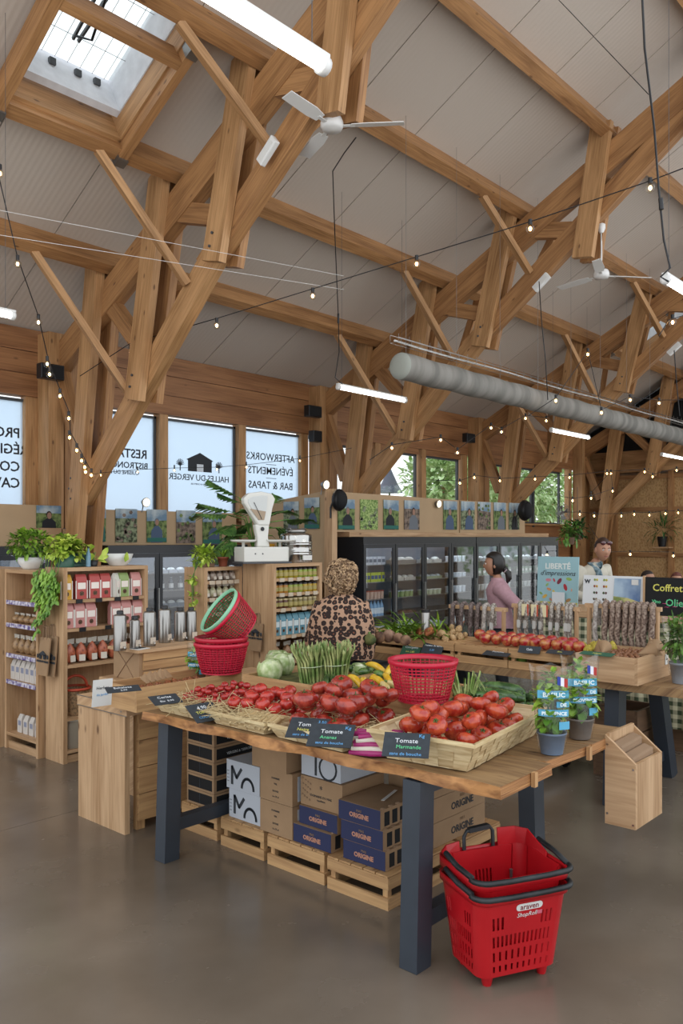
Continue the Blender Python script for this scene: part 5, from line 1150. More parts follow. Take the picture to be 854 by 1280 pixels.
M['splint2'] = wood('veneer_rim', 'b79a6a', 'e0cc9f', along=3, across=18, fine=60)
M['straw'] = plain('wood_wool', 'cdb78a', .85)
BT = splint_tray('large splint basket of big red tomatoes at the open end of the table', (2.80, 1.80, TT+.002), .86, .50, .125, math.radians(8), .06)
TR = [splint_tray('shallow splint basket of cherry tomatoes next to the plank counter', (2.69, 3.37, TT+.002), .56, .44, .06, 0, .03),
      splint_tray('shallow splint basket of round tomatoes between cherry and beefsteak tomatoes', (2.70, 2.92, TT+.002), .56, .43, .06, 0, .03),
      splint_tray('shallow splint basket of ribbed dark red tomatoes by the purple-white bunch', (2.71, 2.42, TT+.002), .56, .48, .06, 0, .03)]
def wool(T, c, rx, ry, n, label, L=.12):
    o = empty('wood_wool', (c[0], c[1], c[2]), 0, label, 'packing'); mb = MB()
    for _ in range(n):
        p = V3((random.uniform(-rx, rx), random.uniform(-ry, ry), random.uniform(0, .035))); d = V3((random.uniform(-1, 1), random.uniform(-1, 1), random.uniform(-.15, .3))).normalized(); e = d.cross(UZ)*random.uniform(-.4, .4)
        mb.tube([p, p+d*L*.4+e*L*.3, p+d*L*.8+e*L], .0018, 3, caps=False)
    mb.build('strands', M['straw'], o); o['kind'] = 'stuff'
def tomato(c1, c2, ribs=0, rough=.18, name='tomato'):
    T = empty(name, (0, 0, 0), 0, 'x', 'tomato')
    def f(v):
        a = math.atan2(v.y, v.x); k = (1-.15*abs(math.sin(a*ribs/2))**2+.05*math.sin(2*a)) if ribs else 1; h = math.hypot(v.x, v.y); z = v.z*(.72 if ribs else .84)-(.26*(1-min(1, h/.45)) if v.z > 0 else 0)
        return V3((v.x*k, v.y*k, z))
    MB().ball((0, 0, 0), 1, 20 if ribs else 12, 9 if ribs else 7, f).build('fruit', mix2('tomato_'+c1, c1, c2, scale=1.6, rough=rough, coat=.4), T)
    mb = MB()
    for k in range(5): a = k*2*PI/5; leaf_shape(mb, (0, 0, .60), (math.cos(a), math.sin(a), .1), UZ, .38, .12, .3)
    mb.cyl((0, 0, .55), (.05, 0, .85), .05, .035, 5); mb.build('calyx', leafmat(*LM['dark']), T); return Proto(T)
tb, tr_, td, tcy = tomato('a62a1e', 'c4502e', 8, .24), tomato('a82420', 'c03a2c'), tomato('8c2620', 'b2402c', 9, .24), tomato('9a1a1c', 'b8302a', 0, .15, 'cherry_tomato')
def heap(pr_, box, r, n, z0, labels, group, zvar=.0, rz=0., org=(0, 0), tilt=.6, mindist=1.7, dome=0.):
    """scatter without interpenetration: rejection in layers"""
    pts = []; x0, x1, y0, y1 = box; cr, sr = math.cos(rz), math.sin(rz); tries = 0
    while len(pts) < n and tries < 9000:
        tries += 1; x, y = random.uniform(x0+r, x1-r), random.uniform(y0+r, y1-r); rr = r*random.uniform(.88, 1.12); z = z0+rr*.8
        near = [p for p in pts if (p[0]-x)**2+(p[1]-y)**2 < ((p[3]+rr)*.97)**2]
        if near:
            if tries < n*14: continue
            z = max(p[2]+math.sqrt(max(0, ((p[3]+rr)*.86)**2-(p[0]-x)**2-(p[1]-y)**2)) for p in near)
            if z > z0+r*3.1+dome: continue
        pts.append((x, y, z, rr))
    for i, (x, y, z, rr) in enumerate(pts):
        X, Y = org[0]+cr*x-sr*y, org[1]+sr*x+cr*y
        pr_.put((X, Y, z), 0, rr, rot=(random.uniform(-tilt, tilt), random.uniform(-tilt, tilt), random.uniform(0, 6)), label=labels if isinstance(labels, str) else labels[i % len(labels)], group=group)
heap(tb, (.06, .81, .05, .45), .054, 30, TT+.035, 'big red ribbed tomato in the large splint basket', 'tomatoes in the large splint basket', rz=math.radians(8), org=(2.80, 1.80))
heap(td, (.03, .55, .02, .47), .054, 28, TT+.035, 'dark red ribbed tomato in the basket by the purple-white bunch', 'dark ribbed tomatoes', org=(2.71, 2.42), dome=.02)
heap(tr_, (.08, .54, .02, .42), .038, 38, TT+.03, 'round red tomato in the middle shallow basket', 'round tomatoes in the middle basket', org=(2.70, 2.92))
heap(tcy, (.16, .54, .03, .42), .021, 80, TT+.045, 'cherry tomato in the shallow basket by the plank counter', 'cherry tomatoes', org=(2.69, 3.37))
for (x, y, n, lab) in ((2.78, 3.55, 110, 'wood wool at the aisle edge of the cherry tomatoes'), (2.80, 3.15, 160, 'wood wool spilling from the middle shallow basket'), (2.95, 2.60, 90, 'wood wool under the ribbed tomatoes'), (3.1, 3.2, 120, 'wood wool between the round and cherry tomatoes')): wool(None, (x, y, TT+.05), .13, .2, n, lab)
mb = MB(); T = empty('raffia_bundle', (2.74, 3.02, TT+.045), 0, 'twisted pale husks drooping over the table edge below the round tomatoes', 'husks')
for k in range(9): a = -.12+.03*k; mb.tube([(.12, a*.8, .02), (.05, a, .035), (0, a*1.1+.01, .015), (-.035, a*1.2+.02, -.01-.004*(k % 3))], [.012, .014, .012, .004], 6)
mb.build('strands', M['splint2'], T); T['kind'] = 'stuff'
# purple and white bunch
T = empty('purple_onion_bunch', (2.84, 2.33, TT+.002), -1.0, 'magenta and white striped bunch between dark tomatoes and large basket', 'bunch'); 
for k in range(5):
    c = plain('magenta_skin', 'a02468', .35) if k % 2 == 0 else plain('white_stalk', 'd9cfc0', .5); mb = MB(); z = .012+.017*k
    mb.tube([(-.12+.01*k, -.06, z), (-.02, -.085+.01*k, z+.004), (.10, -.055, z)], [.010, .014, .012], 8).tube([(-.11, .0, z), (0, -.02, z+.006), (.12, .0, z)], [.012, .014, .010], 8).tube([(-.10, .05, z), (0, .045, z+.005), (.11, .05, z)], .012, 8); mb.build('stalks', c, T)
T = empty('wood_wedge', (2.93, 2.20, TT+.002), .3, 'orange and cream wooden wedge standing behind the magenta bunch', 'wedge'); MB().prism([(-.06, 0, 0), (.06, 0, 0), (.05, 0, .10), (-.02, 0, .13)], (0, .018, 0)).build('wedge', M['splint2'], T)
T = empty('bunch_sticks', (3.12, 2.20, TT+.09), .9, 'loose magenta stalks behind the ribbed tomatoes', 'stalks'); mb = MB()
for k in range(4): mb.tube([(-.10, .02*k-.03, .01*k), (.10, .015*k-.02, .012*k)], .009, 6)
mb.build('stalks', plain('magenta_skin', 'a02468', .35), T)
# chalk signs of the tomatoes: lie back against the goods
def tsign(label, x, y, z, w, h, rot, rows, lay=.55):
    q = onz(x, y, z); xd = A_R*math.cos(rot)+A_F*math.sin(rot); yd = (A_F*math.cos(rot)-A_R*math.sin(rot))*lay+UZ*(1-lay); return slate_sign('chalk_sign', label, q, w, h, xd, yd, rows, group='chalk price signs')
R1 = lambda a, b, c: [(a, 0, .032, .034, 'chalk', .0), (b, .0, .0, .026, 'chalky', .0), (c, 0, -.034, .022, 'chalkb', 0)]
tsign('slate sign lying at the corner nearest the plank counter', 207, 874, TT+.10, .16, .10, .65, [('Cerise', 0, .02, .03, 'chalk', 0), ('Bio  5,90', 0, -.02, .022, 'chalk', 0)], .75)
tsign('slate sign for cocktail tomatoes hanging over the middle basket edge', 256, 890, TT+.06, .17, .13, .8, R1('4,90', 'TOMATE', 'COCKTAIL'), .6)
tsign('slate sign reading Tomate Coeur before the ribbed tomatoes', 385, 910, TT+.08, .19, .13, -.25, [('3,50', .06, .04, .024, 'chalkb', 0), ('Tomate', 0, .02, .034, 'chalk', 0), ('Noire', -.02, -.012, .024, 'chalky', 0), ('sans de bouche', 0, -.045, .020, 'chalkb', 0)], .62)
tsign('slate sign reading Tomate Ancienne beside the magenta bunch', 414, 919, TT+.09, .20, .14, -.2, [('Kg', .07, .045, .026, 'chalkb', 0), ('Tomate', 0, .02, .032, 'chalk', 0), ('Ananas', -.01, -.015, .026, 'chalkg', 0), ('sans de bouche', 0, -.048, .02, 'chalkb', 0)], .62)
tsign('slate sign leaning on the large splint basket', 508, 931, .957, .19, .12, -.2, [('Kg', .06, .045, .022, 'chalkb', 0), ('Tomate', .0, .018, .030, 'chalk', 0), ('Marmande', .01, -.012, .024, 'chalkg', 0), ('sans de bouche', -.0, -.046, .021, 'chalkb', 0)], .55)
tsign('slate sign flat on the crate of shallots', 154, 861, .95, .19, .08, .5, [('Echalote', 0, .014, .03, 'chalk', 0), ('2,90', 0, -.02, .022, 'chalk', 0)], .8)
q = onz(128, 866, .90); T = slate_sign('coloured_leaflet', 'white and violet leaflet hanging over the counter corner', q, .12, .16, A_R*.75+A_F*.65, A_F*.2+UZ*.8-A_R*.5+A_R*.9, [('Herbes', 0, .03, .026, 'ink', 0), ('du jardin', 0, -.01, .02, 'chalkb', 0)], m='leafletpaper' if 'leafletpaper' in M else 'white', cat='leaflet')
# shallots in the crate
on_ = empty('shallot', (0, 0, 0), 0, 'x', 'shallot'); MB().lathe((0, 0, 0), [(.05, -1), (.7, -.7), (1, -.1), (.8, .5), (.2, 1), (.08, 1.5)], 10).build('bulb', mix2('shallot_skin', '7a4028', 'b3744a', scale=2.5, rough=.4), on_); on_ = Proto(on_)
heap(on_, (.02, .74, .02, .30), .020, 60, .86, 'brown shallot in the long crate on the plank counter', 'shallots', org=(2.76, 4.06), tilt=1.2)
T = empty('paper_liner', (2.86, 4.12, .935), .3, 'crumpled kraft paper sticking out of the shallot crate', 'paper'); mb = MB()
for k in range(5): mb.prism([(.05*k, 0, 0), (.05*k+.07, .01, .0), (.05*k+.05, .05, .05+.01*(k % 2)), (.05*k-.01, .04, .03)], (0, .0015, 0))
mb.build('paper', M['kraft'], T)

# rear crates on the table ------------------------------------------------------
for (v0, v1, lab) in ((3.22, 3.80, 'crate of cabbages at the back of the table'), (2.72, 3.21, 'crate of asparagus and yellow courgettes at the back of the table')):
    open_crate('open_crate', lab, (3.33, v0, TT+.002), .62, v1-v0, .125, .02, 'crate')
open_crate('open_crate', 'crate under the lone red colander on the table', (3.33, 2.24, TT+.002), .62, .47, .125, .02, 'crate')
open_crate('open_crate', 'low crate of cucumbers at the back corner of the table', (3.72, 1.96, TT+.002), .36, .275, .09, .016, 'crate')
def filler(label, x0, x1, y0, y1, z, m): T = empty('produce_liner', (x0, y0, TT+.016), 0, label, 'liner'); MB().box(0, x1-x0, 0, y1-y0, 0, z-TT-.016).build('liner', m, T)
lin = mix2('dark_liner', '4a4f2c', '6f7040', scale=12, rough=.8)
filler('green paper liner under the cabbages', 3.355, 3.925, 3.245, 3.775, .93, lin); filler('green paper liner under the asparagus', 3.355, 3.925, 2.745, 3.185, .92, lin)
def cabbage(p, r, label):
    T = empty('cabbage', p, random.random(), label, 'cabbage', 'pale green cabbages'); MB().ball((0, 0, r*.8), r*.9, 18, 12, lambda v: v*(1+.04*math.sin(9*math.atan2(v.y, v.x)))).build('heart', mix2('cabbage_heart', 'b0c288', 'e6ead0', scale=22, rough=.5, kind='noise'), T)
    for k in range(9):
        a = k*2.4; mb = MB(); N = 5; vs = []
        for i in range(N+1):
            for j in range(N+1):
                th = (i/N-.5)*1.5; ph = -1.1+(j/N)*(1.5+.2*(k % 3)); rr = r*(1.0+.045*(k % 3)+.06*max(0, ph)+.02*math.sin(9*th+k)); vs.append(V3((math.cos(a+th)*math.cos(ph)*rr, math.sin(a+th)*math.cos(ph)*rr, r*.85+math.sin(ph)*rr)))
        mb._add(vs, [(i*(N+1)+j, (i+1)*(N+1)+j, (i+1)*(N+1)+j+1, i*(N+1)+j+1) for i in range(N) for j in range(N)], None, True); mb.build('outer_leaf', mix2('cabbage_leaf', '9cb470', 'dbe4b8', scale=16, detail=8, rough=.5), T)
cabbage(onz(337, 850, .93), .075, 'pale green cabbage, the front one beside the asparagus'); cabbage(onz(352, 843, .93), .078, 'pale green cabbage half behind the front one'); cabbage(onz(330, 838, .93)+V3((.06, -.06, 0)), .075, 'pale cabbage behind, next to the stacked colanders')
cabbage(onz(449, 846, .925), .05, 'small round green vegetable behind the yellow courgettes')
def asparagus(p, n, spread, label, lean=0.):
    T = empty('asparagus_bunch', p, 0, label, 'asparagus', 'asparagus bunches'); me = None
    for k in range(n):
        a = k*2.4; rr = .055*math.sqrt(k/n); h = random.uniform(.19, .25); b0 = V3((math.cos(a)*rr*1.5, math.sin(a)*rr, 0)); d = A_R*(math.cos(a)*spread+lean)+A_F*math.sin(a)*spread*.5
        mb = MB(); t0 = b0+d*h*.2+UZ*h*.6; t1 = b0+d*h*.5+UZ*h; mb.tube([b0, t0, t1-UZ*.03, t1-UZ*.012, t1+UZ*.004], [.0065, .007, .0065, .0085, .001], 6)
        for j in range(5): leaf_shape(mb, t1-UZ*(.005+.008*j)+rdir()*.002, UZ+rdir()*.4, rdir(), .014, .008)
        mb.build('spear', M['spear'], T)
    MB().tube([(math.cos(a*PI/8)*.088, math.sin(a*PI/8)*.062, .10) for a in range(16)], .003, 4, closed=True).build('tie', plain('tie', 'b9c4a0', .6), T)
M['spear'] = mix2('asparagus_green', '66803f', 'b0b476', scale=12, rough=.45)
asparagus(onz(389, 853, .925), 40, .42, 'green asparagus bunch beside the cabbages', -.12); asparagus(onz(419, 851, .925), 40, .40, 'green asparagus bunch behind the yellow courgettes', .12)
def courg(label, p, yaw, L, r, c1, c2, name='courgette', pitch=.15, bend=.02, tip='5f7a35'):
    T = empty(name, p, yaw, label, 'vegetable', name.replace('_', ' ')+'s on the table'); N = 8; pts = [V3((0, (i/N-.5)*L, r+math.sin(PI*i/N)*bend+pitch*(i/N)*L)) for i in range(N+1)]
    MB().tube(pts, [r*(.55+.45*math.sin(PI*min(1, max(.12, (i/N)*1.0+.08)))**.5) if 0 < i < N else r*.35 for i in range(N+1)], 10).build('body', mix2(name+c1, c1, c2, scale=14, rough=.25, coat=.2), T)
    MB().tube([pts[-1], pts[-1]+V3((0, .02, .006))], [r*.35, r*.28], 6).build('stalk', plain('stalk_'+tip, tip, .6), T)
for i, (x, y, yw) in enumerate(((444, 862, .6), (457, 866, .3), (466, 862, -.2), (474, 864, .5), (484, 860, .2), (470, 851, .9), (489, 853, -.5))): courg('yellow courgette, %s from the asparagus' % ['first', 'second', 'third', 'fourth', 'fifth', 'sixth', 'seventh'][i], onz(x, y, .925)+UZ*(.0 if i < 5 else .03), HEAD-PI/2+yw, .15, .02, 'd6a51e', 'ecc74a', 'yellow_courgette', .3)
for i, (x, y, yw) in enumerate(((409, 860, -.1), (417, 861, .1), (426, 862, .2))): courg('dark courgette at the foot of the asparagus, %s' % ['first', 'middle', 'last'][i], onz(x, y, .925), HEAD-PI/2+yw, .17, .021, '27401f', '4a6430', 'dark_courgette', .2)
for i, (x, y) in enumerate(((440, 841), (455, 845), (465, 840), (474, 848), (484, 846), (462, 843), (479, 846))): courg('round green squash behind the yellow courgettes, number %s' % ['one', 'two', 'three', 'four', 'five', 'six', 'seven'][i], onz(x, y, .95), i, .075, .026, '2f5228', '7a9a4a', 'round_squash', 0, 0)
for i, (x, y) in enumerate(((481, 866), (490, 864))): courg('small pale yellow pear-shaped squash, %s the red colander' % ['a little away from', 'touching'][i], onz(x, y, .925), i, .06, .021, 'c9b06a', 'd9c48a', 'pale_squash', .6, 0)
for i, (x, y, yw, L, r) in enumerate(((612, 884, -.9, .30, .030), (622, 877, -.85, .30, .032), (602, 886, -.75, .26, .026), (630, 884, -1.0, .24, .024))): courg('large dark green cucumber, %s in the low crate' % ['front', 'upper', 'outer', 'short'][i], onz(x, y-6, .95), HEAD-PI/2+yw+1.9, L, r*1.15, '2a4a22', '64884c', 'cucumber', .0, .01)
heap(None, (0, 0, 0, 0), .1, 0, 0, '', '')
av = empty('small_squash', (0, 0, 0), 0, 'x', 'vegetable'); MB().ball((0, 0, 0), (1, 1, .9), 14, 9, lambda v: v*(1+.06*math.cos(6*math.atan2(v.y, v.x)))).build('fruit', mix2('squash_dark', '1e3420', '5a7a48', scale=3, rough=.35), av); MB().cyl((0, 0, .8), (.1, 0, 1.3), .16, .12, 6).build('stalk', leafmat(*LM['mid']), av); av = Proto(av)
heap(av, (.02, .34, .01, .26), .030, 16, .90, 'small dark green ribbed squash by the bagged basil', 'small squashes', org=(3.73, 1.97), tilt=1.)
# bean and leek bunch
T = empty('spring_onion_bunch', onz(582, 884, .935), 0, 'bunch of pale beans and green tops beside the lone red colander', 'bunch'); rnd = random.Random(5)
for k in range(22):
    a = rnd.uniform(-1, 1); mb = MB(); x0 = A_R*(a*.05); top = A_R*(a*.09)+A_F*rnd.uniform(-.03, .05)+UZ*rnd.uniform(.10, .19); mb.tube([x0*.6-A_F*.05+UZ*rnd.uniform(-.03, .01), x0+UZ*.06, top, top+A_R*a*.04-UZ*.05], [.005, .007, .006, .002], 6); mb.build('stem', mix2('bean_green', '6f8f3c', 'c4c888', scale=10, rough=.5), T)
foliage(T, A_R*.03+UZ*.03, (.10, .08, .05), 60, .05, .02, 'dark', shell=.2)

# colanders -----------------------------------------------------------------------
def colander(p, col, label, axis=(0, 0, 1), D=.345, h=.205, rimcol=None, name='woven_basket'):
    T = empty(name, (0, 0, 0), 0, label, 'basket', 'round plastic woven baskets'); m = plain('wv_'+col, col, .35); r0, r1 = D*.36, D/2; Rr = lambda z: r0+(r1-r0)*(z/h)**.85
    mb = MB(); n = 44
    for k in range(n):
        a = 2*PI*k/n; w = 1.7 if k % 2 else 1
        mb.tube([(math.cos(a)*Rr(z)*1.0, math.sin(a)*Rr(z), z) for z in (0, h*.3, h*.6, h*.96)], .0021*w, 4, caps=False)
    mb.build('upright_ribs', m, T); mb = MB()
    for j in range(12):
        z = .008+(h-.03)*j/11; mb.lathe((0, 0, 0), [(Rr(z)+.002, z-.0027), (Rr(z)+.004, z), (Rr(z)+.002, z+.0027), (Rr(z)-.001, z), (Rr(z)+.002, z-.0027)], 36, caps=False)
    mb.build('bands', m, T); mb = MB(); mb.lathe((0, 0, 0), [(Rr(h*.9)+.002, h*.88), (r1+.004, h*.9), (r1+.006, h), (r1-.004, h+.003), (r1-.006, h*.9)], 40, caps=False); mb.build('rim', plain('wv_'+(rimcol or col), rimcol or col, .3), T)
    mb = MB()
    for k in range(9): y = -r0*.85+r0*1.7*k/8; L = math.sqrt(max(0, r0*r0-y*y)); mb.box(-L, L, y-.004, y+.004, 0, .004).box(y-.004, y+.004, -L, L, 0, .004)
    mb.lathe((0, 0, 0), [(r0+.004, 0), (r0+.004, .008), (r0-.006, .008), (r0-.006, 0)], 32, caps=False); mb.build('base', m, T)
    q = V3(axis).normalized().to_track_quat('Z', 'Y'); T.rotation_mode = 'QUATERNION'; T.rotation_quaternion = q; T.location = p; return T
RED = 'c21a38'
colander((3.41, 2.50, TT+.13), RED, 'lone red round woven basket standing between courgettes and bean bunch', D=.35, h=.21)
p = V3((3.44, 4.13, .93)); colander(p, RED, 'upright red woven basket at the bottom of the stack on the counter', D=.345, h=.195)
colander(p+UZ*.035, 'b51832', 'second upright red woven basket nested in the bottom one of the stack', D=.335, h=.195)
ax = (-A_R*.70+UZ*.62-A_F*.36).normalized(); q = p+UZ*.335+A_R*.07
colander(q-ax*.10, RED, 'tilted red woven basket lying across the stacked red ones', ax, D=.33, h=.20); colander(q-ax*.068, '1f7a46', 'green woven basket nested in the tilted red basket', ax, D=.325, h=.19, rimcol='8fc9a4')
# bagged herbs ---------------------------------------------------------------------
def herb(name, label, p, potc, h=.33, w=.155, fold=0., yaw=0., n=170, s=1.):
    T = empty(name, p, HEAD-PI/2+yaw, label, 'plant', 'potted herbs in printed sleeves'); hp = .085
    MB().lathe((0, 0, 0), [(.042, 0), (.054, hp*.9), (.058, hp*.9), (.058, hp), (.050, hp-.005)], 22, caps=False).lathe((0, 0, 0), [(.001, .002), (.042, 0)], 22, caps=False).build('pot', plain('pot_'+potc, potc, .5), T)
    MB().lathe((0, 0, 0), [(.052, hp-.012), (.001, hp-.008)], 16, caps=False).build('soil', M['soil'], T)
    foliage(T, (0, 0, hp+.09), (.058, .055, .10), n, .045, .034, 'basil', zb=0, shell=.35); stems(T, (0, 0, hp-.01), (0, 0, hp+.16), 9, .035)
    foliage(T, (0, 0, hp+.18), (.035, .03, .05), n//4, .035, .026, 'basil', name='top_foliage'); T['s'] = s
    N = 24; vs = []; rows = [(0.006, .050), (.07, .060), (.2, .070), (h-.02, w/2), (h, w/2+.004)]
    for (z, r) in rows:
        for k in range(N):
            a = 2*PI*k/N; fl = 1 if z < .1 else 1-.5*(z/h); x = math.cos(a)*r; y = math.sin(a)*r*fl; vs.append(V3((x, y, z+(.012*math.sin(a*5) if z == h else 0))))
    mb = MB(); mb._add(vs, [(i*N+k, i*N+(k+1) % N, (i+1)*N+(k+1) % N, (i+1)*N+k) for i in range(len(rows)-1) for k in range(N)], None, True); mb.build('clear_sleeve', M['sleeve'], T)
    upd(); Rz = Matrix.Rotation(HEAD-PI/2+yaw, 3, 'Z'); X = Rz @ UX; Fd = Rz @ V3((0, -1, 0)); P = V3(p)
    blue = plain('print_sky_blue', '57a6c8', .6); mid = plain('print_dark_blue', '2b6f9c', .6)
    bars = [(.0, .235, .12, .030, 'BASILIC', .024), (.035, .198, .05, .022, 'DE', .018), (.0, .165, .115, .026, 'PROVENCE', .018), (.04, .118, .042, .03, '', 0)]
    for (x, z, bw, bh, s_, sz) in bars:
        def sl(xx, zz): r = .067-.002; k = 1-.5*(zz/h); return V3((xx, -r*k*math.sqrt(max(.05, 1-(xx/.075)**2))-.006, zz))
        mb = MB(); K = 6
        for i in range(K):
            xa, xb = x-bw/2+bw*i/K, x-bw/2+bw*(i+1)/K; mb.quad(sl(xa, z-bh/2), sl(xb, z-bh/2), sl(xb, z+bh/2), sl(xa, z+bh/2))
        mb.build('printed_band', blue, T)
        if s_: text(s_, sz, P+X*x+Fd*(.067*(1-.5*z/h)+.0085)+UZ*z, X, UZ, plain('print_pale', 'e3f0f2', .6), T, ext=.0004, bold=.0008, sx=1.05)
    for j, c in enumerate(('2a3f9a', 'e6e6ee', 'b0322c')):
        mb = MB(); mb.quad(*[V3((.012+.013*j+a, -.055, .275+b-.004*j)) for a, b in ((0, 0), (.013, -.003), (.013, .030), (0, .033))]); mb.build('printed_flag', plain('flag_'+c, c, .6), T)
    del T['s']; T.scale = (s, s, s); return T
herb('potted_basil', 'sleeved basil in a blue-grey pot close to the table corner', onz(690, 941, TT+.002), '66768c', .335, .17, yaw=-.1, s=1.14)
herb('potted_basil', 'sleeved basil in a brown-grey pot just behind the blue one', onz(725, 922, TT+.002), '6f655e', .335, .16, yaw=.05, s=1.16)
herb('potted_basil', 'sleeved basil standing among the shallots by the riser', (3.46, 4.40, .79), '4b5a5e', .30, .14)
# ================================================================== SECOND TABLE AND THE COUNTER BEHIND
T2Z = .86
T = empty('market_table', (5.75, 3.1, 0), 0, 'second oak slab table with dark legs carrying slatted crates and the nut box', 'table')
for k in range(3): MB().prism([(-.56+.385*k, -1.35, T2Z), (-.56+.385*k+.38, -1.35, T2Z), (-.56+.385*k+.38, 1.35, T2Z), (-.56+.385*k, 1.35, T2Z)], (0, 0, -.055)).build('slab', [M['slab']], T)
for v in (-.76, .95):
    MB().beam((-.40, v, 0), (-.36, v, T2Z-.06), .10, .12, UX).build('leg', M['anthra'], T); MB().beam((.54, v-.02, 0), (.34, v, T2Z-.06), .10, .12, UX).build('leg', M['anthra'], T)
    MB().beam((-.38, v, .17), (.5, v, .17), .06, .07).build('stretcher', M['anthra'], T); MB().beam((-.40, v, T2Z-.1), (.42, v, T2Z-.1), .06, .07).build('top_rail', M['anthra'], T)
def slat_crate(label, v0, v1, z0=T2Z+.002, h=.135, u=5.20, d=.42):
    T = empty('slatted_crate', (u, v0, z0), 0, label, 'crate', 'slatted crates on the second table'); L = v1-v0; t = .016
    for a, b in ((0, .055), (.08, .135)):
        for x in (0, d-t): MB().box(x, x+t, 0, L, a, b, 1).build('slat', M['crate'], T)
        for y in (0, L-t): MB().box(t, d-t, y, y+t, a, b, 0).build('slat', M['crate'], T)
    for x in (t, d-t-.025):
        for y in (t, L-t-.025, ): MB().box(x, x+.025, y, y+.025, 0, h).build('corner_post', M['crate'], T)
    for k in range(5): MB().box(0, d, k*L/5+.004, (k+1)*L/5-.004, h, h+.008, 0).build('slat', M['crate'], T)
    return T
vs_ = [2.60, 3.06, 3.52, 3.98, 4.42]
nm = ['beside the nut box', 'under the red apples', 'under the potatoes', 'under the radish bunches']
for i in range(4): slat_crate('slatted pine crate %s' % nm[i], vs_[i]+.004, vs_[i+1]-.004)
ZC = T2Z+.148
# front lower shelf crates seen under them
ap = empty('apple', (0, 0, 0), 0, 'x', 'apple'); MB().ball((0, 0, 0), 1, 14, 9, lambda v: V3((v.x*(1-.08*(v.z < 0)), v.y*(1-.08*(v.z < 0)), v.z*.92-(.25*max(0, 1-math.hypot(v.x, v.y)/.4) if v.z > 0 else 0)))).build('fruit', mix2('apple_skin', 'a3222a', 'd6a45a', scale=.9, rough=.25, lo=.45, hi=.75, coat=.3), ap); MB().cyl((0, 0, .6), (.08, 0, 1.05), .05, n=5).build('stalk', M['darkcrate'], ap); ap = Proto(ap)
oo = ['first', 'second', 'third', 'fourth', 'fifth', 'sixth', 'seventh', 'eighth', 'ninth', 'tenth']
for i, x in enumerate((607, 621, 634, 645, 657, 669, 682, 697, 711, 724)):
    q = onu(x, 800, 5.27+.02*(i % 2)); ap.put((q.x, q.y, ZC+.044), random.random()*6, .047, label='red and yellow apple, %s of the row on the slatted crates counted from the radishes' % oo[i], group='front row of apples')
for i, x in enumerate((600, 614, 628, 640, 652, 664, 676, 690, 704, 716)):
    q = onu(x, 800, 5.40+.02*(i % 2)); ap.put((q.x, q.y, ZC+.05), random.random()*6, .047, label='red apple, %s of the second rank behind the front apples' % oo[i], group='second row of apples')
pr_ = empty('pear', (0, 0, 0), 0, 'x', 'pear'); MB().lathe((0, 0, 0), [(.1, -1), (.8, -.75), (1, -.1), (.75, .6), (.45, 1.2), (.2, 1.45), (.02, 1.5)], 12).build('fruit', mix2('pear_skin', '9a8f2e', 'c9b04a', scale=2), pr_); MB().cyl((0, 0, 1.45), (.1, 0, 1.9), .06, n=5).build('stalk', M['darkcrate'], pr_); pr_ = Proto(pr_)
for i, (x, u) in enumerate(((735, 5.26), (744, 5.34), (730, 5.38), (752, 5.42), (758, 5.50), (766, 5.50), (741, 5.48), (748, 5.56))):
    q = onu(x, 805, u); pr_.put((q.x, q.y, ZC+.03), 0, .032, rot=(random.uniform(-.6, .6), random.uniform(-.6, .6), 0), label='greenish yellow pear %s between the apples and the nut box' % ['one', 'two', 'three', 'four', 'five', 'six', 'seven', 'eight'][i], group='pears')
po = empty('potato', (0, 0, 0), 0, 'x', 'potato'); MB().ball((0, 0, 0), (1.25, .9, .8), 10, 7, lambda v: v*(1+.08*math.sin(5*v.x+3*v.y))).build('tuber', mix2('potato_skin', '9a7a50', 'c4a478', scale=4, rough=.7), po); po = Proto(po)
heap(po, (0, .34, 0, .44), .030, 30, ZC-.01, 'small yellow potato on the slatted crate beside the apples', 'potatoes', org=(5.22, 3.56), tilt=1.5)
T = empty('radish_tops', (5.38, 4.0, ZC), 0, 'heap of long green leaves on the slatted crate below the first sausages', 'greens'); 
mb = MB()
for _ in range(190):
    p = V3((random.uniform(-.14, .14), random.uniform(-.26, .26), random.uniform(0, .03))); d = V3((random.uniform(-.6, .2), random.uniform(-1, 1), random.uniform(0, .5))); leaf_shape(mb, p, d, UZ, random.uniform(.14, .24), .02, .3)
tag(mb.build('long_leaves', leafmat(*LM['basil']), T), kind='stuff')
for i, (x, y, c1, c2, r, nm_, lab) in enumerate(((474, 797, '4a3226', '8f6a4c', .045, 'celeriac', 'rough brown root vegetable by the shopper'), (486, 796, '7a5a48', 'b3927a', .05, 'celeriac', 'pale rough root vegetable, next to the brown one'), (463, 800, '3f4a24', '7a7a44', .045, 'squash', 'dull green squash by the elbow of the shopper'), (498, 797, '6a4a3a', 'a88468', .04, 'celeriac', 'small round root vegetable before the yellow bottles'), (507, 800, '5a3f30', '9a785c', .04, 'celeriac', 'last small root vegetable beside the baguette crate'))):
    q = onz(x, y+6, ZC); T = empty(nm_, q, i, lab, 'vegetable'); MB().ball((0, 0, r*.85), r, 14, 9, lambda v: v*(1+.10*math.sin(7*v.x)*math.cos(6*v.z))).build('body', mix2(nm_+c1, c1, c2, scale=9, rough=.8), T); MB().cyl((0, 0, r*1.6), (.01, 0, r*2.1), .008, n=6).build('stalk', leafmat(*LM['mid']), T)
slat_crate('slatted crate next to the shopper holding the root vegetables', 4.43, 4.86, z0=T2Z+.002)
tag(MB().box(5.2, 5.66, 4.46, 4.9, T2Z-.06, T2Z).build('table_leaf', M['slab']), 'short oak leaf at the shopper end of the second table', 'tabletop')
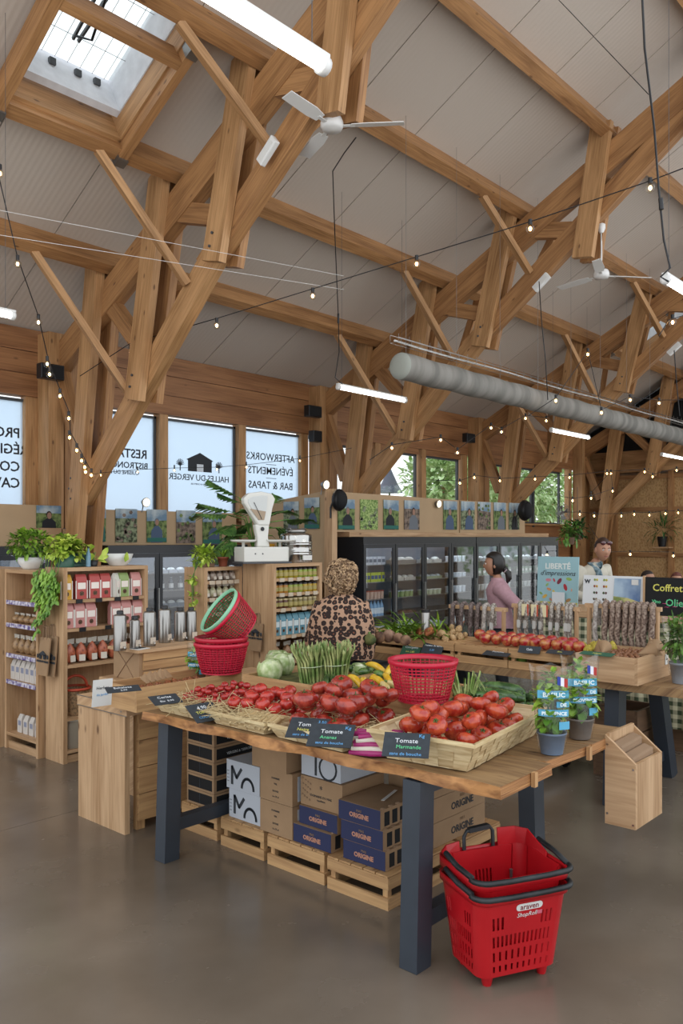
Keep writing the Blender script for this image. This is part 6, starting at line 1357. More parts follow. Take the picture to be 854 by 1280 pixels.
tag(MB().box(5.36, 5.46, 4.66, 4.76, 0, T2Z-.061).build('support_post', M['anthra']), 'dark post under the short oak leaf behind the shopper', 'post')
for i, (x, y, yw) in enumerate(((528, 792, .5), (540, 795, .3))):
    q = onz(x, y+4, ZC); T = empty('sweet_potato', q+UZ*(.02*i), yw, 'orange-brown %s on the crate beside the green tops' % ['long tuber', 'curved tuber'][i], 'vegetable'); MB().tube([(-.12, 0, .03), (-.04, .02, .04), (.05, .02, .04), (.12, 0, .03)], [.012, .03, .03, .01], 10).build('tuber', mix2('tuber_skin', '8a4a28', 'c07a48', scale=14, rough=.6), T)
q = onz(532, 800, ZC); T = empty('steel_flask', (5.6, q.y+.1, ZC), 0, 'slim brushed steel flask standing among the produce before the fridges', 'flask'); T.location = onz(532, 797, ZC); MB().lathe((0, 0, 0), [(.035, 0), (.035, .2), (.03, .21)], 16).build('body', M['steel'], T); MB().lathe((0, 0, 0), [(.037, .2), (.037, .225)], 14).build('lid', M['black'], T)
for (lab, x, y, w, h, rot, rows, m) in (('green chalk card with a price standing on the crate by the shopper', 514, 812, .17, .12, -.15, [('Courgette', 0, .02, .028, 'chalk', 0), ('bio 2,80', 0, -.02, .024, 'chalky', 0)], 'greencard'), ('slate sign lying between green card and potatoes', 541, 810, .18, .10, -.1, [('Pomme de terre', 0, .02, .022, 'chalk', 0), ('2,20', 0, -.02, .024, 'chalkb', 0)], 'slate'), ('slate sign lying flat before the apples', 622, 816, .20, .11, 0, [('Pomme', 0, .015, .03, 'chalk', 0)], 'slate'), ('slate sign under the middle apples', 662, 812, .16, .06, 0, [('Gala', 0, 0, .026, 'chalk', 0)], 'slate'), ('slate sign hanging below the darkest apples', 700, 815, .18, .07, 0, [('Bio', 0, 0, .026, 'chalky', 0)], 'slate')):
    if m == 'greencard': M[m] = plain('green_card', '2f5f48', .7)
    q = onu(x, y, 5.18); slate_sign('price_sign', lab, q, w, h, -UY+A_R*.2, UZ*.75+UX*.65 if y < 815 else UX+UZ*.25, rows, m=m, group='signs on the second table')
for i in range(3):
    q = onu(686+5*i, 828, 5.32); T = empty('green_pepper', (5.30, 3.1-.05*i, T2Z+.02), i, 'green fruit glimpsed through the slats under the apples', 'vegetable', 'green fruit in the crates'); MB().ball((0, 0, .03), (.035, .035, .032), 12, 8).build('body', leafmat(*LM['basil']), T)
# nut box ---------------------------------------------------------
NB = open_crate('nut_box', 'solid pine box of nuts and dried fruit on the second table beside the sleeved basil', (5.12, 2.08, T2Z+.002), .56, .42, .172, .02, 'pine', corner=False)
T = empty('box_liner', (5.14, 2.10, T2Z+.13), 0, 'brown layer of nuts filling the pine box', 'nuts'); MB().box(0, .52, 0, .38, 0, .02).build('layer', mix2('nuts', '5a3a28', '9a6a48', scale=50, rough=.6, kind='voronoi'), T)
nut = empty('walnut', (0, 0, 0), 0, 'x', 'nut'); MB().ball((0, 0, 0), (1, .9, .9), 9, 6).build('shell', mix2('nut_shell', '6a3f2a', 'a4734e', scale=5, rough=.5), nut); nut = Proto(nut)
heap(nut, (.03, .50, .03, .36), .016, 70, T2Z+.145, 'brown nut in the pine box on the second table', 'nuts in the pine box', org=(5.14, 2.10), tilt=1.5)
for i, (x, y, yw) in enumerate(((5.22, 2.36, .3), (5.32, 2.16, -.5), (5.52, 2.14, .2))):
    T = empty('paper_cone', (x, y, T2Z+.165), yw, 'kraft paper cone %s in the nut box' % ['by the basil side', 'at the middle', 'at the flower side'][i], 'cone'); MB()._add([(0, 0, 0), (.16, -.05, .0), (.14, .04, .09), (.10, .07, .0)], [(0, 1, 2), (0, 2, 3), (0, 3, 1)]).lathe((.1, 0, .03), [(.001, -.1), (.05, .02)], 12, axis=(1, 0, .2), caps=False).build('paper', M['kraft'], T)
slate_sign('price_sign', 'green price card lying on the front of the nut box', (5.10, 2.34, T2Z+.185), .22, .08, -UY, UX+UZ*.15, [('Noix', 0, 0, .03, 'chalky', 0)], m='greencard', group='signs on the second table')
slate_sign('price_tag', 'small white price tag hanging on the side of the nut box', (5.60, 2.075, T2Z+.12), .05, .07, UX, UZ, [('6,50', 0, 0, .016, 'ink', 0)], m='white', cat='tag')
# flowering plant at the edge ------------------------------------------------
q = V3((5.42, 1.915, T2Z+.002)); T = empty('flowering_plant', q, 0, 'sleeved plant with pink flowers in a grey pot on the second table', 'plant')
MB().lathe((0, 0, 0), [(.055, 0), (.072, .12), (.077, .12), (.077, .135), (.066, .13)], 20).build('pot', plain('pot_grey', '868b92', .5), T); foliage(T, (0, 0, .28), (.10, .10, .15), 260, .05, .03, 'mid', shell=.3); stems(T, (0, 0, .12), (0, 0, .45), 12, .09)
mb = MB()
for _ in range(16): p = V3((random.uniform(-.11, .11), random.uniform(-.11, .11), random.uniform(.40, .52))); [leaf_shape(mb, p, (math.cos(k*1.26), math.sin(k*1.26), .3), UZ, .018, .014) for k in range(5)]
tag(mb.build('blossoms', plain('pink_blossom', 'c2437a', .6), T), kind='stuff'); MB().lathe((0, 0, 0), [(.07, .05), (.10, .2), (.12, .42)], 20, caps=False).build('clear_sleeve', M['sleeve'], T)

# sausage racks ------------------------------------------------------------------
def rack(label, x0, x1, z, z0=ZC-.0):
    a, b = onu(x0, 758, 5.75), onu(x1, 758, 5.75); T = empty('sausage_rack', (5.75, b.y, z0), 0, label, 'rack', 'wooden racks for hanging sausages'); L = a.y-b.y
    MB().beam((0, -.03, z-z0), (0, L+.03, z-z0), .03, .03).build('rod', M['pine'], T)
    for y in (0, L): MB().tube([(0, y, 0), (.004, y+.004, (z-z0)*.5), (0, y, z-z0)], .018, 8).build('post', M['pine'], T)
    return T, b.y, L, z
rk = [rack('pine rack with dark sausages by the green tops', 566, 630, 1.225, T2Z), rack('pine rack with labelled white sausages behind the apples', 645, 721, 1.265, T2Z), rack('pine rack with brown knobbly sausages above the nut box', 737, 822, 1.30, T2Z)]
def sausage(c1, c2, L=.27, r=.019, tagc=None):
    T = empty('dry_sausage', (0, 0, 0), 0, 'x', 'sausage'); pts = []; N = 9
    for i in range(N): t = i/(N-1); pts.append(V3((-.030-.006*math.sin(3*t), .004*math.sin(5*t), .012-L+L*t*.93)))
    for i in range(1, 6): a = PI*i/5; pts.append(V3((-.030*math.cos(a)*1, 0, .012-L*.07+.036*math.sin(a))))
    pts += [V3((.032, .004, -.05-.0)), V3((.034, .0, -L*.55))]
    rs = [r*(.75 if i in (0, len(pts)-1) else 1+.16*math.sin(i*2.3)) for i in range(len(pts))]
    MB().tube(pts, rs, 9).build('casing', mix2('sausage_'+c1, c1, c2, scale=55, rough=.75, detail=6, bump=.4), T)
    MB().tube([pts[0], pts[0]-UZ*.018], [.003, .001], 5).build('string', M['splint2'], T)
    if tagc: MB().prism([(-.056, -.014, -.17), (-.056, .014, -.17), (-.054, .014, -.11), (-.054, -.014, -.11)], (.003, 0, 0)).build('paper_tag', plain('tag_'+tagc, tagc, .6), T)
    return Proto(T)
dk, wh2, br2, wt = sausage('4a3c38', '7d6f6a', .29), sausage('6e645c', 'b5aea3', .26, .017, 'b3b3ae'), sausage('5d473c', 'a08d7e', .31, .021), sausage('8c837c', 'b9b2aa', .27, .019)
def hang(P_, x, rki, lab, grp, dz=0):
    q = onu(x, 770, 5.75); P_.put((5.75, q.y, rk[rki][3]+.004+dz), random.uniform(-.25, .25), label=lab, group=grp)
for i, x in enumerate((569, 580, 590, 599)): hang(dk, x, 0, 'dark grey dry sausage, %s on the rack by the green tops' % oo[i], 'dark sausages')
hang(wt, 608, 0, 'mould-white dry sausage after the dark ones', 'dark sausages'); hang(wh2, 617, 0, 'wrapped whitish sausage with tag, next to the rack post', 'dark sausages')
for i, x in enumerate((652, 662, 672, 681, 691, 700, 710, 716)): hang(wh2, x, 1, 'wrapped whitish sausage with paper tag, %s on the middle rack' % oo[i], 'white tagged sausages')
for i, x in enumerate((747, 758, 767, 775, 784, 793, 801, 808, 816)): hang(wt if i == 0 else br2, x, 2, ('whiter knobbly sausage, first above the nut box' if i == 0 else 'brown knobbly dry sausage, %s above the nut box' % oo[i]), 'brown sausages')
for i, x in enumerate((656, 668, 680)):
    q = onu(x, 762, 5.70); T = empty('bottle_tag', (5.708, q.y, rk[1][3]-.02), 0, 'red and cream hanging card, %s on the middle sausage rack' % oo[i], 'card', 'cards on the middle rack'); MB().box(-.003, 0, -.03, .03, -.05, .04).build('card', plain('cream_card', 'd8cfa8', .7), T); MB().box(-.004, -.0031, -.03, -.018, -.05, .04).build('red_edge', plain('red_print', 'b8402e', .7), T)
# under the second table ----------------------------------------------------------
T = empty('wheeled_dolly', (5.5, 2.95, 0), 0, 'low white dolly on black castors under the second table', 'dolly')
MB().box(0, .55, 0, .7, .10, .14).build('deck', M['white'], T)
for x in (.06, .49):
    for y in (.06, .35, .64): w = MB().cyl((x-.015, y, .04), (x+.015, y, .04), .04, n=14).build('castor', M['black'], T); MB().box(x-.02, x+.02, y-.02, y+.02, .07, .10).build('bracket', M['greymetal'], w)
T = open_crate('storage_crate', 'brown slatted crate riding on the white dolly', (5.52, 2.98, .142), .5, .62, .34, .02, 'crate', 3)
T = open_crate('storage_crate', 'dark brown wooden crate standing on the floor between the legs of the second table', (5.95, 2.42, 0), .4, .34, .52, .02, 'darkcrate', 3)
# gingham skirted counter -----------------------------------------------------------
M['gingham'] = _g = bpy.data.materials.new('green_gingham'); _g.use_nodes = True; nt = _g.node_tree; b = nt.nodes['Principled BSDF']; b.inputs['Roughness'].default_value = .9
t = nt.nodes.new('ShaderNodeTexCoord'); mp = nt.nodes.new('ShaderNodeMapping'); mp.inputs['Scale'].default_value = (1, 14, 14); sp = nt.nodes.new('ShaderNodeSeparateXYZ'); nt.links.new(t.outputs['Object'], mp.inputs[0]); nt.links.new(mp.outputs[0], sp.inputs[0])
ms = []
for ax_ in ('Y', 'Z'):
    fr_ = nt.nodes.new('ShaderNodeMath'); fr_.operation = 'FRACT'; nt.links.new(sp.outputs[ax_], fr_.inputs[0]); gt = nt.nodes.new('ShaderNodeMath'); gt.operation = 'GREATER_THAN'; gt.inputs[1].default_value = .5; nt.links.new(fr_.outputs[0], gt.inputs[0]); ms.append(gt)
ad = nt.nodes.new('ShaderNodeMath'); ad.operation = 'ADD'; nt.links.new(ms[0].outputs[0], ad.inputs[0]); nt.links.new(ms[1].outputs[0], ad.inputs[1]); dv = nt.nodes.new('ShaderNodeMath'); dv.operation = 'MULTIPLY'; dv.inputs[1].default_value = .5; nt.links.new(ad.outputs[0], dv.inputs[0])
rr_ = nt.nodes.new('ShaderNodeValToRGB'); rr_.color_ramp.elements[0].color = (*srgb('c9c4a4'), 1); rr_.color_ramp.elements[1].color = (*srgb('3f4a34'), 1); nt.links.new(dv.outputs[0], rr_.inputs[0]); nt.links.new(rr_.outputs[0], b.inputs['Base Color'])
T = empty('serving_counter', (7.0, 1.0, 0), 0, 'serving counter with green gingham skirt behind the second table', 'counter')
MB().box(0, .7, 0, 2.75, 1.08, 1.135, 1).build('top', M['pine'], T); MB().box(.05, .65, .05, 2.70, .0, 1.08).build('body', M['darkcrate'], T)
mb = MB(); N = 120; 
for i in range(N):
    y0, y1 = 2.75*i/N, 2.75*(i+1)/N; f = lambda y: -.012+.018*math.sin(y*26)+.008*math.sin(y*61); mb.quad((f(y0)-.02, y0, .20), (f(y1)-.02, y1, .20), (f(y1)*.3-.01, y1, 1.075), (f(y0)*.3-.01, y0, 1.075))
mb.build('gingham_skirt', M['gingham'], T)
def standee(name, label, x0, x1, y0, y1, u, m, cat='sign'):
    a, b = onu(x0, y1, u), onu(x1, y1, u); z0 = max(1.137, onu((x0+x1)/2, y1, u).z); z1 = onu((x0+x1)/2, y0, u).z; T = empty(name, (u, b.y, z0), 0, label, cat); w = a.y-b.y
    MB().prism([(0, 0, 0), (0, w, 0), (.03, w, z1-z0), (.03, 0, z1-z0)], (.012, 0, 0)).build('board', m, T); upd(); return T, w, z1-z0
T, w, h = standee('printed_board', 'pale blue board with scattered fruit drawings before the person in the cream shirt', 671, 722, 696, 757, 7.2, plain('pale_blue_print', '93b9c0', .6))
def on(T, s, t, w, h, k=.003): return V3((T.location.x+.03*t-k, T.location.y+w*(1-s), T.location.z+h*t))
text('LIBERTÉ', .075, on(T, .5, .80, w, h), NV, V3((.06, 0, 1)), plain('print_offwhite', 'dfe6e2', .7), T, ext=.0006, bold=.002)
text("d'impressions", .066, on(T, .5, .66, w, h), NV, V3((.06, 0, 1)), M['ink'], T, ext=.0006, shear=.3)
for i, (s, t, c, r) in enumerate(((.28, .52, 'c9808a', .03), (.42, .52, 'b9505a', .02), (.55, .50, '7a2a3a', .035), (.78, .55, '8fae5a', .03), (.7, .38, 'a8303a', .035), (.25, .42, '8fb46a', .02), (.3, .33, 'd08a5a', .025), (.42, .26, 'cdb85a', .03), (.2, .18, 'd0a84a', .03), (.1, .24, '7fa45a', .02), (.85, .33, 'c9a08a', .015), (.78, .12, 'a07a4a', .03), (.35, .12, 'c98a6a', .02))):
    mb = MB(); p = V3((.03*t-.0015, w*(1-s), h*t)); a = i*1.1; q = [p+V3((0, math.cos(a)*r*math.cos(k*PI/5)-math.sin(a)*r*.5*math.sin(k*PI/5), math.sin(a)*r*math.cos(k*PI/5)+math.cos(a)*r*.5*math.sin(k*PI/5))) for k in range(10)]; mb.prism(q, (-.001, 0, 0)); mb.build('printed_fruit', plain('fr_'+c, c, .7), T)
MB().prism([(-.001, 0, .0), (-.001, w, .0), (0.001, w, .035), (0.001, 0, .035)], (-.001, 0, 0)).build('printed_ground', plain('printed_lime', 'b3ae4a', .7), T)
MB().box(-.03, -.02, w*.28, w*.58, 0, .13).build('leaflet_holder', plain('pale_leaflet', 'cfd6da', .5), T)
T, w, h = standee('printed_board', 'white information board with produce icons beside a landscape picture', 728, 803, 720, 757, 7.05, plain('white_print', 'dcdfe0', .6))
MB().prism([(-.002, .02, .02), (-.002, w*.47, .02), (.027, w*.47, h-.02), (.027, .02, h-.02)], (-.002, 0, 0)).build('printed_landscape', mix2('landscape', '4a6a9a', 'a9bfd0', scale=3, rough=.6), T)
MB().prism([(-.005, .02, .02), (-.005, w*.47, .02), (.003, w*.47, h*.32), (.005, .02, h*.25)], (-.001, 0, 0)).build('printed_meadow', mix2('meadow', '7a8a4a', 'c0b87a', scale=12, rough=.6), T)
MB().box(.012, .018, .04, .10, h*.72, h*.90).build('printed_square', M['white'], T)
for i in range(4):
    for j in range(2):
        for k, c in enumerate((('8fa64a', 'c4b84a'), ('a05a3a', 'c9a23a'), ('4a5a3a', '6a4a4a'), ('5a4a3a', '8a7a5a'))[i]): z = h*(.85-.22*i); y = w*(.80-.16*j)-.022*k; MB().ball((.03*z/h-.003, y, z), (.002, .010, .012), 8, 5).build('printed_icon', plain('ic_'+c, c, .7), T)
text('W', .05, on(T, .075, .78, w, h), NV, V3((.06, 0, 1)), M['ink'], T, ext=.0006, bold=.002)
a = onu(806, 750, 6.9); T = empty('blackboard', (6.9, a.y-.62, 1.02), 0, 'black chalkboard reading Coffret and Olie in coloured chalk at the photo edge', 'sign')
T.location.z = 1.137; T.location.x = 7.02; a = onu(806, 750, 7.02); T.location.y = a.y-.62; w, h = .62, 1.8-50*7.02/(1029*(_c+_s*.41))*1.0-1.137+.0
h = max(.25, onu(830, 722, 7.02).z-1.137); MB().prism([(0, 0, 0), (0, w, 0), (.02, w, h), (.02, 0, h)], (.012, 0, 0)).build('board', M['blackmat'], T); upd()
MB().box(-.004, .034, w, w+.015, 0, h+.01).build('frame', M['pine'], T)
for (s_, dy, dz, sz, m) in (('Coffret', .15, .72, .085, 'chalky'), ('Vino', .06, .36, .04, 'chalkg'), ('Olie', .21, .34, .085, 'chalkg')): text(s_, sz, (7.02+.02*dz-.003, T.location.y+w-dy-.04, 1.137+h*dz), NV, V3((.06, 0, 1)), M[m], T, ext=.0006, bold=.001)

# plants on the wall beyond
for (x, y, d, lab, k) in ((712, 668, 11.4, 'hanging bushy plant on the timber wall behind the person in the cream shirt', 'mid'), (722, 662, 11.6, 'grey-leaved plant next to the hanging bushy plant', 'dark')):
    p = at(x, y, d); T = empty('hanging_plant', p, 0, lab, 'plant'); foliage(T, (0, 0, .0), (.14, .14, .16), 110, .09, .05, k, shell=.2); MB().lathe((0, 0, -.14), [(.06, 0), (.08, .1)], 12).build('pot', M['darkcrate'], T); MB().tube([(0, 0, -.04), (0, 0, .6)], .004, 4).build('cord', M['black'], T)
q = onu(829, 668, 19.9); T = empty('dried_plant', (19.85, q.y, q.z-.3), 0, 'dried spiky plant in a dark pot on the strand board wall rail', 'plant'); MB().lathe((0, 0, 0), [(.08, 0), (.12, .25)], 12).build('pot', M['black'], T); foliage(T, (0, 0, .42), (.26, .3, .2), 60, .3, .03, 'dark', shell=.1); MB().box(-.1, .16, -.2, .2, -.03, 0).build('bracket_shelf', M['pine'], T)
q = onz(5, 925, 0); T = empty('rubbish_bin', (q.x, q.y, 0), .1, 'black bin on a white base cut by the photo edge beside the end shelf', 'bin'); MB().box(-.14, .12, -.05, .30, .10, .36).build('body', M['black'], T, bev=.01); MB().box(-.15, .13, -.06, .31, .34, .37).build('lid', M['blackmat'], T); MB().box(-.13, .11, -.04, .29, .05, .10).build('base', M['white'], T)
for y in (0, .25): MB().cyl((-.02, y, .03), (.02, y, .03), .03, n=10).build('wheel', M['black'], T)
# ================================================================== PEOPLE
def skinned(name, joints, edges, m, parent, sub=2):
    me = bpy.data.meshes.new(name); me.from_pydata([j[0] for j in joints], edges, []); me.materials.append(m)
    o = bpy.data.objects.new(name, me); C.objects.link(o); o.parent = parent
    s = o.modifiers.new('s', 'SKIN'); s.use_smooth_shade = True
    for i, j in enumerate(joints): r = j[1]; me.skin_vertices[0].data[i].radius = (r, r) if not isinstance(r, tuple) else r; me.skin_vertices[0].data[i].use_root = i == 0
    b = o.modifiers.new('d', 'SUBSURF'); b.levels = b.render_levels = sub; return o
def fingers(T, wrist, d, side, m):
    """palm with four separate curled fingers and a thumb"""
    d = V3(d).normalized(); s = V3(side).normalized(); n = d.cross(s).normalized(); w = V3(wrist); mb = MB()
    mb.obox(w+d*.045, d*.04, s*.036, n*.012)
    for k, L in enumerate((.070, .078, .072, .056)):
        b0 = w+d*.082+s*(-.028+.019*k); mb.tube([b0, b0+d*L*.45+n*.006, b0+d*L*.8+n*.022, b0+d*L*.88+n*.036], [.0088, .0084, .0074, .005], 7)
    b0 = w+d*.025-s*.034; mb.tube([b0, b0-s*.022+d*.024, b0-s*.030+d*.052+n*.012], [.011, .0095, .007], 7); return mb.build('hand', m, T)
def head(T, c, skin, hair, kind, yaw=0., pitch=0., beard=False, glasses=False):
    """head about 0.225 m tall facing local -Y"""
    R = Matrix.Rotation(yaw, 3, 'Z') @ Matrix.Rotation(pitch, 3, 'X'); c = V3(c); P = lambda x, y, z: c+R @ V3((x, y, z))
    def f(v):
        x, y, z = v; k = 1-.30*max(0, -z)**1.6; y2 = y*(1.0 if y > 0 else .93)*(1-.12*max(0, -z)); 
        if y < -.3:
            if abs(x) < .28: y2 -= .20*math.exp(-((z+.12)/.16)**2)*(1-abs(x)/.28)         # nose
            y2 += .07*math.exp(-((z-.10)/.10)**2)*math.exp(-((abs(x)-.34)/.16)**2)           # eye sockets
            y2 -= .05*math.exp(-((z+.48)/.08)**2)*math.exp(-(x/.30)**2)                       # lips
            y2 -= .06*math.exp(-((z+.80)/.14)**2)*math.exp(-(x/.28)**2)                       # chin
        return V3((x*k, y2, z))
    MB().ball((0, 0, 0), (.076, .098, .118), 36, 28, f, R).build('head', skin, T, loc=c)
    for sg in (-1, 1):
        MB().ball((0, 0, 0), (.010, .020, .031), 10, 8, None, R).build('ear', skin, T, loc=P(sg*.077, .006, -.004))
        MB().ball((0, 0, 0), .0105, 12, 8).build('eye', plain('eye_white', 'dcd8d2', .3), T, loc=P(sg*.029, -.0765, .012)); MB().ball((0, 0, 0), .0055, 10, 6).build('iris', plain('iris_dark', '2a1c14', .2), T, loc=P(sg*.029, -.0835, .012))
        MB().tube([P(sg*.014, -.091, .031), P(sg*.030, -.092, .037), P(sg*.046, -.083, .031)], .0028, 5).build('eyebrow', hair, T)
    MB().tube([P(-.024, -.090, -.054), P(-.008, -.099, -.051), P(.008, -.099, -.051), P(.024, -.090, -.054)], [.002, .005, .005, .002], 6).build('lips', plain('lips', '9a5a50', .5), T)
    if kind == 'curly':
        rnd = random.Random(4); mb = MB()
        mb.ball((0, 0, 0), (.112, .112, .130), 24, 16, lambda v: v*(1+.05*math.sin(9*v.x+5*v.z)*math.cos(8*v.y)))
        for i in range(330):
            z = rnd.uniform(-.95, 1); a = rnd.uniform(0, 2*PI); q = math.sqrt(1-z*z); d = V3((math.cos(a)*q, math.sin(a)*q, z))
            if d.y < -.45 and abs(d.x) < .75 and z < .45: continue
            kk = 1+.10*math.sin(5*d.x+2)*math.cos(4*d.z+1); p = V3((d.x*.124*kk, d.y*.118*kk+.012, d.z*.138*kk-.004)); e = d.orthogonal().normalized(); g = d.cross(e); r0 = rnd.uniform(.013, .021); ph = rnd.uniform(0, 6)
            mb.tube([p+e*(math.cos(ph+t)*r0)+g*(math.sin(ph+t)*r0)+d*(.004*t-.006) for t in (0, 1.1, 2.2, 3.3, 4.4, 5.5)], [.004, .0066, .0072, .0072, .006, .003], 4)
        o = mb.build('curly_hair', hair, T, loc=P(0, .028, .022)); o.rotation_euler = (0, 0, yaw); o['kind'] = 'stuff'
    elif kind == 'ponytail':
        def g(v): return V3((v.x, v.y, v.z)) if not (v.y < -.25 and v.z < .48) else V3((v.x*.9, max(v.y, -.10), v.z))
        MB().ball((0, 0, 0), (.088, .110, .124), 26, 18, g, R).build('hair', hair, T, loc=P(0, .012, .016))
        MB().ball((0, 0, 0), .034, 12, 8).build('bun', hair, T, loc=P(0, .118, -.045)); MB().tube([P(0, .12, -.05), P(.01, .150, -.085), P(.01, .155, -.14), P(0, .14, -.19)], [.026, .034, .030, .008], 10).build('ponytail', hair, T)
        MB().lathe(P(0, .124, -.055), [(.030, -.008), (.034, 0), (.030, .008)], 12, axis=R @ V3((0, 1, -.6))).build('scrunchie', plain('scrunchie', 'b5a0a6', .8), T)
    else:
        def g(v): return v if not (v.y < -.1 and v.z < .55) else V3((v.x*.85, max(v.y, -.05), v.z))
        MB().ball((0, 0, 0), (.082, .103, .114), 24, 16, lambda v: g(v) if v.z > -.45 else g(v)*.86, R).build('hair', hair, T, loc=P(0, .012, .020))
    if beard: MB().ball((0, 0, 0), (.060, .060, .045), 16, 10, lambda v: v if v.y < .2 else V3((v.x, .2, v.z)), R).build('beard', hair, T, loc=P(0, -.040, -.082))
    if glasses:
        for sg in (-1, 1): MB().ball((0, 0, 0), (.030, .008, .022), 12, 8, None, R).build('sunglass_lens', plain('lens_red', '4a1a1e', .1, coat=1.), T, loc=P(sg*.034, -.078, .085)); MB().tube([P(sg*.062, -.07, .088), P(sg*.084, 0, .075), P(sg*.08, .05, .04)], .003, 5).build('sunglass_temple', M['black'], T)
def person(label, p, yaw, s, top_m, leg_m, skin, hair, hk, arms, lean=0., hyaw=0., hpitch=0., loose=1., coat=False, neck_extra=0., sit=False, **kw):
    T = empty('person', p, yaw, label, 'person'); T.scale = (s, s, s)
    L = lambda z: -lean*max(0, z-.95)            # forward lean (towards -Y) growing above the hips
    hz = .92; nz = 1.42; J = lambda x, y, z: V3((x, y+L(z), z))
    if sit: dz = -.42
    pel, sp, ch, nk, hd = J(0, 0, .95), J(0, .005, 1.12), J(0, 0, 1.29), J(0, .01, 1.42), J(0, -.005, 1.50)
    (el_l, wr_l), (el_r, wr_r) = arms; sl, sr = J(-.165, .0, 1.355), J(.165, 0, 1.355)
    el_l, wr_l, el_r, wr_r = [V3(q) for q in (el_l, wr_l, el_r, wr_r)]
    if sit: kn = [(-.1, -.40, .93), (.1, -.40, .93)]; an = [(-.1, -.40, .48), (.1, -.40, .48)]; ft = [(-.1, -.55, .45), (.1, -.55, .45)]
    else: kn = [(-.10, -.02, .49), (.10, -.02, .49)]; an = [(-.10, .02, .09), (.10, .02, .09)]; ft = [(-.11, -.13, .035), (.11, -.13, .035)]
    js = [(pel, .12), (sp, .10), (ch, .125), (nk, .05), (hd, .052), (sl, .055), (el_l, .042), (wr_l, .027), (sr, .055), (el_r, .042), (wr_r, .027), (V3((-.09, 0, .88)), .085), (V3(kn[0]), .056), (V3(an[0]), .036), (V3(ft[0]), .034), (V3((.09, 0, .88)), .085), (V3(kn[1]), .056), (V3(an[1]), .036), (V3(ft[1]), .034)]
    ed = [(0, 1), (1, 2), (2, 3), (3, 4), (2, 5), (5, 6), (6, 7), (2, 8), (8, 9), (9, 10), (0, 11), (11, 12), (12, 13), (13, 14), (0, 15), (15, 16), (16, 17), (17, 18)]
    skinned('body', js, ed, skin, T)
    t = loose; e = lambda a, b, k: a.lerp(b, k)
    mb = MB(); K = 24; ctr = [(J(0, 0, .90), .150, .118), (J(0, 0, 1.0), .148*t, .115*t), (J(0, 0, 1.12), .138*t, .108*t), (J(0, 0, 1.24), .160*t, .122*t), (J(0, 0, 1.33), .178*t, .120*t), (J(0, .004, 1.385), .150, .098), (J(0, .006, 1.425), .085, .072), (J(0, 0, 1.455), .064, .062)]
    vs = [c+V3((math.cos(2*PI*k/K)*a, math.sin(2*PI*k/K)*b_*(1+.03*math.sin(4*PI*k/K+i)), 0)) for i, (c, a, b_) in enumerate(ctr) for k in range(K)]
    mb._add(vs, [(i*K+k, i*K+(k+1) % K, (i+1)*K+(k+1) % K, (i+1)*K+k) for i in range(len(ctr)-1) for k in range(K)], None, True); mb.build('top', top_m, T)
    for s0, el, wr in ((sl, el_l, wr_l), (sr, el_r, wr_r)):
        i0 = s0.lerp(ch, .35); w = el.lerp(wr, .9); MB().tube([i0, s0+UZ*.004, s0.lerp(el, .35), s0.lerp(el, .8), el, el.lerp(wr, .25), w], [.075, .078*t, .068*t, .060*t, .058*t, .054*t, .040], 14).build('sleeve', top_m, T)
    skinned('trousers', [(V3((0, 0, .95)), (.148, .12)), (V3((-.09, 0, .87)), .098), (V3(kn[0]), .072), (V3(an[0])+UZ*.03, .054), (V3((.09, 0, .87)), .098), (V3(kn[1]), .072), (V3(an[1])+UZ*.03, .054)], [(0, 1), (1, 2), (2, 3), (0, 4), (4, 5), (5, 6)], leg_m, T)
    for q in ft: MB().ball((0, 0, 0), (.048, .125, .042), 14, 9).build('shoe', M['black'], T, loc=(q[0], q[1]+.045, max(.042, q[2])))
    head(T, V3((0, -.02+L(1.6), 1.585)), skin, hair, hk, hyaw, hpitch, **kw)
    for el, wr in ((el_l, wr_l), (el_r, wr_r)): d = (wr-el).normalized(); fingers(T, wr, d, d.cross(UZ) if abs(d.z) < .9 else UX, skin)
    return T
skinA = plain('skin_light', 'b98a70', .55); skinB = plain('skin_brown', 'a87a60', .5)
M['leopard'] = _l = bpy.data.materials.new('leopard_print'); _l.use_nodes = True; nt = _l.node_tree; b = nt.nodes['Principled BSDF']; b.inputs['Roughness'].default_value = .85
t = nt.nodes.new('ShaderNodeTexCoord'); nz_ = nt.nodes.new('ShaderNodeTexNoise'); nz_.inputs['Scale'].default_value = 16; nz_.inputs['Detail'].default_value = 2; mx = nt.nodes.new('ShaderNodeMix'); mx.data_type = 'RGBA'; mx.blend_type = 'LINEAR_LIGHT'; mx.inputs['Factor'].default_value = .014
nt.links.new(t.outputs['Object'], nz_.inputs[0]); nt.links.new(t.outputs['Object'], mx.inputs[6]); nt.links.new(nz_.outputs['Color'], mx.inputs[7])
vo = nt.nodes.new('ShaderNodeTexVoronoi'); vo.inputs['Scale'].default_value = 25; vo.inputs['Randomness'].default_value = .6; nt.links.new(mx.outputs[2], vo.inputs['Vector'])
cr = nt.nodes.new('ShaderNodeValToRGB'); el = cr.color_ramp.elements; cr.color_ramp.interpolation = 'CONSTANT'
el[0].position = 0; el[0].color = (*srgb('7a4a34'), 1); el[1].position = .16; el[1].color = (*srgb('2a1b16'), 1); e3 = el.new(.54); e3.color = (*srgb('b08c72'), 1)
nt.links.new(vo.outputs['Distance'], cr.inputs[0]); nt.links.new(cr.outputs[0], b.inputs['Base Color'])
YW = HEAD-PI/2           # a figure with this yaw faces the camera; add PI to face away
curl = mix2('curly_blond', '7a6048', 'c4a47e', scale=30, rough=.6); p = at(427, 900, 6.2)
